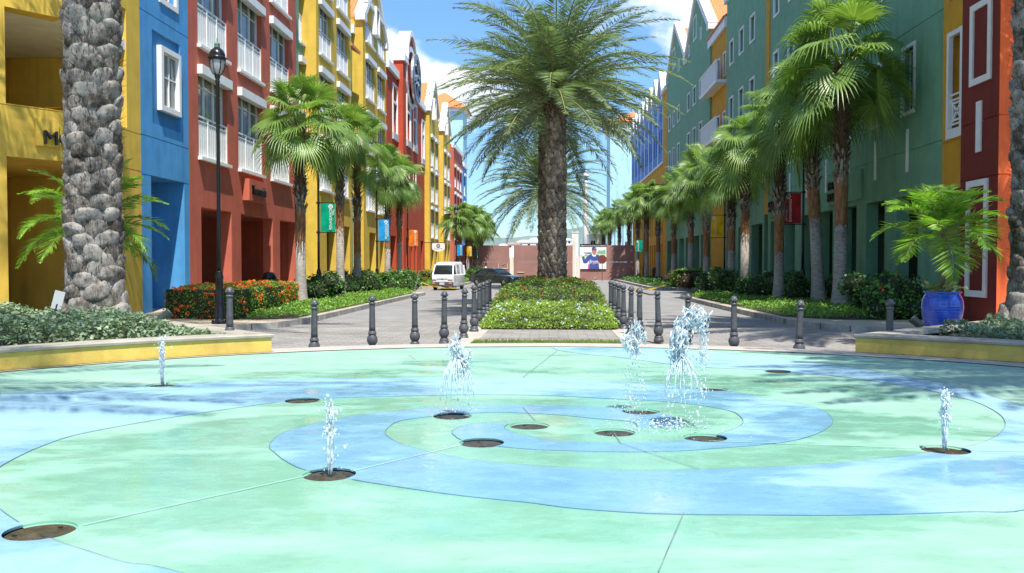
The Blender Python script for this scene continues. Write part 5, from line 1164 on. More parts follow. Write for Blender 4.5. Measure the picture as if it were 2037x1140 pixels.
# median mound: plumbago in front, ixora behind
def mound(name, label, P, hf, n, m, fl, nf, seed, size, frad, psz):
    rng = np.random.default_rng(seed); r = thing(name, label, 'hedge'); q = poly_pts(rng, P, n); h = hf(q); keep = rng.random(n) < 1.0
    z = ZK - .03 + h*(1 - .55*np.exp(-edge_dist(P, q)/.22)) + lump(q, 1.6, seed)*.14 + lump(q, 3.6, seed)*.10 + lump(q, 8, seed)*.05 - rng.exponential(.04, n)
    A = np.column_stack([q, z]); Pn = np.array(P); seg = np.roll(Pn, -1, 0) - Pn; ln = np.linalg.norm(seg, axis=1); ns = n//3; idx = rng.choice(len(Pn), ns, p=ln/ln.sum()); s = Pn[idx] + seg[idx]*rng.random(ns)[:, None]; t = rng.random(ns)
    s = s + unit(Pn.mean(0) - s)*(.12*t**2 + rng.exponential(.03, ns))[:, None]; A = np.concatenate([A, np.column_stack([s, ZK + t*hf(s)*.5])]); L = Leaves(); scatter_leaves(L, rng, A, size, .55); link('foliage', L.mesh('foliage', m), r)
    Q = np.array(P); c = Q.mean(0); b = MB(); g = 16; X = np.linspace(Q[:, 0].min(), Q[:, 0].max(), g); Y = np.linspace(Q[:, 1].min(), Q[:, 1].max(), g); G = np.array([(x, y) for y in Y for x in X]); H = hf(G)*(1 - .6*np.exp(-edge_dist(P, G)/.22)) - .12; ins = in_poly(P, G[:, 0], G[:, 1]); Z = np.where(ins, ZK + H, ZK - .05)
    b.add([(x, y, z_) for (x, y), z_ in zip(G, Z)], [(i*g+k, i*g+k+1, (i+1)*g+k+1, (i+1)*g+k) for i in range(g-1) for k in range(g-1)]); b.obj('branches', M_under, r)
    k = rng.choice(len(A), nf*3); F = A[k] + np.array([0, 0, .03]); cl = np.array([noise.noise((p[0]*1.1+seed, p[1]*1.1, 3.0)) for p in F]); F = F[cl > -.12][:nf]; o = link('blossoms', blossoms(rng, F, frad, fl, 9, psz), r); o['kind'] = 'stuff'; return r
mound('flowering_hedge', 'low rounded plumbago hedge dotted with pale blue flowers at the front of the median', [(-1.55, 20.5), (1.6, 20.5), (1.75, 21.2), (1.72, 24.6), (-1.68, 24.6), (-1.7, 21.2)], lambda q: .30 + .26*np.clip((q[:, 1]-20.5)/2.6, 0, 1) - .04*q[:, 0]**2, 15000, M_plum, M_bfl, 95, 7, .055, .055, .04)
mound('flowering_hedge', 'higher mound of green leaves with orange red shoots round the front median palm', [(-1.7, 24.4), (1.75, 24.4), (1.78, 33), (-1.72, 33)], lambda q: .62 + .48*np.clip((q[:, 1]-24.2)/2.6, 0, 1) - .10*np.maximum(0, np.abs(q[:, 0])-.5)**2 - .25*np.clip((q[:, 1]-29)/3, 0, 1), 15000, leafmat('median mound leaf', (.10, .20, .025), (.25, .36, .06), .45, .3), M_rfl, 190, 9, .06, .05, .045)
hedge('median_bed', 'long low green bed on the far median beyond the palm trunks', [(-1.6, 34), (1.6, 34), (1.5, 64), (-1.5, 64)], .55, ZK - .03, 5000, M_plum, None, 0, 11, .12, cat='bed')
# ground cover beds and planter creepers: nobody can count these
def cover(name, P, n, m, size, z, hmax, seed, fl=None, nf=0, mound_=.0):
    rng = np.random.default_rng(seed); q = poly_pts(rng, P, n); ed = np.clip(edge_dist(P, q)/.25, 0, 1); h = hmax*(.45 + .55*ed)*(.65 + .6*(lump(q, 1.8, seed)+.3)) + .05*lump(q, 6, seed)
    A = np.column_stack([q, z + np.maximum(.01, h*rng.random(n)**.35)]); L = Leaves(); scatter_leaves(L, rng, A, size, .6)
    if fl:
        F = A[rng.choice(n, nf)]; F[:, 2] += .03; b = np.repeat(F, 5, 0) + rng.normal(0, .012, (nf*5, 3)); d = rand_dirs(rng, len(b), .3); t = unit(np.cross(d, rand_dirs(rng, len(b)))); L.kites(b, t, np.cross(d, t), .04, .035, None, 0, 1, .5)
    return tag(link(name, L.mesh(name, [m, fl or m]), None), kind='stuff')
structure('bed_soil', MB().sheet([(-10.9, 24.5), (-8.0, 23.4), (-7.2, 24.2), (-7.15, 45), (-7.6, 46.4), (-10.9, 46.4)], ZK + .006), M_soil)
structure('bed_soil', MB().sheet([(11.0, 24.2), (8.0, 24.0), (6.9, 25.3), (6.75, 42), (7.2, 43.6), (11.0, 43.6)], ZK + .006), M_soil)
structure('bed_soil', MB().sheet([(-7.0, 58.5), (-7.0, 87), (-10.9, 87), (-10.9, 58.5)], ZK + .006), M_soil)
structure('bed_soil', MB().sheet([(7.0, 57), (11, 57), (11, 87), (7.0, 87)], ZK + .006), M_soil)
cover('ground_cover', [(-9.4, 31.5), (-8.9, 28), (-8.65, 25), (-8.5, 23.5), (-7.9, 23.5), (-7.2, 24.4), (-7.15, 36), (-7.15, 45), (-7.6, 46.2), (-9.9, 46.2)], 26000, M_cover, .07, ZK, .24, 13, M_yfl, 90)
cover('ground_cover', [(10.8, 24.6), (8.0, 24.2), (6.95, 25.4), (6.8, 42), (7.2, 43.4), (10.8, 43.4)], 24000, M_cover, .075, ZK, .24, 14, M_yfl, 50)
cover('ground_cover', [(-7.0, 58.6), (-7.0, 86.5), (-10.5, 86.5), (-10.5, 58.6)], 6000, M_cover, .14, ZK, .35, 15)
cover('ground_cover', [(7.0, 57.2), (10.8, 57.2), (10.8, 86.5), (7.0, 86.5)], 6000, M_shrub, .14, ZK, .35, 16)
g = MB(); gp = [(-1.5, 16.2), (1.55, 16.2), (1.6, 17.4), (-1.55, 17.4)]
rng = np.random.default_rng(4); q = poly_pts(rng, [(-1.5, 15.9), (1.55, 15.9), (1.55, 17.2), (-1.5, 17.2)], 5200); L = Leaves(); n = len(q); d = unit(np.column_stack([rng.normal(0, .35, n), rng.normal(0, .35, n), np.ones(n)])); L.kites(np.column_stack([q, np.full(n, ZK-.03)]), d, rand_dirs(rng, n)*np.array([1, 1, .1]), .10, .012); tag(link('grass', L.mesh('grass', leafmat('turf blade', (.14, .22, .03), (.26, .33, .06), .5, .3)), None), kind='stuff')
structure('turf_soil', MB().prism([(-1.55, 15.75), (1.6, 15.75), (1.6, 17.3), (-1.55, 17.3)], -.42, ZK - .02, bottom=False), M_soil)
# ------------------------------------------------------------------ planters
M_pwall = mat('yellow planter plaster', (.54, .35, .08), .85, .2, 2.2, .3, 40, col2=(.66, .47, .10), fac=(.3, .6), big=.5); M_footline = mat('dark foot line', (.06, .05, .02), .95, .5, 9.0)
def arc_pts(a0, a1, r, n=26): return [(FC.x + r*math.cos(R_(a0+(a1-a0)*i/n)), FC.y + r*math.sin(R_(a0+(a1-a0)*i/n))) for i in range(n+1)]
def planter(label, side):
    s = side; c = gz(541, 702) if s < 0 else gz(1701, 702)
    a_end = math.degrees(math.atan2(c.y - FC.y, c.x - FC.x)); r = math.hypot(c.x - FC.x, c.y - FC.y) + .02
    far = 178 if s < 0 else 2
    front = arc_pts(a_end, far, r); e = Vector((-.70, .71) if s < 0 else (.73, .68)); back = (front[0][0] + e.x*7.4, front[0][1] + e.y*7.4)
    outer = [(s*13.2, 17.6), (s*13.6, front[-1][1])]
    loop = list(reversed(front)) + [back] + outer           # closed outline
    t = thing('planter', label, 'planter', (0, 0, 0))
    def offset(P, d):
        ce = Vector((s*10.6, 12.0)); o = []
        n = len(P)
        ar = sum(P[i][0]*P[(i+1) % n][1]-P[(i+1) % n][0]*P[i][1] for i in range(n)); sg = 1 if ar > 0 else -1
        for i in range(n):
            a, b, c_ = Vector(P[i-1]), Vector(P[i]), Vector(P[(i+1) % n]); u = (b-a).normalized(); v = (c_-b).normalized(); na = Vector((u.y, -u.x))*sg; nb = Vector((v.y, -v.x))*sg; m = (na+nb)
            m = m/max(.35, m.length**2/2) if m.length > 1e-6 else na
            o.append((b.x + m.x*d, b.y + m.y*d))
        return o
    def walls(mb, P, Q, z0, z1):                            # ring wall between outlines P (out) and Q (in)
        n = len(P)
        V = [(*p, z0) for p in P] + [(*p, z1) for p in P] + [(*p, z1) for p in Q] + [(*p, z0) for p in Q]
        mb.add(V, [(k*n+i, k*n+(i+1) % n, ((k+1) % 4)*n+(i+1) % n, ((k+1) % 4)*n+i) for k in range(4) for i in range(n)])
    w = MB(); walls(w, loop, offset(loop, -.25), -.42, .245); w.obj('wall', M_pwall, t)
    k = MB(); n = len(loop); A = [offset(loop, q) for q in (.005, .03, .035, .01, -.40, -.43)]; Z = [.246, .257, .290, .306, .309, .246]; V = [(*p, z) for Q, z in zip(A, Z) for p in Q]
    k.add(V, [(q*n+i, ((q+1) % 6)*n+i, ((q+1) % 6)*n+(i+1) % n, q*n+(i+1) % n) for q in range(6) for i in range(n)]); k.obj('coping', M_cop, t)
    m = MB(); line_strip(m, [p for p in arc_pts(a_end, far, r - .012, 60)], .035, .015); m.obj('foot_line', M_footline, t)  # thin dark strip along the foot of the curved wall
    MB().sheet(offset(loop, -.3), .19).obj('soil', M_soil, t)
    return offset(loop, -.42)
PL = planter('curved low yellow planter wall with a stone seat on the left of the fountain', -1)
PR_ = planter('curved low yellow planter wall with a stone seat on the right of the fountain', 1)
def band(P, lim): return [p for p in P if lim(p)]
def creeper(P, s, n, seed, hole, hm):
    rng = np.random.default_rng(seed); q = poly_pts(rng, P, n*2); keep = np.ones(len(q), bool)
    if s > 0: keep &= q[:, 0] < 12
    dist = edge_dist(P, q); keep &= (dist > .02 + .25*np.abs(lump(q, 1.1, seed)) + (.30 if s > 0 else 0)); keep &= np.hypot(q[:, 0]-hole[0], q[:, 1]-hole[1]) > .62; q = q[keep][:n]
    lf = np.clip(edge_dist(P, q)/.5, .25, 1); h = hm*lf*(.55 + 1.1*np.clip(lump(q, .9, seed) + .32, 0, 1)); z = .19 + np.maximum(.0, h*rng.random(len(q))**.4) + lump(q, 5, seed)*.04
    L = Leaves(); scatter_leaves(L, rng, np.column_stack([q, z]), .068, .75, 0, .85)
    return tag(link('creeper', L.mesh('creeper', M_grey)), kind='stuff')
creeper(PL, -1, 42000, 61, (lp.x, lp.y), .36); creeper(PR_, 1, 26000, 62, (rp.x, rp.y), .26)

# ------------------------------------------------------------------ bollards
def bollard_parts():
    s = MB(); s.lathe([(.105, 0), (.105, .075), (.085, .085), (.095, .115), (.065, .15)], 24); base = s.mesh('base', M_iron, True)
    b = MB(); n = 32; prof = [(.06, .15), (.085, .185), (.102, .235), (.098, .285), (.072, .335), (.066, .35)]
    b.lathe(prof, n, jit=lambda a, z: .045*abs(math.sin(6*a))); bulb = b.mesh('bulb', M_iron, True)
    c = MB(); c.lathe([(.066, .35), (.082, .362), (.082, .385), (.070, .395), (.072, .41), (.060, .425)], 24); collar = c.mesh('collar', M_iron, True)
    f = MB(); f.lathe([(.062, .42), (.060, .5), (.052, .92), (.051, .94)], 40, jit=lambda a, z: -.13*max(0, math.cos(10*a))**.7); shaft = f.mesh('shaft', M_iron, True)
    k = MB(); k.lathe([(.052, .935), (.064, .945), (.066, .965), (.052, .975), (.040, .985)], 24); neck = k.mesh('neck', M_iron, True)
    h = MB(); h.ball((0, 0, 1.04), .068, 20, 14)
    for q in range(5):
        a = q*2*math.pi/5; h.ball((.056*math.cos(a), .056*math.sin(a), 1.032), .026, 8, 6)
        h.ball((.035*math.cos(a+.6), .035*math.sin(a+.6), 1.088), .018, 8, 6)
    h.ball((0, 0, 1.10), .018, 8, 6); head = h.mesh('ball_head', M_iron, True)
    return [base, bulb, collar, shaft, neck, head]
BP = bollard_parts(); GB = 'cast iron bollards'
def bollard(label, x, y, z):
    r = thing('bollard', 'grey iron bollard ' + label, 'bollard', (x, y, z), random.random()*6, GB); r.rotation_euler = (random.gauss(0, .010), random.gauss(0, .010), random.random()*6)
    for me in BP: link(me.name.split('.')[0], me, r)
def bx(px, d): return gy(px, 560, d).x
for lab, px, d, z in (('behind the left planter corner, beside the lamp post', 456, 14.5, -.06), ('alone at the left, in front of the second palm', 624, 15.3, -.305), ('second from the left on the road, behind the green floor', 740, 16.4, -.27), ('third from the left on the road edge', 825, 17.0, -.25), ('fourth from the left, directly left of the first plume', 883, 17.5, -.22)):
    bollard(lab, bx(px, d), d, z)
for k, (px, d) in enumerate(((922, 18.2), (943, 19.9), (953, 21.6), (962, 23.3), (968.5, 25.0), (974, 26.7))):
    bollard(('%s from the front in the line left of the median hedge' % ('first', 'second', 'third', 'fourth', 'fifth', 'last')[k]), bx(px, d), d, ZK - .05 if k else ZK - .08)
for k, (px, d) in enumerate(((1273, 18.1), (1255, 19.3), (1241, 20.9), (1231, 22.5), (1222, 24.2), (1215, 25.9))):
    bollard(('%s from the front in the line right of the median hedge' % ('first', 'second', 'third', 'fourth', 'fifth', 'last')[k]), bx(px, d), d, ZK - .06)
for lab, px, d, z in (('standing free on the paving between the small plume and the arched plume', 1311, 18.3, -.22), ('hidden below by the tallest water plume on the right', 1369, 17.2, -.25), ('on the right paving between the arched plume and the palms', 1461, 16.4, -.27), ('nearest on the right road edge, in front of the red banner palm', 1590, 15.3, -.30), ('in shade beside the right planter and the blue pot', 1770, 14.9, -.26)):
    bollard(lab, bx(px, d), d, z)
ra = MB(); p0, p1, p2 = (Vector((bx(1255, 19.3), 19.3, .83)), Vector((bx(1273, 18.1), 18.1, .86)), Vector((bx(1311, 18.3), 18.3, .80)))
ra.tube([p1, (p1+p2)/2 + Vector((0, 0, -.03)), p2], .018, 8); tag(ra.obj('rail', M_iron), 'grey hanging rail between the two bollards at the right front of the median', 'rail')

# ------------------------------------------------------------------ lamp posts and banners
M_lglass = None
def lglass():
    m, t, b = newmat('frosted lamp glass'); b.inputs['Base Color'].default_value = (.72, .74, .74, 1); b.inputs['Roughness'].default_value = .25; b.inputs['Transmission Weight'].default_value = .45; return m
M_lglass = lglass(); M_verd = mat('green copper cap', (.12, .25, .20), .5, .3, 12)
def lamp_meshes(H=7.2):
    b = MB(); b.lathe([(.20, 0), (.20, .06), (.155, .10), (.14, .16), (.13, .42), (.125, .45), (.10, .5), (.098, 1.15), (.105, 1.17), (.10, 1.25), (.082, 1.30), (.085, 1.34), (.055, 1.38)], 24)
    for k in range(8): a = k*math.pi/4; b.box(.17*math.cos(a)-.03, .17*math.sin(a)-.03, 0, .17*math.cos(a)+.03, .17*math.sin(a)+.03, .13)
    sh = MB(); sh.lathe([(.055, 1.36), (.052, 2.5), (.056, 2.52), (.056, 2.56), (.048, 2.6), (.045, H-1.0), (.06, H-.98), (.06, H-.94), (.05, H-.92), (.055, H-.88), (.075, H-.85), (.06, H-.80)], 16)
    g = MB(); g.lathe([(.05, H-.80), (.11, H-.74), (.16, H-.62), (.175, H-.45), (.17, H-.40)], 20)
    c = MB()
    for k in range(6):
        a = k*math.pi/3; c.tube([(r*math.cos(a), r*math.sin(a), H+z) for r, z in ((.06, -.81), (.125, -.74), (.175, -.62), (.195, -.45), (.20, -.38))], .011, 9)
    c.lathe([(.20, H-.42), (.215, H-.40), (.215, H-.37), (.20, H-.35)], 24)
    hd = MB(); hd.lathe([(.235, H-.385), (.24, H-.36), (.20, H-.33), (.205, H-.30), (.195, H-.24), (.15, H-.16), (.09, H-.11), (.07, H-.10)], 24)
    for k in range(6): a = k*math.pi/3; hd.ball((.23*math.cos(a), .23*math.sin(a), H-.35), .022, 8, 6)
    v = MB(); v.lathe([(.075, H-.11), (.075, H-.06), (.05, H-.04), (.085, H-.02), (.05, H+.02), (.02, H+.05), (.012, H+.16)], 16)
    return [('base', b.mesh('base', M_blk, True)), ('pole', sh.mesh('pole', M_blk, True)), ('lantern_glass', g.mesh('lantern_glass', M_lglass, True)), ('cage', c.mesh('cage', M_blk, True)), ('hood', hd.mesh('hood', M_blk, True)), ('finial', v.mesh('finial', M_verd, True))]
LM = lamp_meshes(); GL = 'black lamp posts'
def lamp(label, x, y, z=ZK, s=1.0):
    r = thing('lamp_post', label, 'lamp post', (x, y, z), .3, GL); r.scale = (s, s, s)
    for n, me in LM: link(n, me, r)
p = gz(437, 644, ZK); lamp('tall black lamp post with a glass lantern in front of the orange flowering hedge', p.x, p.y)
M_fab = {}
def fabric(n, c): return leafmat('banner cloth ' + n, c, c, .7, .25, .2)
M_let = mat('white banner print', (.80, .80, .78), .6, .03)
def banner(label, plabel, px, X, wpx, ytop, ybot, col, side, words, down=False, hidetext=False):
    d = YX(px, X); lamp(plabel, X, d, ZK, .97); zt, zb = gy(px, ytop, d).z, gy(px, ybot, d).z; w = wpx*d/FPX; h = zt - zb
    t = thing('banner', label, 'banner', (X, d - .02, zb), 0, 'cloth banners on the lamp posts'); s = side
    a = MB(); 
    for z in (h + .03, -.03): a.tube([(0, 0, z), (s*(.10 + w + .05), 0, z)], .018, 12); a.box(-.07, -.07, z-.045, .07, .07, z+.045)
    a.obj('bracket', M_blk, t)
    n = 10; V = []; F = []
    for i in range(n+1):
        for k in range(n+1):
            u, v = i/n, k/n; V.append((s*(.10 + u*w), .02*math.sin(v*3.1+u*4)*math.sin(u*3.1) - .0, v*h))
    F = [(i*(n+1)+k, (i+1)*(n+1)+k, (i+1)*(n+1)+k+1, i*(n+1)+k+1) for i in range(n) for k in range(n)]
    c = MB(); c.add(V, F); c.obj('cloth', fabric(col[0], col[1]), t, True)
    x0 = min(s*.10, s*(.10+w))
    rot = (math.pi/2, -math.pi/2 if not down else math.pi/2, 0)
    dx = .80 if not down else .22
    e = MB(); disc(e, x0 + w*(dx - .08 if not down else dx), -.045, h*.885, w*.155, .004, 20); e.obj('emblem', M_let, t)
    f = MB(); ringd(f, x0 + w*(dx - .08 if not down else dx), -.05, h*.885, w*.05, w*.09, .003, 16); f.obj('emblem_ring', fabric(col[0], col[1]), t)
    L1 = h*.73
    for txt, off, ln, al in words:
        me = text_mesh(txt, 1.0, .004); wd = max(v.co.x for v in me.vertices); sc = ln*h/wd; sy = min(sc*1.15, w*.26/ .72 if off == 0 else w*.17/.72)
        for v_ in me.vertices: v_.co.x *= sc; v_.co.y *= sy
        me.materials.append(M_let); o = link('lettering', me, t)
        if not down:
            o.rotation_euler = (math.pi/2, 0, 0); o.matrix_basis = Matrix.Translation((x0 + w*(.80 + off), -.05, h*al)) @ Matrix.Rotation(math.pi/2, 4, 'X') @ Matrix.Rotation(math.pi/2, 4, 'Z')
        else:
            o.matrix_basis = Matrix.Translation((x0 + w*(.17 + off), -.05, h*(.80 if off > 0 else al))) @ Matrix.Rotation(math.pi/2, 4, 'X') @ Matrix.Rotation(-math.pi/2, 4, 'Z')
XLm, XRm = -9.9, 10.3
PLB = 'black lamp post carrying the %s banner'
banner('green cloth banner with white upright lettering on the left, behind the first bollards', PLB % 'green left', 634, XLm, 29, 405, 461, ('green', (.0, .36, .22)), 1, [('RENAISSANCE', 0, .73, .07), ('MALL', .17, .22, .58)])
banner('sky blue cloth banner with white upright lettering, second on the left', PLB % 'large sky blue left', 750, XLm, 21.5, 437, 479, ('blue', (.02, .36, .80)), 1, [('RENAISSANCE', 0, .74, .07), ('MARKETPLACE', .16, .62, .18)])
banner('orange cloth banner on the left in front of the deep red building', PLB % 'orange left', 811, XLm, 18, 457, 490, ('orange', (.80, .20, .02)), 1, [('RENAISSANCE', 0, .74, .07)])
p = gx(906, 560, -10.4); lamp('far black lamp post with a round lantern at the far left palms', -10.0, YX(906, -10.0), ZK, .96)
for lab, px, X, w, yt, yb, col in (('small sky blue cloth banner among the far left palms', 907.5, -8.6, 10.5, 487, 509, ('blue', (.02, .36, .80))), ('small yellow cloth banner among the far left palms', 926.5, -8.2, 10, 490, 510, ('yellow', (.85, .50, .02))), ('small dark green cloth banner among the far left palms', 942, -7.6, 8, 497, 514, ('dark green', (.01, .13, .09)))):
    banner(lab, PLB % lab.split(' cloth')[0].replace('small', 'far left'), px, X, w, yt, yb, col, 1, [('RENAISSANCE', 0, .74, .07)])
banner('dark red cloth banner with white lettering running downwards, right of the street', PLB % 'dark red', 1597, XRm, 32, 384, 445, ('dark red', (.38, .025, .035)), -1, [('RENAISSANCE', .09, .74, .80), ('THE RIF FORT', -.11, .40, .47)], True)
banner('bright yellow cloth banner hanging between the right palms', PLB % 'bright yellow right', 1441, XRm, 23, 429, 472, ('yellow', (.85, .50, .02)), -1, [('RENAISSANCE', .09, .74, .80)], True)
for lab, px, X, w, yt, yb, col in (('small green cloth banner in the far right row of palms', 1281, 9.6, 14, 478, 501, ('green', (.0, .36, .22))), ('small orange red cloth banner in the far right row of palms', 1256, 9.4, 11, 482, 504, ('orange red', (.50, .10, .02))), ('small crimson cloth banner in the far right row of palms', 1239, 9.0, 11, 491, 511, ('crimson', (.50, .03, .06))), ('small sky blue cloth banner in the far right row of palms', 1223, 8.6, 10, 494, 513, ('blue', (.02, .36, .80)))):
    banner(lab, PLB % lab.split(' cloth')[0].replace('small', 'far right'), px, X, w, yt, yb, col, -1, [('RENAISSANCE', .09, .74, .80)], True)

# ------------------------------------------------------------------ potted palms, lamps, bins
M_potb = None
def potmat():
    m, t, b = newmat('glazed cobalt blue'); L = t.links.new; tc = N(t, 'ShaderNodeTexCoord'); n = N(t, 'ShaderNodeTexNoise', i_Scale=7.0, i_Detail=6.0); L(tc.outputs['Object'], n.inputs['Vector'])
    r = N(t, 'ShaderNodeValToRGB'); L(n.outputs[0], r.inputs[0]); r.color_ramp.elements[0].color = (.006, .035, .36, 1); r.color_ramp.elements[1].color = (.015, .10, .62, 1); L(r.outputs[0], b.inputs['Base Color'])
    b.inputs['Roughness'].default_value = .12; b.inputs['Coat Weight'].default_value = .6
    w = N(t, 'ShaderNodeTexWave', wave_type='BANDS', bands_direction='Z', i_Scale=6.0); w.inputs['Distortion'].default_value = .6; L(tc.outputs['Object'], w.inputs['Vector']); bp = N(t, 'ShaderNodeBump', i_Strength=.3, i_Distance=.012); L(w.outputs['Fac'], bp.inputs['Height']); L(bp.outputs[0], b.inputs['Normal']); return m
def pot(label, loc, h=1.0, r=.40):
    t = thing('plant_pot', label, 'plant pot', loc, 0)
    m = MB(); m.lathe([(r*.50, 0), (r*.58, h*.05), (r*.80, h*.30), (r*.95, h*.52), (r*1.0, h*.68), (r*.97, h*.82), (r*.88, h*.91), (r*.80, h*.94), (r*.88, h*.965), (r*.90, h*1.0), (r*.80, h*1.0), (r*.76, h*.90)], 48, caps=True); m.obj('body', potmat(), t, True)
    MB().lathe([(r*.84, h*.905), (r*.3, h*.93), (.02, h*.94)], 24).obj('soil', M_soil, t); return t
def pot_palm(label, loc, H, seed, nf, Ln, az0=0.0, pitch=None):
    rng = np.random.default_rng(seed); t = thing('potted_palm', label, 'palm tree', loc, 0, 'small feather palms')
    s = MB(); s.tube([(0, 0, 0), (.02, .01, H*.5), (.0, .03, H)], [.055, .042, .03], 10); s.tube([(.05, .03, 0), (.07, .02, H*.5), (.05, -.02, H*.9)], [.04, .03, .025], 8); s.obj('stem', mat('ringed palm stem', (.12, .09, .05), .8, .4, 3.0, .3, 30, col2=(.25, .22, .10), stretch=(1, 1, 8)), t, True)
    L = Leaves()
    for i in range(nf):
        q = (i+.5)/nf; az = az0 + i*2.39996; el = R_(86 - 90*q) + rng.normal(0, .1)
        feather_frond(L, rng, np.array([0, 0.02, H - .1 + .1*(1-q)]), az, el, Ln*rng.uniform(.85, 1.1), R_(74 + rng.uniform(-8, 26)), 40, .46, .044, v=.22, droop_l=.22, bare=.16, rw=.016)
    link('crown', L.mesh('crown', [M_pot, M_rach]), t); return t
potp = Vector((bx(1875, 17.3), 17.3, -.09)); potp.x = gy(1875, 560, 17.3).x
pot('large glazed cobalt blue plant pot beside the red corner building on the right', potp, 1.0, .385)
pot_palm('bright green feather palm growing in the blue pot on the right', potp + Vector((0, 0, .92)), 1.25, 81, 21, 1.42, 2.9)
u = MB()
lpot = Vector((gy(184, 500, 18.6).x, 18.6, -.1)); pot('plain plant pot hidden behind the thick left palm trunk', lpot, .8, .36)
pot_palm('bright green feather palm peeping out behind the thick left palm trunk', lpot + Vector((0, 0, .75)), 1.6, 83, 32, 1.9, .2)
rng = np.random.default_rng(9); q = rng.normal(0, .16, (90, 2)); L = Leaves(); scatter_leaves(L, rng, np.column_stack([q[:, 0] + potp.x, q[:, 1]*.8 + potp.y - .08, potp.z + .97 + rng.random(90)*.16]), .15, .9); tag(link('pot_plant', L.mesh('pot_plant', leafmat('cream edged leaf', (.20, .27, .06), (.45, .48, .22), .5, .25))), 'small pale green leafy plant filling the rim of the blue pot', 'plant')
def floodlight(label, loc, rz, tilt):
    t = thing('floodlight', label, 'floodlight', loc, rz, 'black garden floodlights'); t.scale = (.68,)*3; h = MB(); h.lathe([(.10, 0), (.115, .03), (.12, .30), (.13, .31), (.13, .36)], 20); o = h.obj('housing', mat('dark green grey housing', (.03, .045, .04), .5, .2, 6), t, True, (0, 0, .22), (tilt, 0, 0))
    g = MB(); g.lathe([(.115, .35), (.01, .352)], 20); g.obj('lens', M_glassd, o); b = MB(); b.tube([(0, 0, 0), (0, 0, .26)], .02, 12); b.box(-.09, -.03, 0, .09, .03, .02); b.obj('stand', M_blk, t)
p = gz(1828, 640, .16); floodlight('dark garden floodlight tilted beside the blue pot', (gy(1835, 625, 16.6).x, 16.6, .10), .9, -.9)
floodlight('dark garden floodlight half sunk in the grey creeper on the left', (gy(318, 612, 16.5).x, 16.5, .20), 2.2, .9)
def bin_(label, x, y):
    t = thing('waste_bin', label, 'waste bin', (x, y, ZK), .2, 'round waste bins with wooden slats')
    w = MB(); n = 22
    for k in range(n):
        a = 2*math.pi*k/n; c, s = math.cos(a), math.sin(a); w.beam((.30*c, .30*s, .06), (.30*c, .30*s, .86), .026, .070, (c, s, 0))
    w.obj('slat_body', mat('reddish wood slats', (.28, .10, .04), .6, .3, 5.0, .1, 30, col2=(.42, .19, .08)), t); MB().lathe([(.27, .03), (.27, .85)], 20).obj('liner', M_blk, t)
    r = MB(); r.lathe([(.30, .86), (.40, .88), (.41, .91), (.38, .94), (.30, .95)], 28); r.obj('rim', M_blk, t, True)
    d = MB(); d.lathe([(.30, .94), (.295, 1.0), (.265, 1.10), (.20, 1.18), (.10, 1.225), (.01, 1.235)], 28); d.obj('dome_lid', M_blk, t, True)
bin_('round waste bin with a black dome lid behind the orange flowering hedge', gx(535, 560, -9.7).x - 1.6, YX(535, -11.3)); bin_('round waste bin with a black dome lid behind the far right hedge', 10.6, YX(1303, 10.6))
s_ = MB(); s_.box(-.09, -.012, 0, .09, .012, .36); o = s_.obj('notice_board', mat('grey painted board', (.42, .43, .43), .5, .06), None, False, (gy(110, 570, 16.0).x, 16.0, .58), (-.15, .28, .75)); tag(o, 'tilted grey notice board leaning at the left side of the thick palm trunk', 'notice board')
st = MB(); st.tube([(0, 0, -.5), (0, 0, .1)], .02, 12); adopt(st.obj('stake', M_blk), o)

# ------------------------------------------------------------------ vehicles
M_tyre = mat('black tyre rubber', (.015, .015, .015), .85, .2, 10); M_rim = mat('grey wheel rim', (.35, .36, .37), .4, .1, 6, metal=.6); M_carglass = mat('dark car glass', (.015, .02, .022), .05, .2, 2, spec=.9)
M_lamp = mat('clear headlamp', (.75, .78, .80), .12, .05, 3, spec=.9); M_amber = mat('amber lamp', (.70, .20, .02), .3, .05); M_plast = mat('dark grey bumper', (.07, .07, .075), .55, .15, 6)
M_plate = mat('white number plate', (.80, .80, .78), .5, .03); M_chrome = mat('chrome', (.6, .6, .6), .15, .05, metal=1.0)
def loft(mb, secs, n=6):                                    # rounded rectangular sections: (y, half bottom, half top, z0, z1, corner)
    rows = []
    for y, hb, ht, z0, z1, c in secs:
        R = []; P = [(-hb, z0), (hb, z0), (ht, z1), (-ht, z1)]
        for k in range(4):
            a, b, d = Vector(P[k-1]), Vector(P[k]), Vector(P[(k+1) % 4]); u = (a-b).normalized()*c; v = (d-b).normalized()*c
            for i in range(n+1):
                t = i/n; q = (b+u)*(1-t)**2 + b*2*t*(1-t) + (b+v)*t*t; R.append((q.x, y, q.y))
        rows.append(R)
    m = len(rows[0]); V = [p for r in rows for p in r]; F = [(i*m+k, i*m+(k+1) % m, (i+1)*m+(k+1) % m, (i+1)*m+k) for i in range(len(rows)-1) for k in range(m)]
    F += [tuple(range(m-1, -1, -1)), tuple((len(rows)-1)*m+k for k in range(m))]; mb.add(V, F)
def wheel(t, x, y, r, w, side):
    m = MB(); pr = [(r*.62, -w/2), (r*.93, -w/2), (r, -w*.32), (r, w*.32), (r*.93, w/2), (r*.62, w/2)]; m.lathe(pr, 24, caps=False); o = m.obj('tyre', M_tyre, None, True)
    wh = thing('wheel', None, None); wh.name = 'wheel'; adopt(wh, t); wh.location = (x, y, r); wh.rotation_euler = (0, math.pi/2, 0); adopt(o, wh)
    k = MB(); k.lathe([(r*.63, -w*.30), (r*.5, -w*.36), (r*.15, -w*.42), (.02, -w*.43)], 20); k.lathe([(.02, w*.43), (r*.15, w*.42), (r*.5, w*.36), (r*.63, w*.30)], 20); k.obj('rim', M_rim, wh, True)
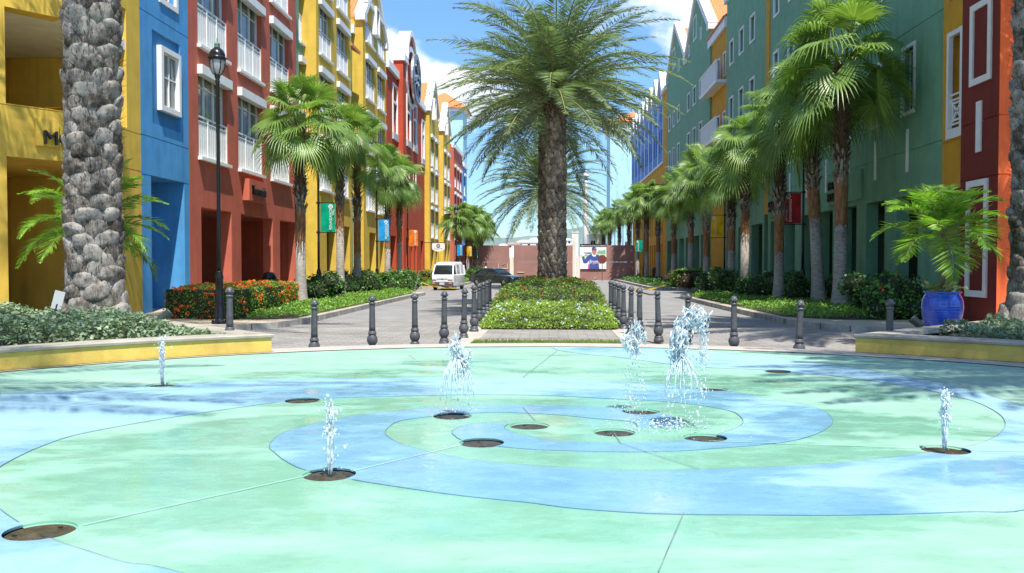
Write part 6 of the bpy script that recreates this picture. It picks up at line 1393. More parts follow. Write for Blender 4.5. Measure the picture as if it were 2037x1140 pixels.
def van():
    p = gz(879, 578, ZS); t = thing('van', 'white microvan parked facing the fountain beside the hanging shop sign', 'van', (p.x, p.y + .2, ZS), R_(-8))
    W = .72; white = mat('white car paint', (.80, .81, .82), .25, .04, 2, coat=.5); H = 1.83
    b = MB(); loft(b, [(0.0, .60, .60, .34, .82, .06), (.03, .70, .69, .28, .93, .10), (.14, .72, .71, .25, 1.00, .10), (.5, .73, .715, .24, 1.04, .10), (3.1, .73, .715, .24, 1.04, .10), (3.2, .70, .69, .30, 1.02, .10)]); b.obj('body', white, t, True)
    g = MB(); loft(g, [(.17, .675, .62, .96, 1.02, .03), (.50, .69, .60, .97, 1.62, .08), (.62, .69, .60, .97, 1.66, .08), (3.08, .69, .60, .97, 1.66, .08), (3.16, .67, .58, .97, 1.60, .08)]); g.obj('glass_house', M_carglass, t, True)
    r = MB(); loft(r, [(.50, .585, .56, 1.58, 1.66, .03), (.60, .63, .56, 1.57, 1.75, .07), (1.0, .635, .55, 1.57, 1.83, .10), (2.9, .635, .55, 1.57, 1.84, .10), (3.15, .60, .52, 1.58, 1.78, .08)]); r.obj('roof', white, t, True)
    for s in (-1, 1):
        MB().beam((s*.675, .15, .98), (s*.600, .52, 1.64), .075, .06, (0, 1, 0)).obj('pillar', white, t)
        MB().beam((s*.705, 1.05, .98), (s*.62, 1.05, 1.62), .03, .10, (1, 0, 0)).obj('pillar', white, t)
        MB().beam((s*.705, 2.1, .98), (s*.62, 2.1, 1.62), .03, .10, (1, 0, 0)).obj('pillar', white, t)
        MB().beam((s*.70, 3.05, .98), (s*.61, 3.05, 1.62), .03, .2, (1, 0, 0)).obj('pillar', white, t)
    bp = MB(); bp.bbox(-.72, -.07, .27, .72, .12, .56, .04); bp.obj('bumper', M_plast, t)
    gr = MB(); gr.box(-.36, -.012, .68, .36, .02, .78); 
    gr.obj('grille', mat('grey grille', (.35, .36, .37), .45, .1), t); MB().box(-.05, -.02, .715, .05, -.01, .745).obj('badge', M_chrome, t)
    for s in (-1, 1):
        MB().bbox(s*.53-.15, -.02, .65, s*.53+.15, .05, .82, .02).obj('headlight', M_lamp, t); MB().box(s*.53-.15, -.028, .66, s*.53+.15, -.021, .70).obj('lamp_trim', M_plast, t)
        MB().bbox(s*.56-.11, -.085, .42, s*.56+.11, -.05, .50, .01).obj('indicator', M_amber, t)
        m = MB(); m.bbox(s*.80-.05, .30, 1.02, s*.80+.05, .36, 1.20, .02); m.beam((s*.70, .33, 1.06), (s*.78, .33, 1.08), .03, .03); m.obj('mirror', M_plast, t)
        MB().beam((s*.25-.18, .245, 1.04), (s*.25+.16, .265, 1.10), .012, .012).obj('wiper', M_blk, t)
    pt = MB().box(-.155, -.085, .37, .155, -.078, .50).obj('number_plate', M_plate, t); me = text_mesh('56-78', .10, .001, 'CENTER'); me.materials.append(M_blk); o = link('lettering', me, pt); o.location = (0, -.088, .40); o.rotation_euler = (math.pi/2, 0, 0)
    MB().box(-.3, 1.0, 1.0, -.0, 1.12, 1.35).obj('seat', M_plast, t); MB().box(.05, 1.0, 1.0, .38, 1.12, 1.35).obj('seat', M_plast, t)
    for y in (.62, 2.65):
        for s in (-1, 1): wheel(t, s*.63, y, .27, .16, s)
van()
def car():
    p = gz(990, 569, ZS); t = thing('car', 'dark grey green sedan turning behind the left end of the median hedge', 'car', (p.x - .2, p.y + 1.2, ZS), R_(57))
    paint = mat('dark green grey car paint', (.035, .048, .046), .22, .15, 2, metal=.3, coat=.7)
    # built facing -y; length 4.3
    b = MB(); loft(b, [(-2.12, .60, .58, .42, .62, .06), (-2.05, .76, .70, .28, .70, .10), (-1.7, .83, .76, .22, .78, .12), (-.9, .85, .79, .20, .87, .12), (.0, .85, .80, .20, .92, .10), (1.2, .85, .79, .21, .94, .12), (1.9, .82, .74, .26, .93, .14), (2.12, .72, .66, .38, .84, .12)]); b.obj('body', paint, t, True)
    g = MB(); loft(g, [(-.95, .72, .70, .84, .88, .02), (-.25, .74, .58, .88, 1.30, .06), (.75, .74, .57, .90, 1.33, .06), (1.2, .73, .57, .90, 1.22, .06), (1.65, .70, .62, .90, .95, .02)]); g.obj('glass_house', M_carglass, t, True)
    r = MB(); loft(r, [(-.30, .57, .54, 1.27, 1.31, .015), (-.1, .60, .54, 1.27, 1.36, .04), (.5, .60, .54, 1.28, 1.39, .05), (.95, .59, .53, 1.26, 1.36, .04), (1.1, .57, .53, 1.22, 1.30, .02)]); r.obj('roof', paint, t, True)
    for s in (-1, 1):
        MB().beam((s*.72, -.95, .87), (s*.58, -.26, 1.29), .05, .05).obj('pillar', paint, t)
        MB().beam((s*.755, .30, .9), (s*.60, .30, 1.30), .03, .07, (1, 0, 0)).obj('pillar', paint, t)
        MB().beam((s*.72, 1.6, .93), (s*.58, 1.05, 1.27), .08, .06).obj('pillar', paint, t)
    for s in (-1, 1):
        MB().bbox(s*.52-.17, -2.11, .52, s*.52+.17, -1.98, .66, .03).obj('headlight', M_lamp, t); MB().bbox(s*.58-.12, 2.02, .62, s*.58+.12, 2.14, .78, .02).obj('tail_light', mat('red lamp', (.45, .01, .01), .2, .05), t)
        MB().bbox(s*.90-.06, -.62, .90, s*.90+.06, -.52, 1.02, .02).obj('mirror', paint, t); MB().box(s*.86-.01, .1, .76, s*.86+.01, .22, .79).obj('door_handle', M_chrome, t)
    MB().bbox(-.72, -2.16, .30, .72, -2.05, .46, .03).obj('bumper', paint, t); MB().box(-.3, -2.125, .54, .3, -2.10, .62).obj('grille', M_blk, t)
    MB().bbox(-.72, 2.05, .34, .72, 2.18, .50, .03).obj('bumper', paint, t)
    for y in (-1.32, 1.28):
        for s in (-1, 1): wheel(t, s*.77, y, .30, .18, s)
car()
# ------------------------------------------------------------------ person
def person():
    d = 71.0; p = gy(966, 540, d); t = thing('person', 'standing person in a white shirt and dark trousers beside the dark car', 'person', (p.x, d, ZS), R_(100))
    J = {'pel': (0, 0, .93), 'spine': (0, .01, 1.15), 'chest': (0, 0, 1.36), 'neck': (0, -.01, 1.50), 'head': (0, -.03, 1.60), 'top': (0, -.03, 1.74),
         'hl': (.10, 0, .90), 'kl': (.11, -.02, .50), 'al': (.11, .03, .09), 'tl': (.11, -.13, .04), 'hr': (-.10, 0, .90), 'kr': (-.11, -.06, .50), 'ar': (-.11, -.02, .09), 'tr': (-.11, -.18, .04),
         'sl': (.19, 0, 1.42), 'el': (.24, .04, 1.14), 'wl': (.22, -.08, .92), 'nl': (.21, -.14, .84), 'sr': (-.19, 0, 1.42), 'er': (-.25, -.02, 1.15), 'wr': (-.18, -.22, 1.08), 'nr': (-.14, -.30, 1.08)}
    E = [('pel', 'spine'), ('spine', 'chest'), ('chest', 'neck'), ('neck', 'head'), ('head', 'top'), ('pel', 'hl'), ('hl', 'kl'), ('kl', 'al'), ('al', 'tl'), ('pel', 'hr'), ('hr', 'kr'), ('kr', 'ar'), ('ar', 'tr'), ('chest', 'sl'), ('sl', 'el'), ('el', 'wl'), ('wl', 'nl'), ('chest', 'sr'), ('sr', 'er'), ('er', 'wr'), ('wr', 'nr')]
    RD = dict(pel=.13, spine=.12, chest=.14, neck=.055, head=.095, top=.075, hl=.095, kl=.06, al=.042, tl=.035, hr=.095, kr=.06, ar=.042, tr=.035, sl=.065, el=.042, wl=.030, nl=.03, sr=.065, er=.042, wr=.030, nr=.03)
    def skin(name, keys, m, grow=0.0, parent=t, root='pel'):
        ks = list(keys); me = bpy.data.meshes.new(name); me.from_pydata([J[k] for k in ks], [(ks.index(a), ks.index(b)) for a, b in E if a in ks and b in ks], []); o = bpy.data.objects.new(name, me); COL.objects.link(o)
        o.modifiers.new('s', 'SKIN'); o.modifiers.new('u', 'SUBSURF').levels = 2
        for i, k in enumerate(ks): sv = me.skin_vertices[0].data[i]; sv.radius = (RD[k]+grow, RD[k]*(.8 if k in ('pel', 'spine', 'chest') else 1)+grow); sv.use_root = (k == root)
        dg = bpy.context.evaluated_depsgraph_get(); dg.update(); nm_ = bpy.data.meshes.new_from_object(o.evaluated_get(dg)); bpy.data.objects.remove(o); nm_.materials.clear(); nm_.materials.append(m); return link(name, nm_, parent)
    skin('body', J.keys(), mat('dark brown skin', (.09, .045, .025), .6, .1, 8))
    J2 = dict(J); skin('shirt', ['spine', 'chest', 'sl', 'el', 'sr', 'er', 'pel'], mat('white shirt', (.75, .77, .80), .8, .05, 6), .022); skin('trousers', ['pel', 'hl', 'kl', 'al', 'hr', 'kr', 'ar'], mat('black trousers', (.02, .02, .025), .85, .2, 6), .018)
    h = MB(); h.ball((0, -.015, 1.715), .105, 14, 10, (.92, 1, .72)); h.obj('hair', mat('black hair', (.01, .009, .008), .7, .2, 20), t)
    f = MB(); f.ball((0, -.135, 1.635), .016, 8, 6, (.8, 1, 1.4)); f.obj('nose', MATS['dark brown skin'], t)
person()

# ------------------------------------------------------------------ street end: hoarding, billboard, hill
M_hoard = mat('red brown plywood', (.30, .155, .13), .8, .14, .7, .1, 20); M_tim = mat('bare timber', (.62, .48, .30), .7, .15, 3); M_cpost = mat('cream post', (.72, .64, .52), .8, .08, 2)
DH = 90.0
def hx(px): return gy(px, 520, DH).x
def hz(py): return gy(1060, py, DH).z
def panel(label, a, b, seam=True):
    t = thing('hoarding', label, 'hoarding', (hx(a), DH, ZS), 0, 'brown plywood hoarding panels'); w = hx(b) - hx(a); z1 = hz(488) - ZS; z2 = hz(521) - ZS
    MB().box(0, 0, z2, w, .06, z1).obj('upper_sheet', M_hoard, t); MB().box(0, .02, 0, w, .08, z2 - .03).obj('lower_sheet', M_hoard, t)
    f = MB(); 
    for k in range(int(w/2.4)+1): f.box(k*2.4+.2, .08, 0, k*2.4+.3, .18, z1 - .05)
    f.obj('studs', M_tim, t); return t, w, z1, z2
t, w, z1, z2 = panel('red brown plywood hoarding panel at the street end, left one with a bare timber frame', 905, 1013.5)
f = MB(); x0, x1 = hx(991) - hx(905), hx(1010) - hx(905); f.box(x0, -.05, hz(535)-ZS, x0+.06, 0, hz(524)-ZS).box(x1-.06, -.05, hz(535)-ZS, x1, 0, hz(524)-ZS).box(x0+.06, -.05, hz(535)-ZS, x1-.06, 0, hz(535)-ZS+.08); f.beam((x0+.45, -.03, hz(527)-ZS), (x0+.7, -.03, hz(524)-ZS), .03, .06, (0, 1, 0)); f.obj('timber_frame', M_tim, t)
t, w, z1, z2 = panel('red brown plywood hoarding panel at the street end, behind the front palm trunk', 1022, 1139)
f = MB(); x0 = hx(1029) - hx(1022); x1 = hx(1043) - hx(1022); f.box(x0, -.05, hz(542.6)-ZS, x1, 0, hz(541)-ZS); f.box(hx(1126)-hx(1022), -.03, hz(524)-ZS, hx(1130)-hx(1022), 0, hz(522)-ZS); f.obj('torn_strip', M_tim, t)
t, w, z1, z2 = panel('red brown plywood hoarding panel at the street end, below the baseball billboard', 1154, 1262); 
f = MB(); f.beam((hx(1182)-hx(1154), -.05, hz(556)-ZS), (hx(1185)-hx(1154), -.05, hz(551)-ZS), .06, .1, (0, 1, 0)); f.obj('torn_strip', M_tim, t)
def post(label, a, b, top):
    o = MB().bbox(0, -.05, 0, hx(b)-hx(a), .35, hz(top)-ZS, .02).obj('post', M_cpost, None, False, (hx(a)+.004, DH, ZS)); tag(o, label, 'post', 'cream posts between the hoarding panels')
post('short cream post between the first two hoarding panels', 1014, 1021.5, 511); post('tall thin white post right of the palm, between hoarding panels', 1139.5, 1145, 470); post('short cream post directly left of the baseball billboard', 1147, 1153, 511)
def billboard():
    x0, x1, z0, z1 = hx(1153.5), hx(1206), hz(535), hz(487); t = thing('billboard', 'billboard of a smiling baseball player in a blue shirt with a bat on his shoulder', 'billboard', (x0, DH - .12, z0), 0); W, H = x1-x0, z1-z0
    def fm(n, c): return mat('print ' + n, c, .6, .04, 3)
    def P(px, py): return ((gy(px, 520, DH).x - x0), gy(1180, py, DH).z - z0)      # picture -> board coordinates
    def Z(u, v): return P(1145 + u/19.0, 480 + v/19.0)      # enlarged crop coordinates
    MB().box(0, 0, 0, W, .08, H*.90).obj('board', fm('white', (.78, .80, .80)), t)
    def flat(name, pts, m, y): b = MB(); pp = [Z(*q) for q in pts]; n = len(pp); b.add([(p[0], y, p[1]) for p in pp], [tuple(range(n))]); b.v = [(v[0], v[1], v[2]) for v in b.v]; T = tessellate_polygon([[Vector((p[0], p[1], 0)) for p in pp]]); b.f = [tuple(q) for q in T]; b.m = [0]*len(T); return b.obj(name, m, t)
    flat('meadow', [(180, 520), (1130, 480), (1130, 700), (180, 620)], fm('pale meadow', (.52, .62, .38)), -.004); flat('trees', [(800, 470), (830, 380), (900, 340), (1000, 360), (1080, 320), (1130, 340), (1130, 480)], fm('green trees', (.22, .42, .25)), -.006); flat('trees', [(340, 560), (370, 500), (430, 490), (470, 560)], fm('green trees', (.22, .42, .25)), -.006)
    blue = fm('royal blue', (.04, .08, .30)); flat('shirt', [(245, 580), (325, 565), (350, 690), (400, 610), (480, 530), (610, 470), (660, 560), (740, 560), (785, 480), (880, 530), (950, 640), (985, 740), (1000, 840), (900, 840), (870, 800), (895, 1045), (510, 1045), (520, 870), (510, 720), (420, 830), (300, 835), (255, 700)], blue, -.010)
    skin = fm('skin', (.42, .22, .14)); flat('face', [(615, 340), (780, 345), (790, 420), (760, 490), (700, 510), (650, 480), (620, 420)], skin, -.014); flat('hand', [(300, 440), (340, 400), (370, 440), (350, 500), (320, 565), (260, 560), (270, 500)], fm('white', (.78, .80, .80)), -.011)
    flat('collar', [(600, 470), (640, 500), (700, 530), (760, 500), (785, 470), (770, 560), (700, 585), (630, 555)], fm('white', (.78, .80, .80)), -.012)
    flat('cap', [(610, 350), (615, 260), (650, 215), (740, 210), (780, 250), (785, 340)], fm('navy cap', (.05, .05, .16)), -.016); flat('cap_peak', [(605, 350), (640, 325), (790, 320), (800, 355), (700, 345)], fm('red peak', (.45, .06, .08)), -.018)
    flat('bat', [(310, 425), (600, 425), (600, 470), (480, 470), (310, 450)], fm('dark bat', (.05, .07, .09)), -.013); flat('sleeve_trim', [(470, 870), (520, 870), (510, 1045), (455, 1045)], fm('pink red', (.62, .12, .22)), -.009)
    flat('swash', [(620, 850), (900, 800), (870, 830), (640, 880)], fm('red swash', (.62, .18, .25)), -.015)
    for txt, u, v, hgt, wid, rot in (('Braves', 520, 835, 140, 385, .06), ('A', 705, 285, 60, 60, 0)):
        me = text_mesh(txt, 1.0, .001, shear=.2); wd = max(q.co.x for q in me.vertices); a, b = Z(u, v), Z(u+wid, v-hgt); sx, sy = (b[0]-a[0])/wd, (b[1]-a[1])/.72
        for q in me.vertices: q.co.x *= sx; q.co.y *= sy
        me.materials.append(M_let); o = link('lettering', me, t); o.location = (a[0], -.022, a[1]); o.rotation_euler = (math.pi/2, -rot, 0)
    MB().box(0, 0, H*.905, W, .08, H*1.03).obj('header', M_blk, t); me = text_mesh('Deporte ta un bon forma pa bo hubentud', 1.0, .001); wd = max(q.co.x for q in me.vertices)
    for q in me.vertices: q.co.x *= W*.94/wd; q.co.y *= H*.10
    me.materials.append(M_let); o = link('lettering', me, t); o.location = (W*.03, -.01, H*.932); o.rotation_euler = (math.pi/2, 0, 0)
billboard()
def stop_sign():
    d = 78; p = gy(1198, 516, d); t = thing('stop_sign', 'dark red back of an octagonal street sign before the billboard', 'street sign', (p.x, d, ZK)); z = p.z - ZK; r = .42
    m = MB(); V = [(r*math.cos(R_(22.5+45*i)), y, z + r*math.sin(R_(22.5+45*i))) for y in (-.01, .01) for i in range(8)]; m.add(V, [tuple(range(8)), tuple(range(15, 7, -1))] + [(i, 8+i, 8+(i+1) % 8, (i+1) % 8) for i in range(8)]); m.obj('plate', mat('dull dark red plate', (.16, .04, .03), .5, .1), t); MB().tube([(0, .03, 0), (0, .03, z+.4)], .03, 12).obj('pole', mat('rusty pole', (.14, .05, .03), .6, .2), t)
stop_sign()
def shop_sign():
    p0 = gx(890, 500, XL + 2.4); d = YX(872, XL + 1.5); x = gy(872, 500, d).x; t = thing('shop_sign', 'white shield shaped hanging sign with a round emblem above the white van', 'sign', (x, d, 0)); s = d/FPX
    def q(px, py): return ((px-872)*s, gy(872, py, d).z)
    b = MB(); pts = [q(859.5, 485), q(860.5, 483.7), q(884, 483.7), q(885, 485), q(885, 495), q(883, 497.5), q(876, 500), q(872, 501), q(868, 500), q(861, 497), q(859.3, 495)]; n = len(pts); b.add([(a, -.04, z) for a, z in pts] + [(a, .04, z) for a, z in pts], [tuple(range(n)), tuple(range(2*n-1, n-1, -1))] + [(i, n+i, n+(i+1) % n, (i+1) % n) for i in range(n)]); b.obj('board', mat('white sign board', (.80, .80, .76), .5, .03), t)
    e = MB(); a, z = q(872, 489); ringd(e, a, -.06, z, 2.4*s, 3.9*s, .015, 24); e.obj('emblem', mat('maroon emblem', (.18, .07, .08), .6, .1), t); e = MB(); disc(e, a, -.055, z, 2.4*s, .01, 20); e.obj('emblem_disc', mat('pale maroon', (.55, .40, .40), .6, .1), t)
    me = text_mesh('Iguana Cafe', 1.0, .002, 'CENTER'); wd = max(v.co.x for v in me.vertices)*2
    for v in me.vertices: v.co.x *= 17*s/wd; v.co.y *= 3.2*s
    me.materials.append(mat('grey print', (.25, .22, .24), .6, .05)); o = link('lettering', me, t); o.location = (a, -.05, q(872, 495.6)[1]); o.rotation_euler = (math.pi/2, 0, 0)
    r = MB(); z = q(872, 482.6)[1]; r.tube([(-(x - XL) , 0, z), (14*s, 0, z)], .035, 12)
    for k in (-9, 9): r.tube([(k*s, 0, z), (k*s, 0, z-.06)], .012, 9)
    r.obj('bracket', M_blk, t)
shop_sign()
M_tape = mat('yellow warning tape', (.75, .55, .04), .5, .15, 30)
def tape(label, pts):
    m = MB(); P = [Vector(p) for p in pts]; V = []
    for i, p in enumerate(P): V += [p + Vector((0, .0, .035)), p + Vector((.02*math.sin(i), .02, -.035))]
    m.add(V, [(2*i, 2*i+1, 2*i+3, 2*i+2) for i in range(len(P)-1)]); tag(m.obj('warning_tape', M_tape), label, 'tape')
def sag(a, b, s, n=14): a, b = Vector(a), Vector(b); return [a.lerp(b, i/n) - Vector((0, 0, s*4*(i/n)*(1-i/n))) for i in range(n+1)]
dv = gz(879, 578, ZS).y - .9
tape('yellow warning tape stretched across in front of the white van', sag(gy(838, 562, dv-3), gy(906, 573, dv), .12)); tape('yellow warning tape hanging before the far right hedge', sag(gy(1262, 574, 50), gy(1325, 566, 54), .15))
po = MB(); a = gz(824, 588, ZS); po.tube([(a.x, a.y, ZS), (a.x+.25, a.y+.1, ZS+1.35)], .02, 12); tag(po.obj('stake', mat('grey stake', (.2, .2, .2), .6, .1)), 'thin leaning grey stake at the end of the left kerb', 'stake')
# ---- hill, its houses and the harbour structures
M_hill = mat('hazy wooded hill', (.11, .165, .15), .95, .25, .045, 0, 1, col2=(.17, .22, .18))
hm = MB(); nx, ny = 90, 16; V = []
def hill_h(x, y):
    ridge = 6 + 16*math.exp(-((x-48)/46)**2) + 9*math.exp(-((x+30)/60)**2) + 10*math.exp(-((x-150)/60)**2) + 8*math.exp(-((x+170)/80)**2)
    return ridge*math.sin(math.pi*min(1, max(0, (y-380)/140)/1.3))*(1 + .25*noise.noise((x*.03, y*.03, 0))) + 2.2*noise.noise((x*.11, y*.11, 2.0)) - .6
for k in range(ny):
    for i in range(nx): x = -320 + 640*i/(nx-1); y = 380 + 140*k/(ny-1); V.append((x, y, hill_h(x, y) if k else -1))
hm.add(V, [(k*nx+i, k*nx+i+1, (k+1)*nx+i+1, (k+1)*nx+i) for k in range(ny-1) for i in range(nx-1)]); structure('hill', hm, M_hill, True)
def far_house(label, px, py, w, d, h, y, roof, wall=M_wht):
    p = gy(px, py, y); t = thing('hill_house', label, 'house', (p.x, y, p.z - h), 0, 'pale houses on the far hill'); MB().box(-w/2, 0, -4, w/2, d, h*.72).obj('wall', wall, t)
    r = MB(); r.add([(-w/2-.4, -.4, h*.72), (w/2+.4, -.4, h*.72), (w/2+.4, d+.4, h*.72), (-w/2-.4, d+.4, h*.72), (-w*.3, d/2, h), (w*.3, d/2, h)], [(0, 1, 5, 4), (1, 2, 5), (2, 3, 4, 5), (3, 0, 4), (3, 2, 1, 0)]); r.obj('roof', roof, t)
    for k in range(max(2, int(w/3))): x = -w/2 + w*(k+.5)/max(2, int(w/3)); MB().box(x-.5, -.06, h*.25, x+.5, .02, h*.55).obj('window', M_glassd, t)
M_fw = mat('pale far wall', (.62, .62, .62), .8, .05, 1)
far_house('long pale building with flat roofs on the hill left of the palm trunk', 1052, 477, 11, 6, 4.0, 372, M_fw, M_fw); far_house('white house high on the hill just left of the palm trunk', 1066, 473, 6, 5, 4.2, 376, M_wht, M_wht); far_house('small house with a red roof on the hill above the hoarding gap', 1022, 482, 6, 5, 3, 370, mat('dull red roof', (.40, .20, .15), .8)); far_house('tiny white house at the far left foot of the hill', 1001, 485, 3.4, 4, 2.4, 368, M_wht); far_house('small white house on the hill slope right of the palm trunk', 1128, 474, 4, 4, 3, 378, M_wht)
t = thing('white_building', 'white building with dark windows above the baseball billboard', 'building', (gy(1172, 520, 118).x, 118, ZS)); w = gy(1204, 500, 118).x - gy(1171, 500, 118).x; H = gy(1180, 468, 118).z - ZS; MB().box(0, 0, 0, w, 6, H).obj('wall', M_wht, t)
for k in range(2): MB().box(.25 + k*.32, -.05, H - 1.55, .48 + k*.32, .02, H - .75).obj('window', M_glassd, t)
MB().box(-.1, -.15, H, w+.1, 6.1, H+.2).obj('parapet', M_wht, t)
t = thing('white_mast', 'tall slender white mast rising behind the hoarding right of the palm trunk', 'mast', (gy(1165, 520, 128).x, 128, ZS)); H = gy(1165, 352, 128).z - ZS; MB().lathe([(.42, 0), (.40, H*.5), (.30, H*.9), (.26, H)], 16).obj('shaft', M_wht, t, True); MB().lathe([(.55, H), (.55, H+.3), (.2, H+.6)], 16).obj('head', M_wht, t, True)
t = thing('white_kiosk', 'square white tower block between the palm trunk and the baseball billboard', 'building', (gy(1144, 520, 112).x, 112, ZS)); w = 13*112/FPX; H = gy(1144, 463, 112).z - ZS; MB().box(-w/2, 0, 0, w/2, 2, H).obj('wall', M_wht, t); MB().box(-w/2-.06, -.06, H, w/2+.06, 2.06, H+.15).obj('cap', M_wht, t)

# ------------------------------------------------------------------ fountain water
def watermat():
    m, t, b = newmat('splashing water'); L = t.links.new; out = t.nodes['Material Output']
    d = N(t, 'ShaderNodeBsdfDiffuse'); d.inputs[0].default_value = (.90, .96, .98, 1); tr = N(t, 'ShaderNodeBsdfTranslucent'); tr.inputs[0].default_value = (.90, .96, .98, 1)
    m1 = N(t, 'ShaderNodeMixShader', i_0=.28); L(d.outputs[0], m1.inputs[1]); L(tr.outputs[0], m1.inputs[2])
    gl = N(t, 'ShaderNodeBsdfGlossy'); gl.inputs[1].default_value = .08; tp = N(t, 'ShaderNodeBsdfTransparent'); tp.inputs[0].default_value = (.93, .98, .99, 1)
    fr = N(t, 'ShaderNodeFresnel', i_IOR=1.33); m3 = N(t, 'ShaderNodeMixShader'); L(fr.outputs[0], m3.inputs[0]); L(tp.outputs[0], m3.inputs[1]); L(gl.outputs[0], m3.inputs[2])
    n = N(t, 'ShaderNodeTexNoise', i_Scale=22.0, i_Detail=4.0); tc = N(t, 'ShaderNodeTexCoord'); L(tc.outputs['Object'], n.inputs['Vector']); r = N(t, 'ShaderNodeMapRange'); r.inputs['From Min'].default_value = .38; r.inputs['From Max'].default_value = .66; r.inputs['To Min'].default_value = .34; r.inputs['To Max'].default_value = 1.0; L(n.outputs[0], r.inputs[0])
    m2 = N(t, 'ShaderNodeMixShader'); L(r.outputs[0], m2.inputs[0]); L(m3.outputs[0], m2.inputs[1]); L(m1.outputs[0], m2.inputs[2]); L(m2.outputs[0], out.inputs[0]); t.nodes.remove(b); return m
M_water = watermat()
def drops(mb, rng, pts, r, st=1.6, seg=6):
    for p in pts:
        q = r*math.exp(rng.normal(0, .45)); mb.ball(p, q, seg, 4, (1, 1, st*rng.uniform(.7, 1.4)))
def strand(mb, rng, P, r):
    P = [Vector(p) + Vector(rng.normal(0, r*.5, 3)) for p in P]; n = len(P); mb.tube(P, [r*(.35 + .75*abs(math.sin(i*2.1 + rng.random()*3)))*(1 if 0 < i < n-1 else .3) for i in range(n)], 6)
def straight_jet(label, px, base, top, hw, seed):
    rng = np.random.default_rng(seed); p = gz(px, base, .02); h = gy(px, top, p.y).z; t = thing('water_jet', label, 'water jet', (p.x, p.y, .02), 0, 'straight water jets'); m = MB()
    for k in range(34):
        a = rng.uniform(0, 6.28); rr_ = hw*rng.uniform(.1, .8); z1 = h*rng.uniform(.62, 1.0); strand(m, rng, [(rr_*math.cos(a)*(.55+.5*i/9), rr_*math.sin(a)*(.55+.5*i/9), z1*i/9) for i in range(10)], .0045)
    m.obj('water_column', M_water, t, True); d = MB(); n = 110; z = h*(.55 + .55*rng.random(n)**1.3); drops(d, rng, np.column_stack([rng.normal(0, hw*.6, n), rng.normal(0, hw*.6, n), z]), .0055); n = 26; drops(d, rng, np.column_stack([rng.normal(0, hw*1.6, n), rng.normal(0, hw*1.6, n), h*rng.random(n)]), .0045); d.obj('droplets', M_water, t, True)['kind'] = 'stuff'
straight_jet('thin straight water jet in front of the left planter wall', 323, 764, 682, .035, 1); straight_jet('thin straight water jet nearest the camera, left of the centre', 657, 943, 806, .033, 2); straight_jet('thin straight water jet near the right edge of the fountain', 1879, 895, 788, .033, 3)
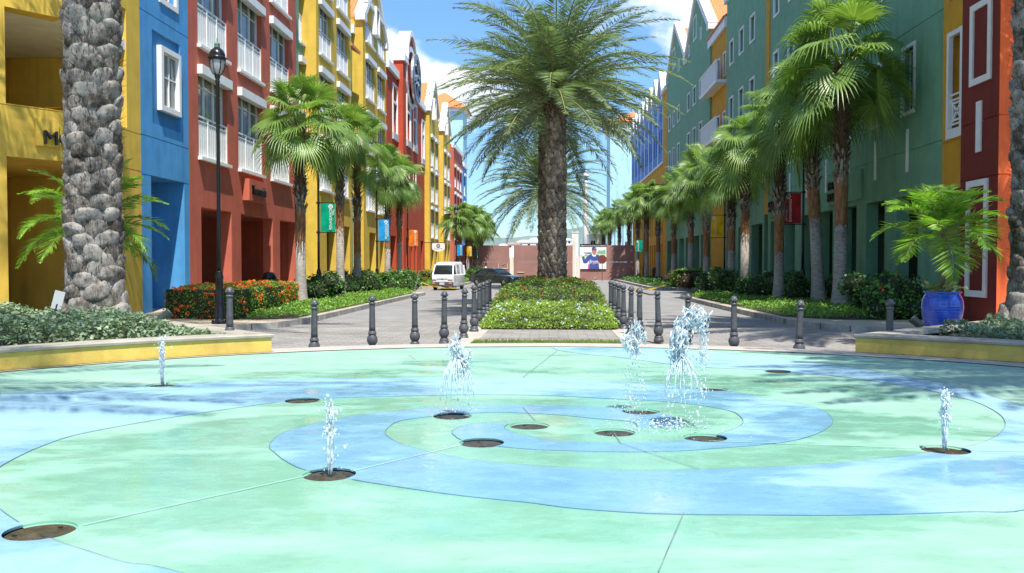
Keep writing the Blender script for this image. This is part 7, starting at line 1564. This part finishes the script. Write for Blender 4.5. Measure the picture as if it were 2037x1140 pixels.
def plume(label, bpx, bpy, spine, seed, bell=None, drops_n=260, fall=None, lump_r=.04):
    rng = np.random.default_rng(seed); p = gz(bpx, bpy, .02); t = thing('water_plume', label, 'water plume', (p.x, p.y, .02), 0, 'bursting water plumes'); s = p.y/FPX
    def q(px, py): v = gy(px, py, p.y) - p; return Vector((v.x, 0, v.z - .02))
    m = MB()
    for pts, r, n in spine:                                 # solid lumps of water along traced paths
        P = [q(*a) for a in pts]; L_ = [0]
        for a, b in zip(P[:-1], P[1:]): L_.append(L_[-1] + (b-a).length)
        for k in range(n):
            u = rng.random()*L_[-1]; i = max(0, np.searchsorted(L_, u) - 1); i = min(i, len(P)-2); c = P[i].lerp(P[i+1], (u-L_[i])/max(1e-6, L_[i+1]-L_[i]))
            o = Vector(rng.normal(0, 1, 3))*r*.55; strand(m, rng, [c + o + Vector((rng.normal(0, .3)*r, rng.normal(0, .3)*r, (j-2)*r*.55)) for j in range(5)], r*rng.uniform(.07, .19))
    m.obj('water_burst', M_water, t, True)
    if bell:
        b = MB(); cx_, top, bot, rx = bell; ct, cb = q(cx_, top), q(cx_, bot); R0 = rx*s; nn = 46
        for k in range(nn):
            a = 2*math.pi*k/nn + rng.normal(0, .05); f0, f1 = rng.uniform(0, .25), rng.uniform(.45, 1.0)
            strand(b, rng, [(ct.x + R0*math.sin(min(1, f*1.15)*math.pi/2)*math.cos(a), R0*math.sin(min(1, f*1.15)*math.pi/2)*math.sin(a), ct.z + (cb.z-ct.z)*f**1.5) for f in np.linspace(f0, f1, 9)], .004)
        b.obj('water_bell', M_water, t, True)
    d = MB()
    for (x0, x1, y0, y1, n, r) in fall:
        P = [q(rng.uniform(x0, x1), y0 + (y1-y0)*rng.random()**1.2) + Vector((0, rng.normal(0, .12), 0)) for _ in range(n)]; drops(d, rng, P, r*.72); P = [q(rng.uniform(x0-6, x1+6), y0 - 8 + (y1-y0+8)*rng.random()) + Vector((0, rng.normal(0, .15), 0)) for _ in range(n)]; drops(d, rng, P, r*.38)
    d.obj('droplets', M_water, t, True)['kind'] = 'stuff'; return t
plume('water plume shaped like a falling drop, left of the centre', 900, 826, [([(905, 664), (906, 690), (908, 712)], .035, 39), ([(902, 688), (918, 690), (922, 715), (915, 735)], .055, 69)], 5, (909, 705, 800, 34), fall=[(876, 942, 735, 815, 100, .006), (882, 938, 690, 780, 45, .005), (896, 914, 658, 690, 14, .005)])
plume('small ragged water plume in front of the right median bollards', 1275, 817, [([(1266, 640), (1266, 660), (1262, 690)], .045, 72), ([(1245, 662), (1246, 690)], .04, 33), ([(1262, 690), (1268, 705)], .03, 18), ([(1280, 660), (1285, 678)], .03, 15)], 6, None, fall=[(1243, 1280, 690, 830, 130, .007), (1250, 1285, 640, 690, 40, .006), (1215, 1290, 790, 850, 60, .0055)])
plume('tallest water plume arching over a bell of water on the right', 1335, 848, [([(1347, 700), (1350, 670), (1358, 645), (1372, 628), (1388, 624), (1398, 645)], .055, 165), ([(1398, 640), (1400, 680), (1399, 720)], .03, 66), ([(1350, 660), (1352, 690), (1345, 715)], .06, 69), ([(1376, 622), (1390, 620)], .04, 27)], 7, (1357, 702, 790, 33), fall=[(1325, 1400, 700, 800, 120, .0065), (1392, 1405, 650, 790, 60, .007), (1312, 1396, 780, 855, 80, .0055), (1360, 1408, 650, 690, 30, .005)])
sp = MB(); rng = np.random.default_rng(8); c = gz(1332, 852)
for k in range(420):
    a = rng.uniform(0, 6.28); r = abs(rng.normal(0, .26)); sp.ball((c.x + r*1.3*math.cos(a), c.y + r*.9*math.sin(a), .012 + abs(rng.normal(0, .05))*math.exp(-r*2)), .0042*math.exp(rng.normal(0, .4)), 5, 4, (1.3, 1.3, .8))
tag(sp.obj('splash', M_water, None, True), kind='stuff')
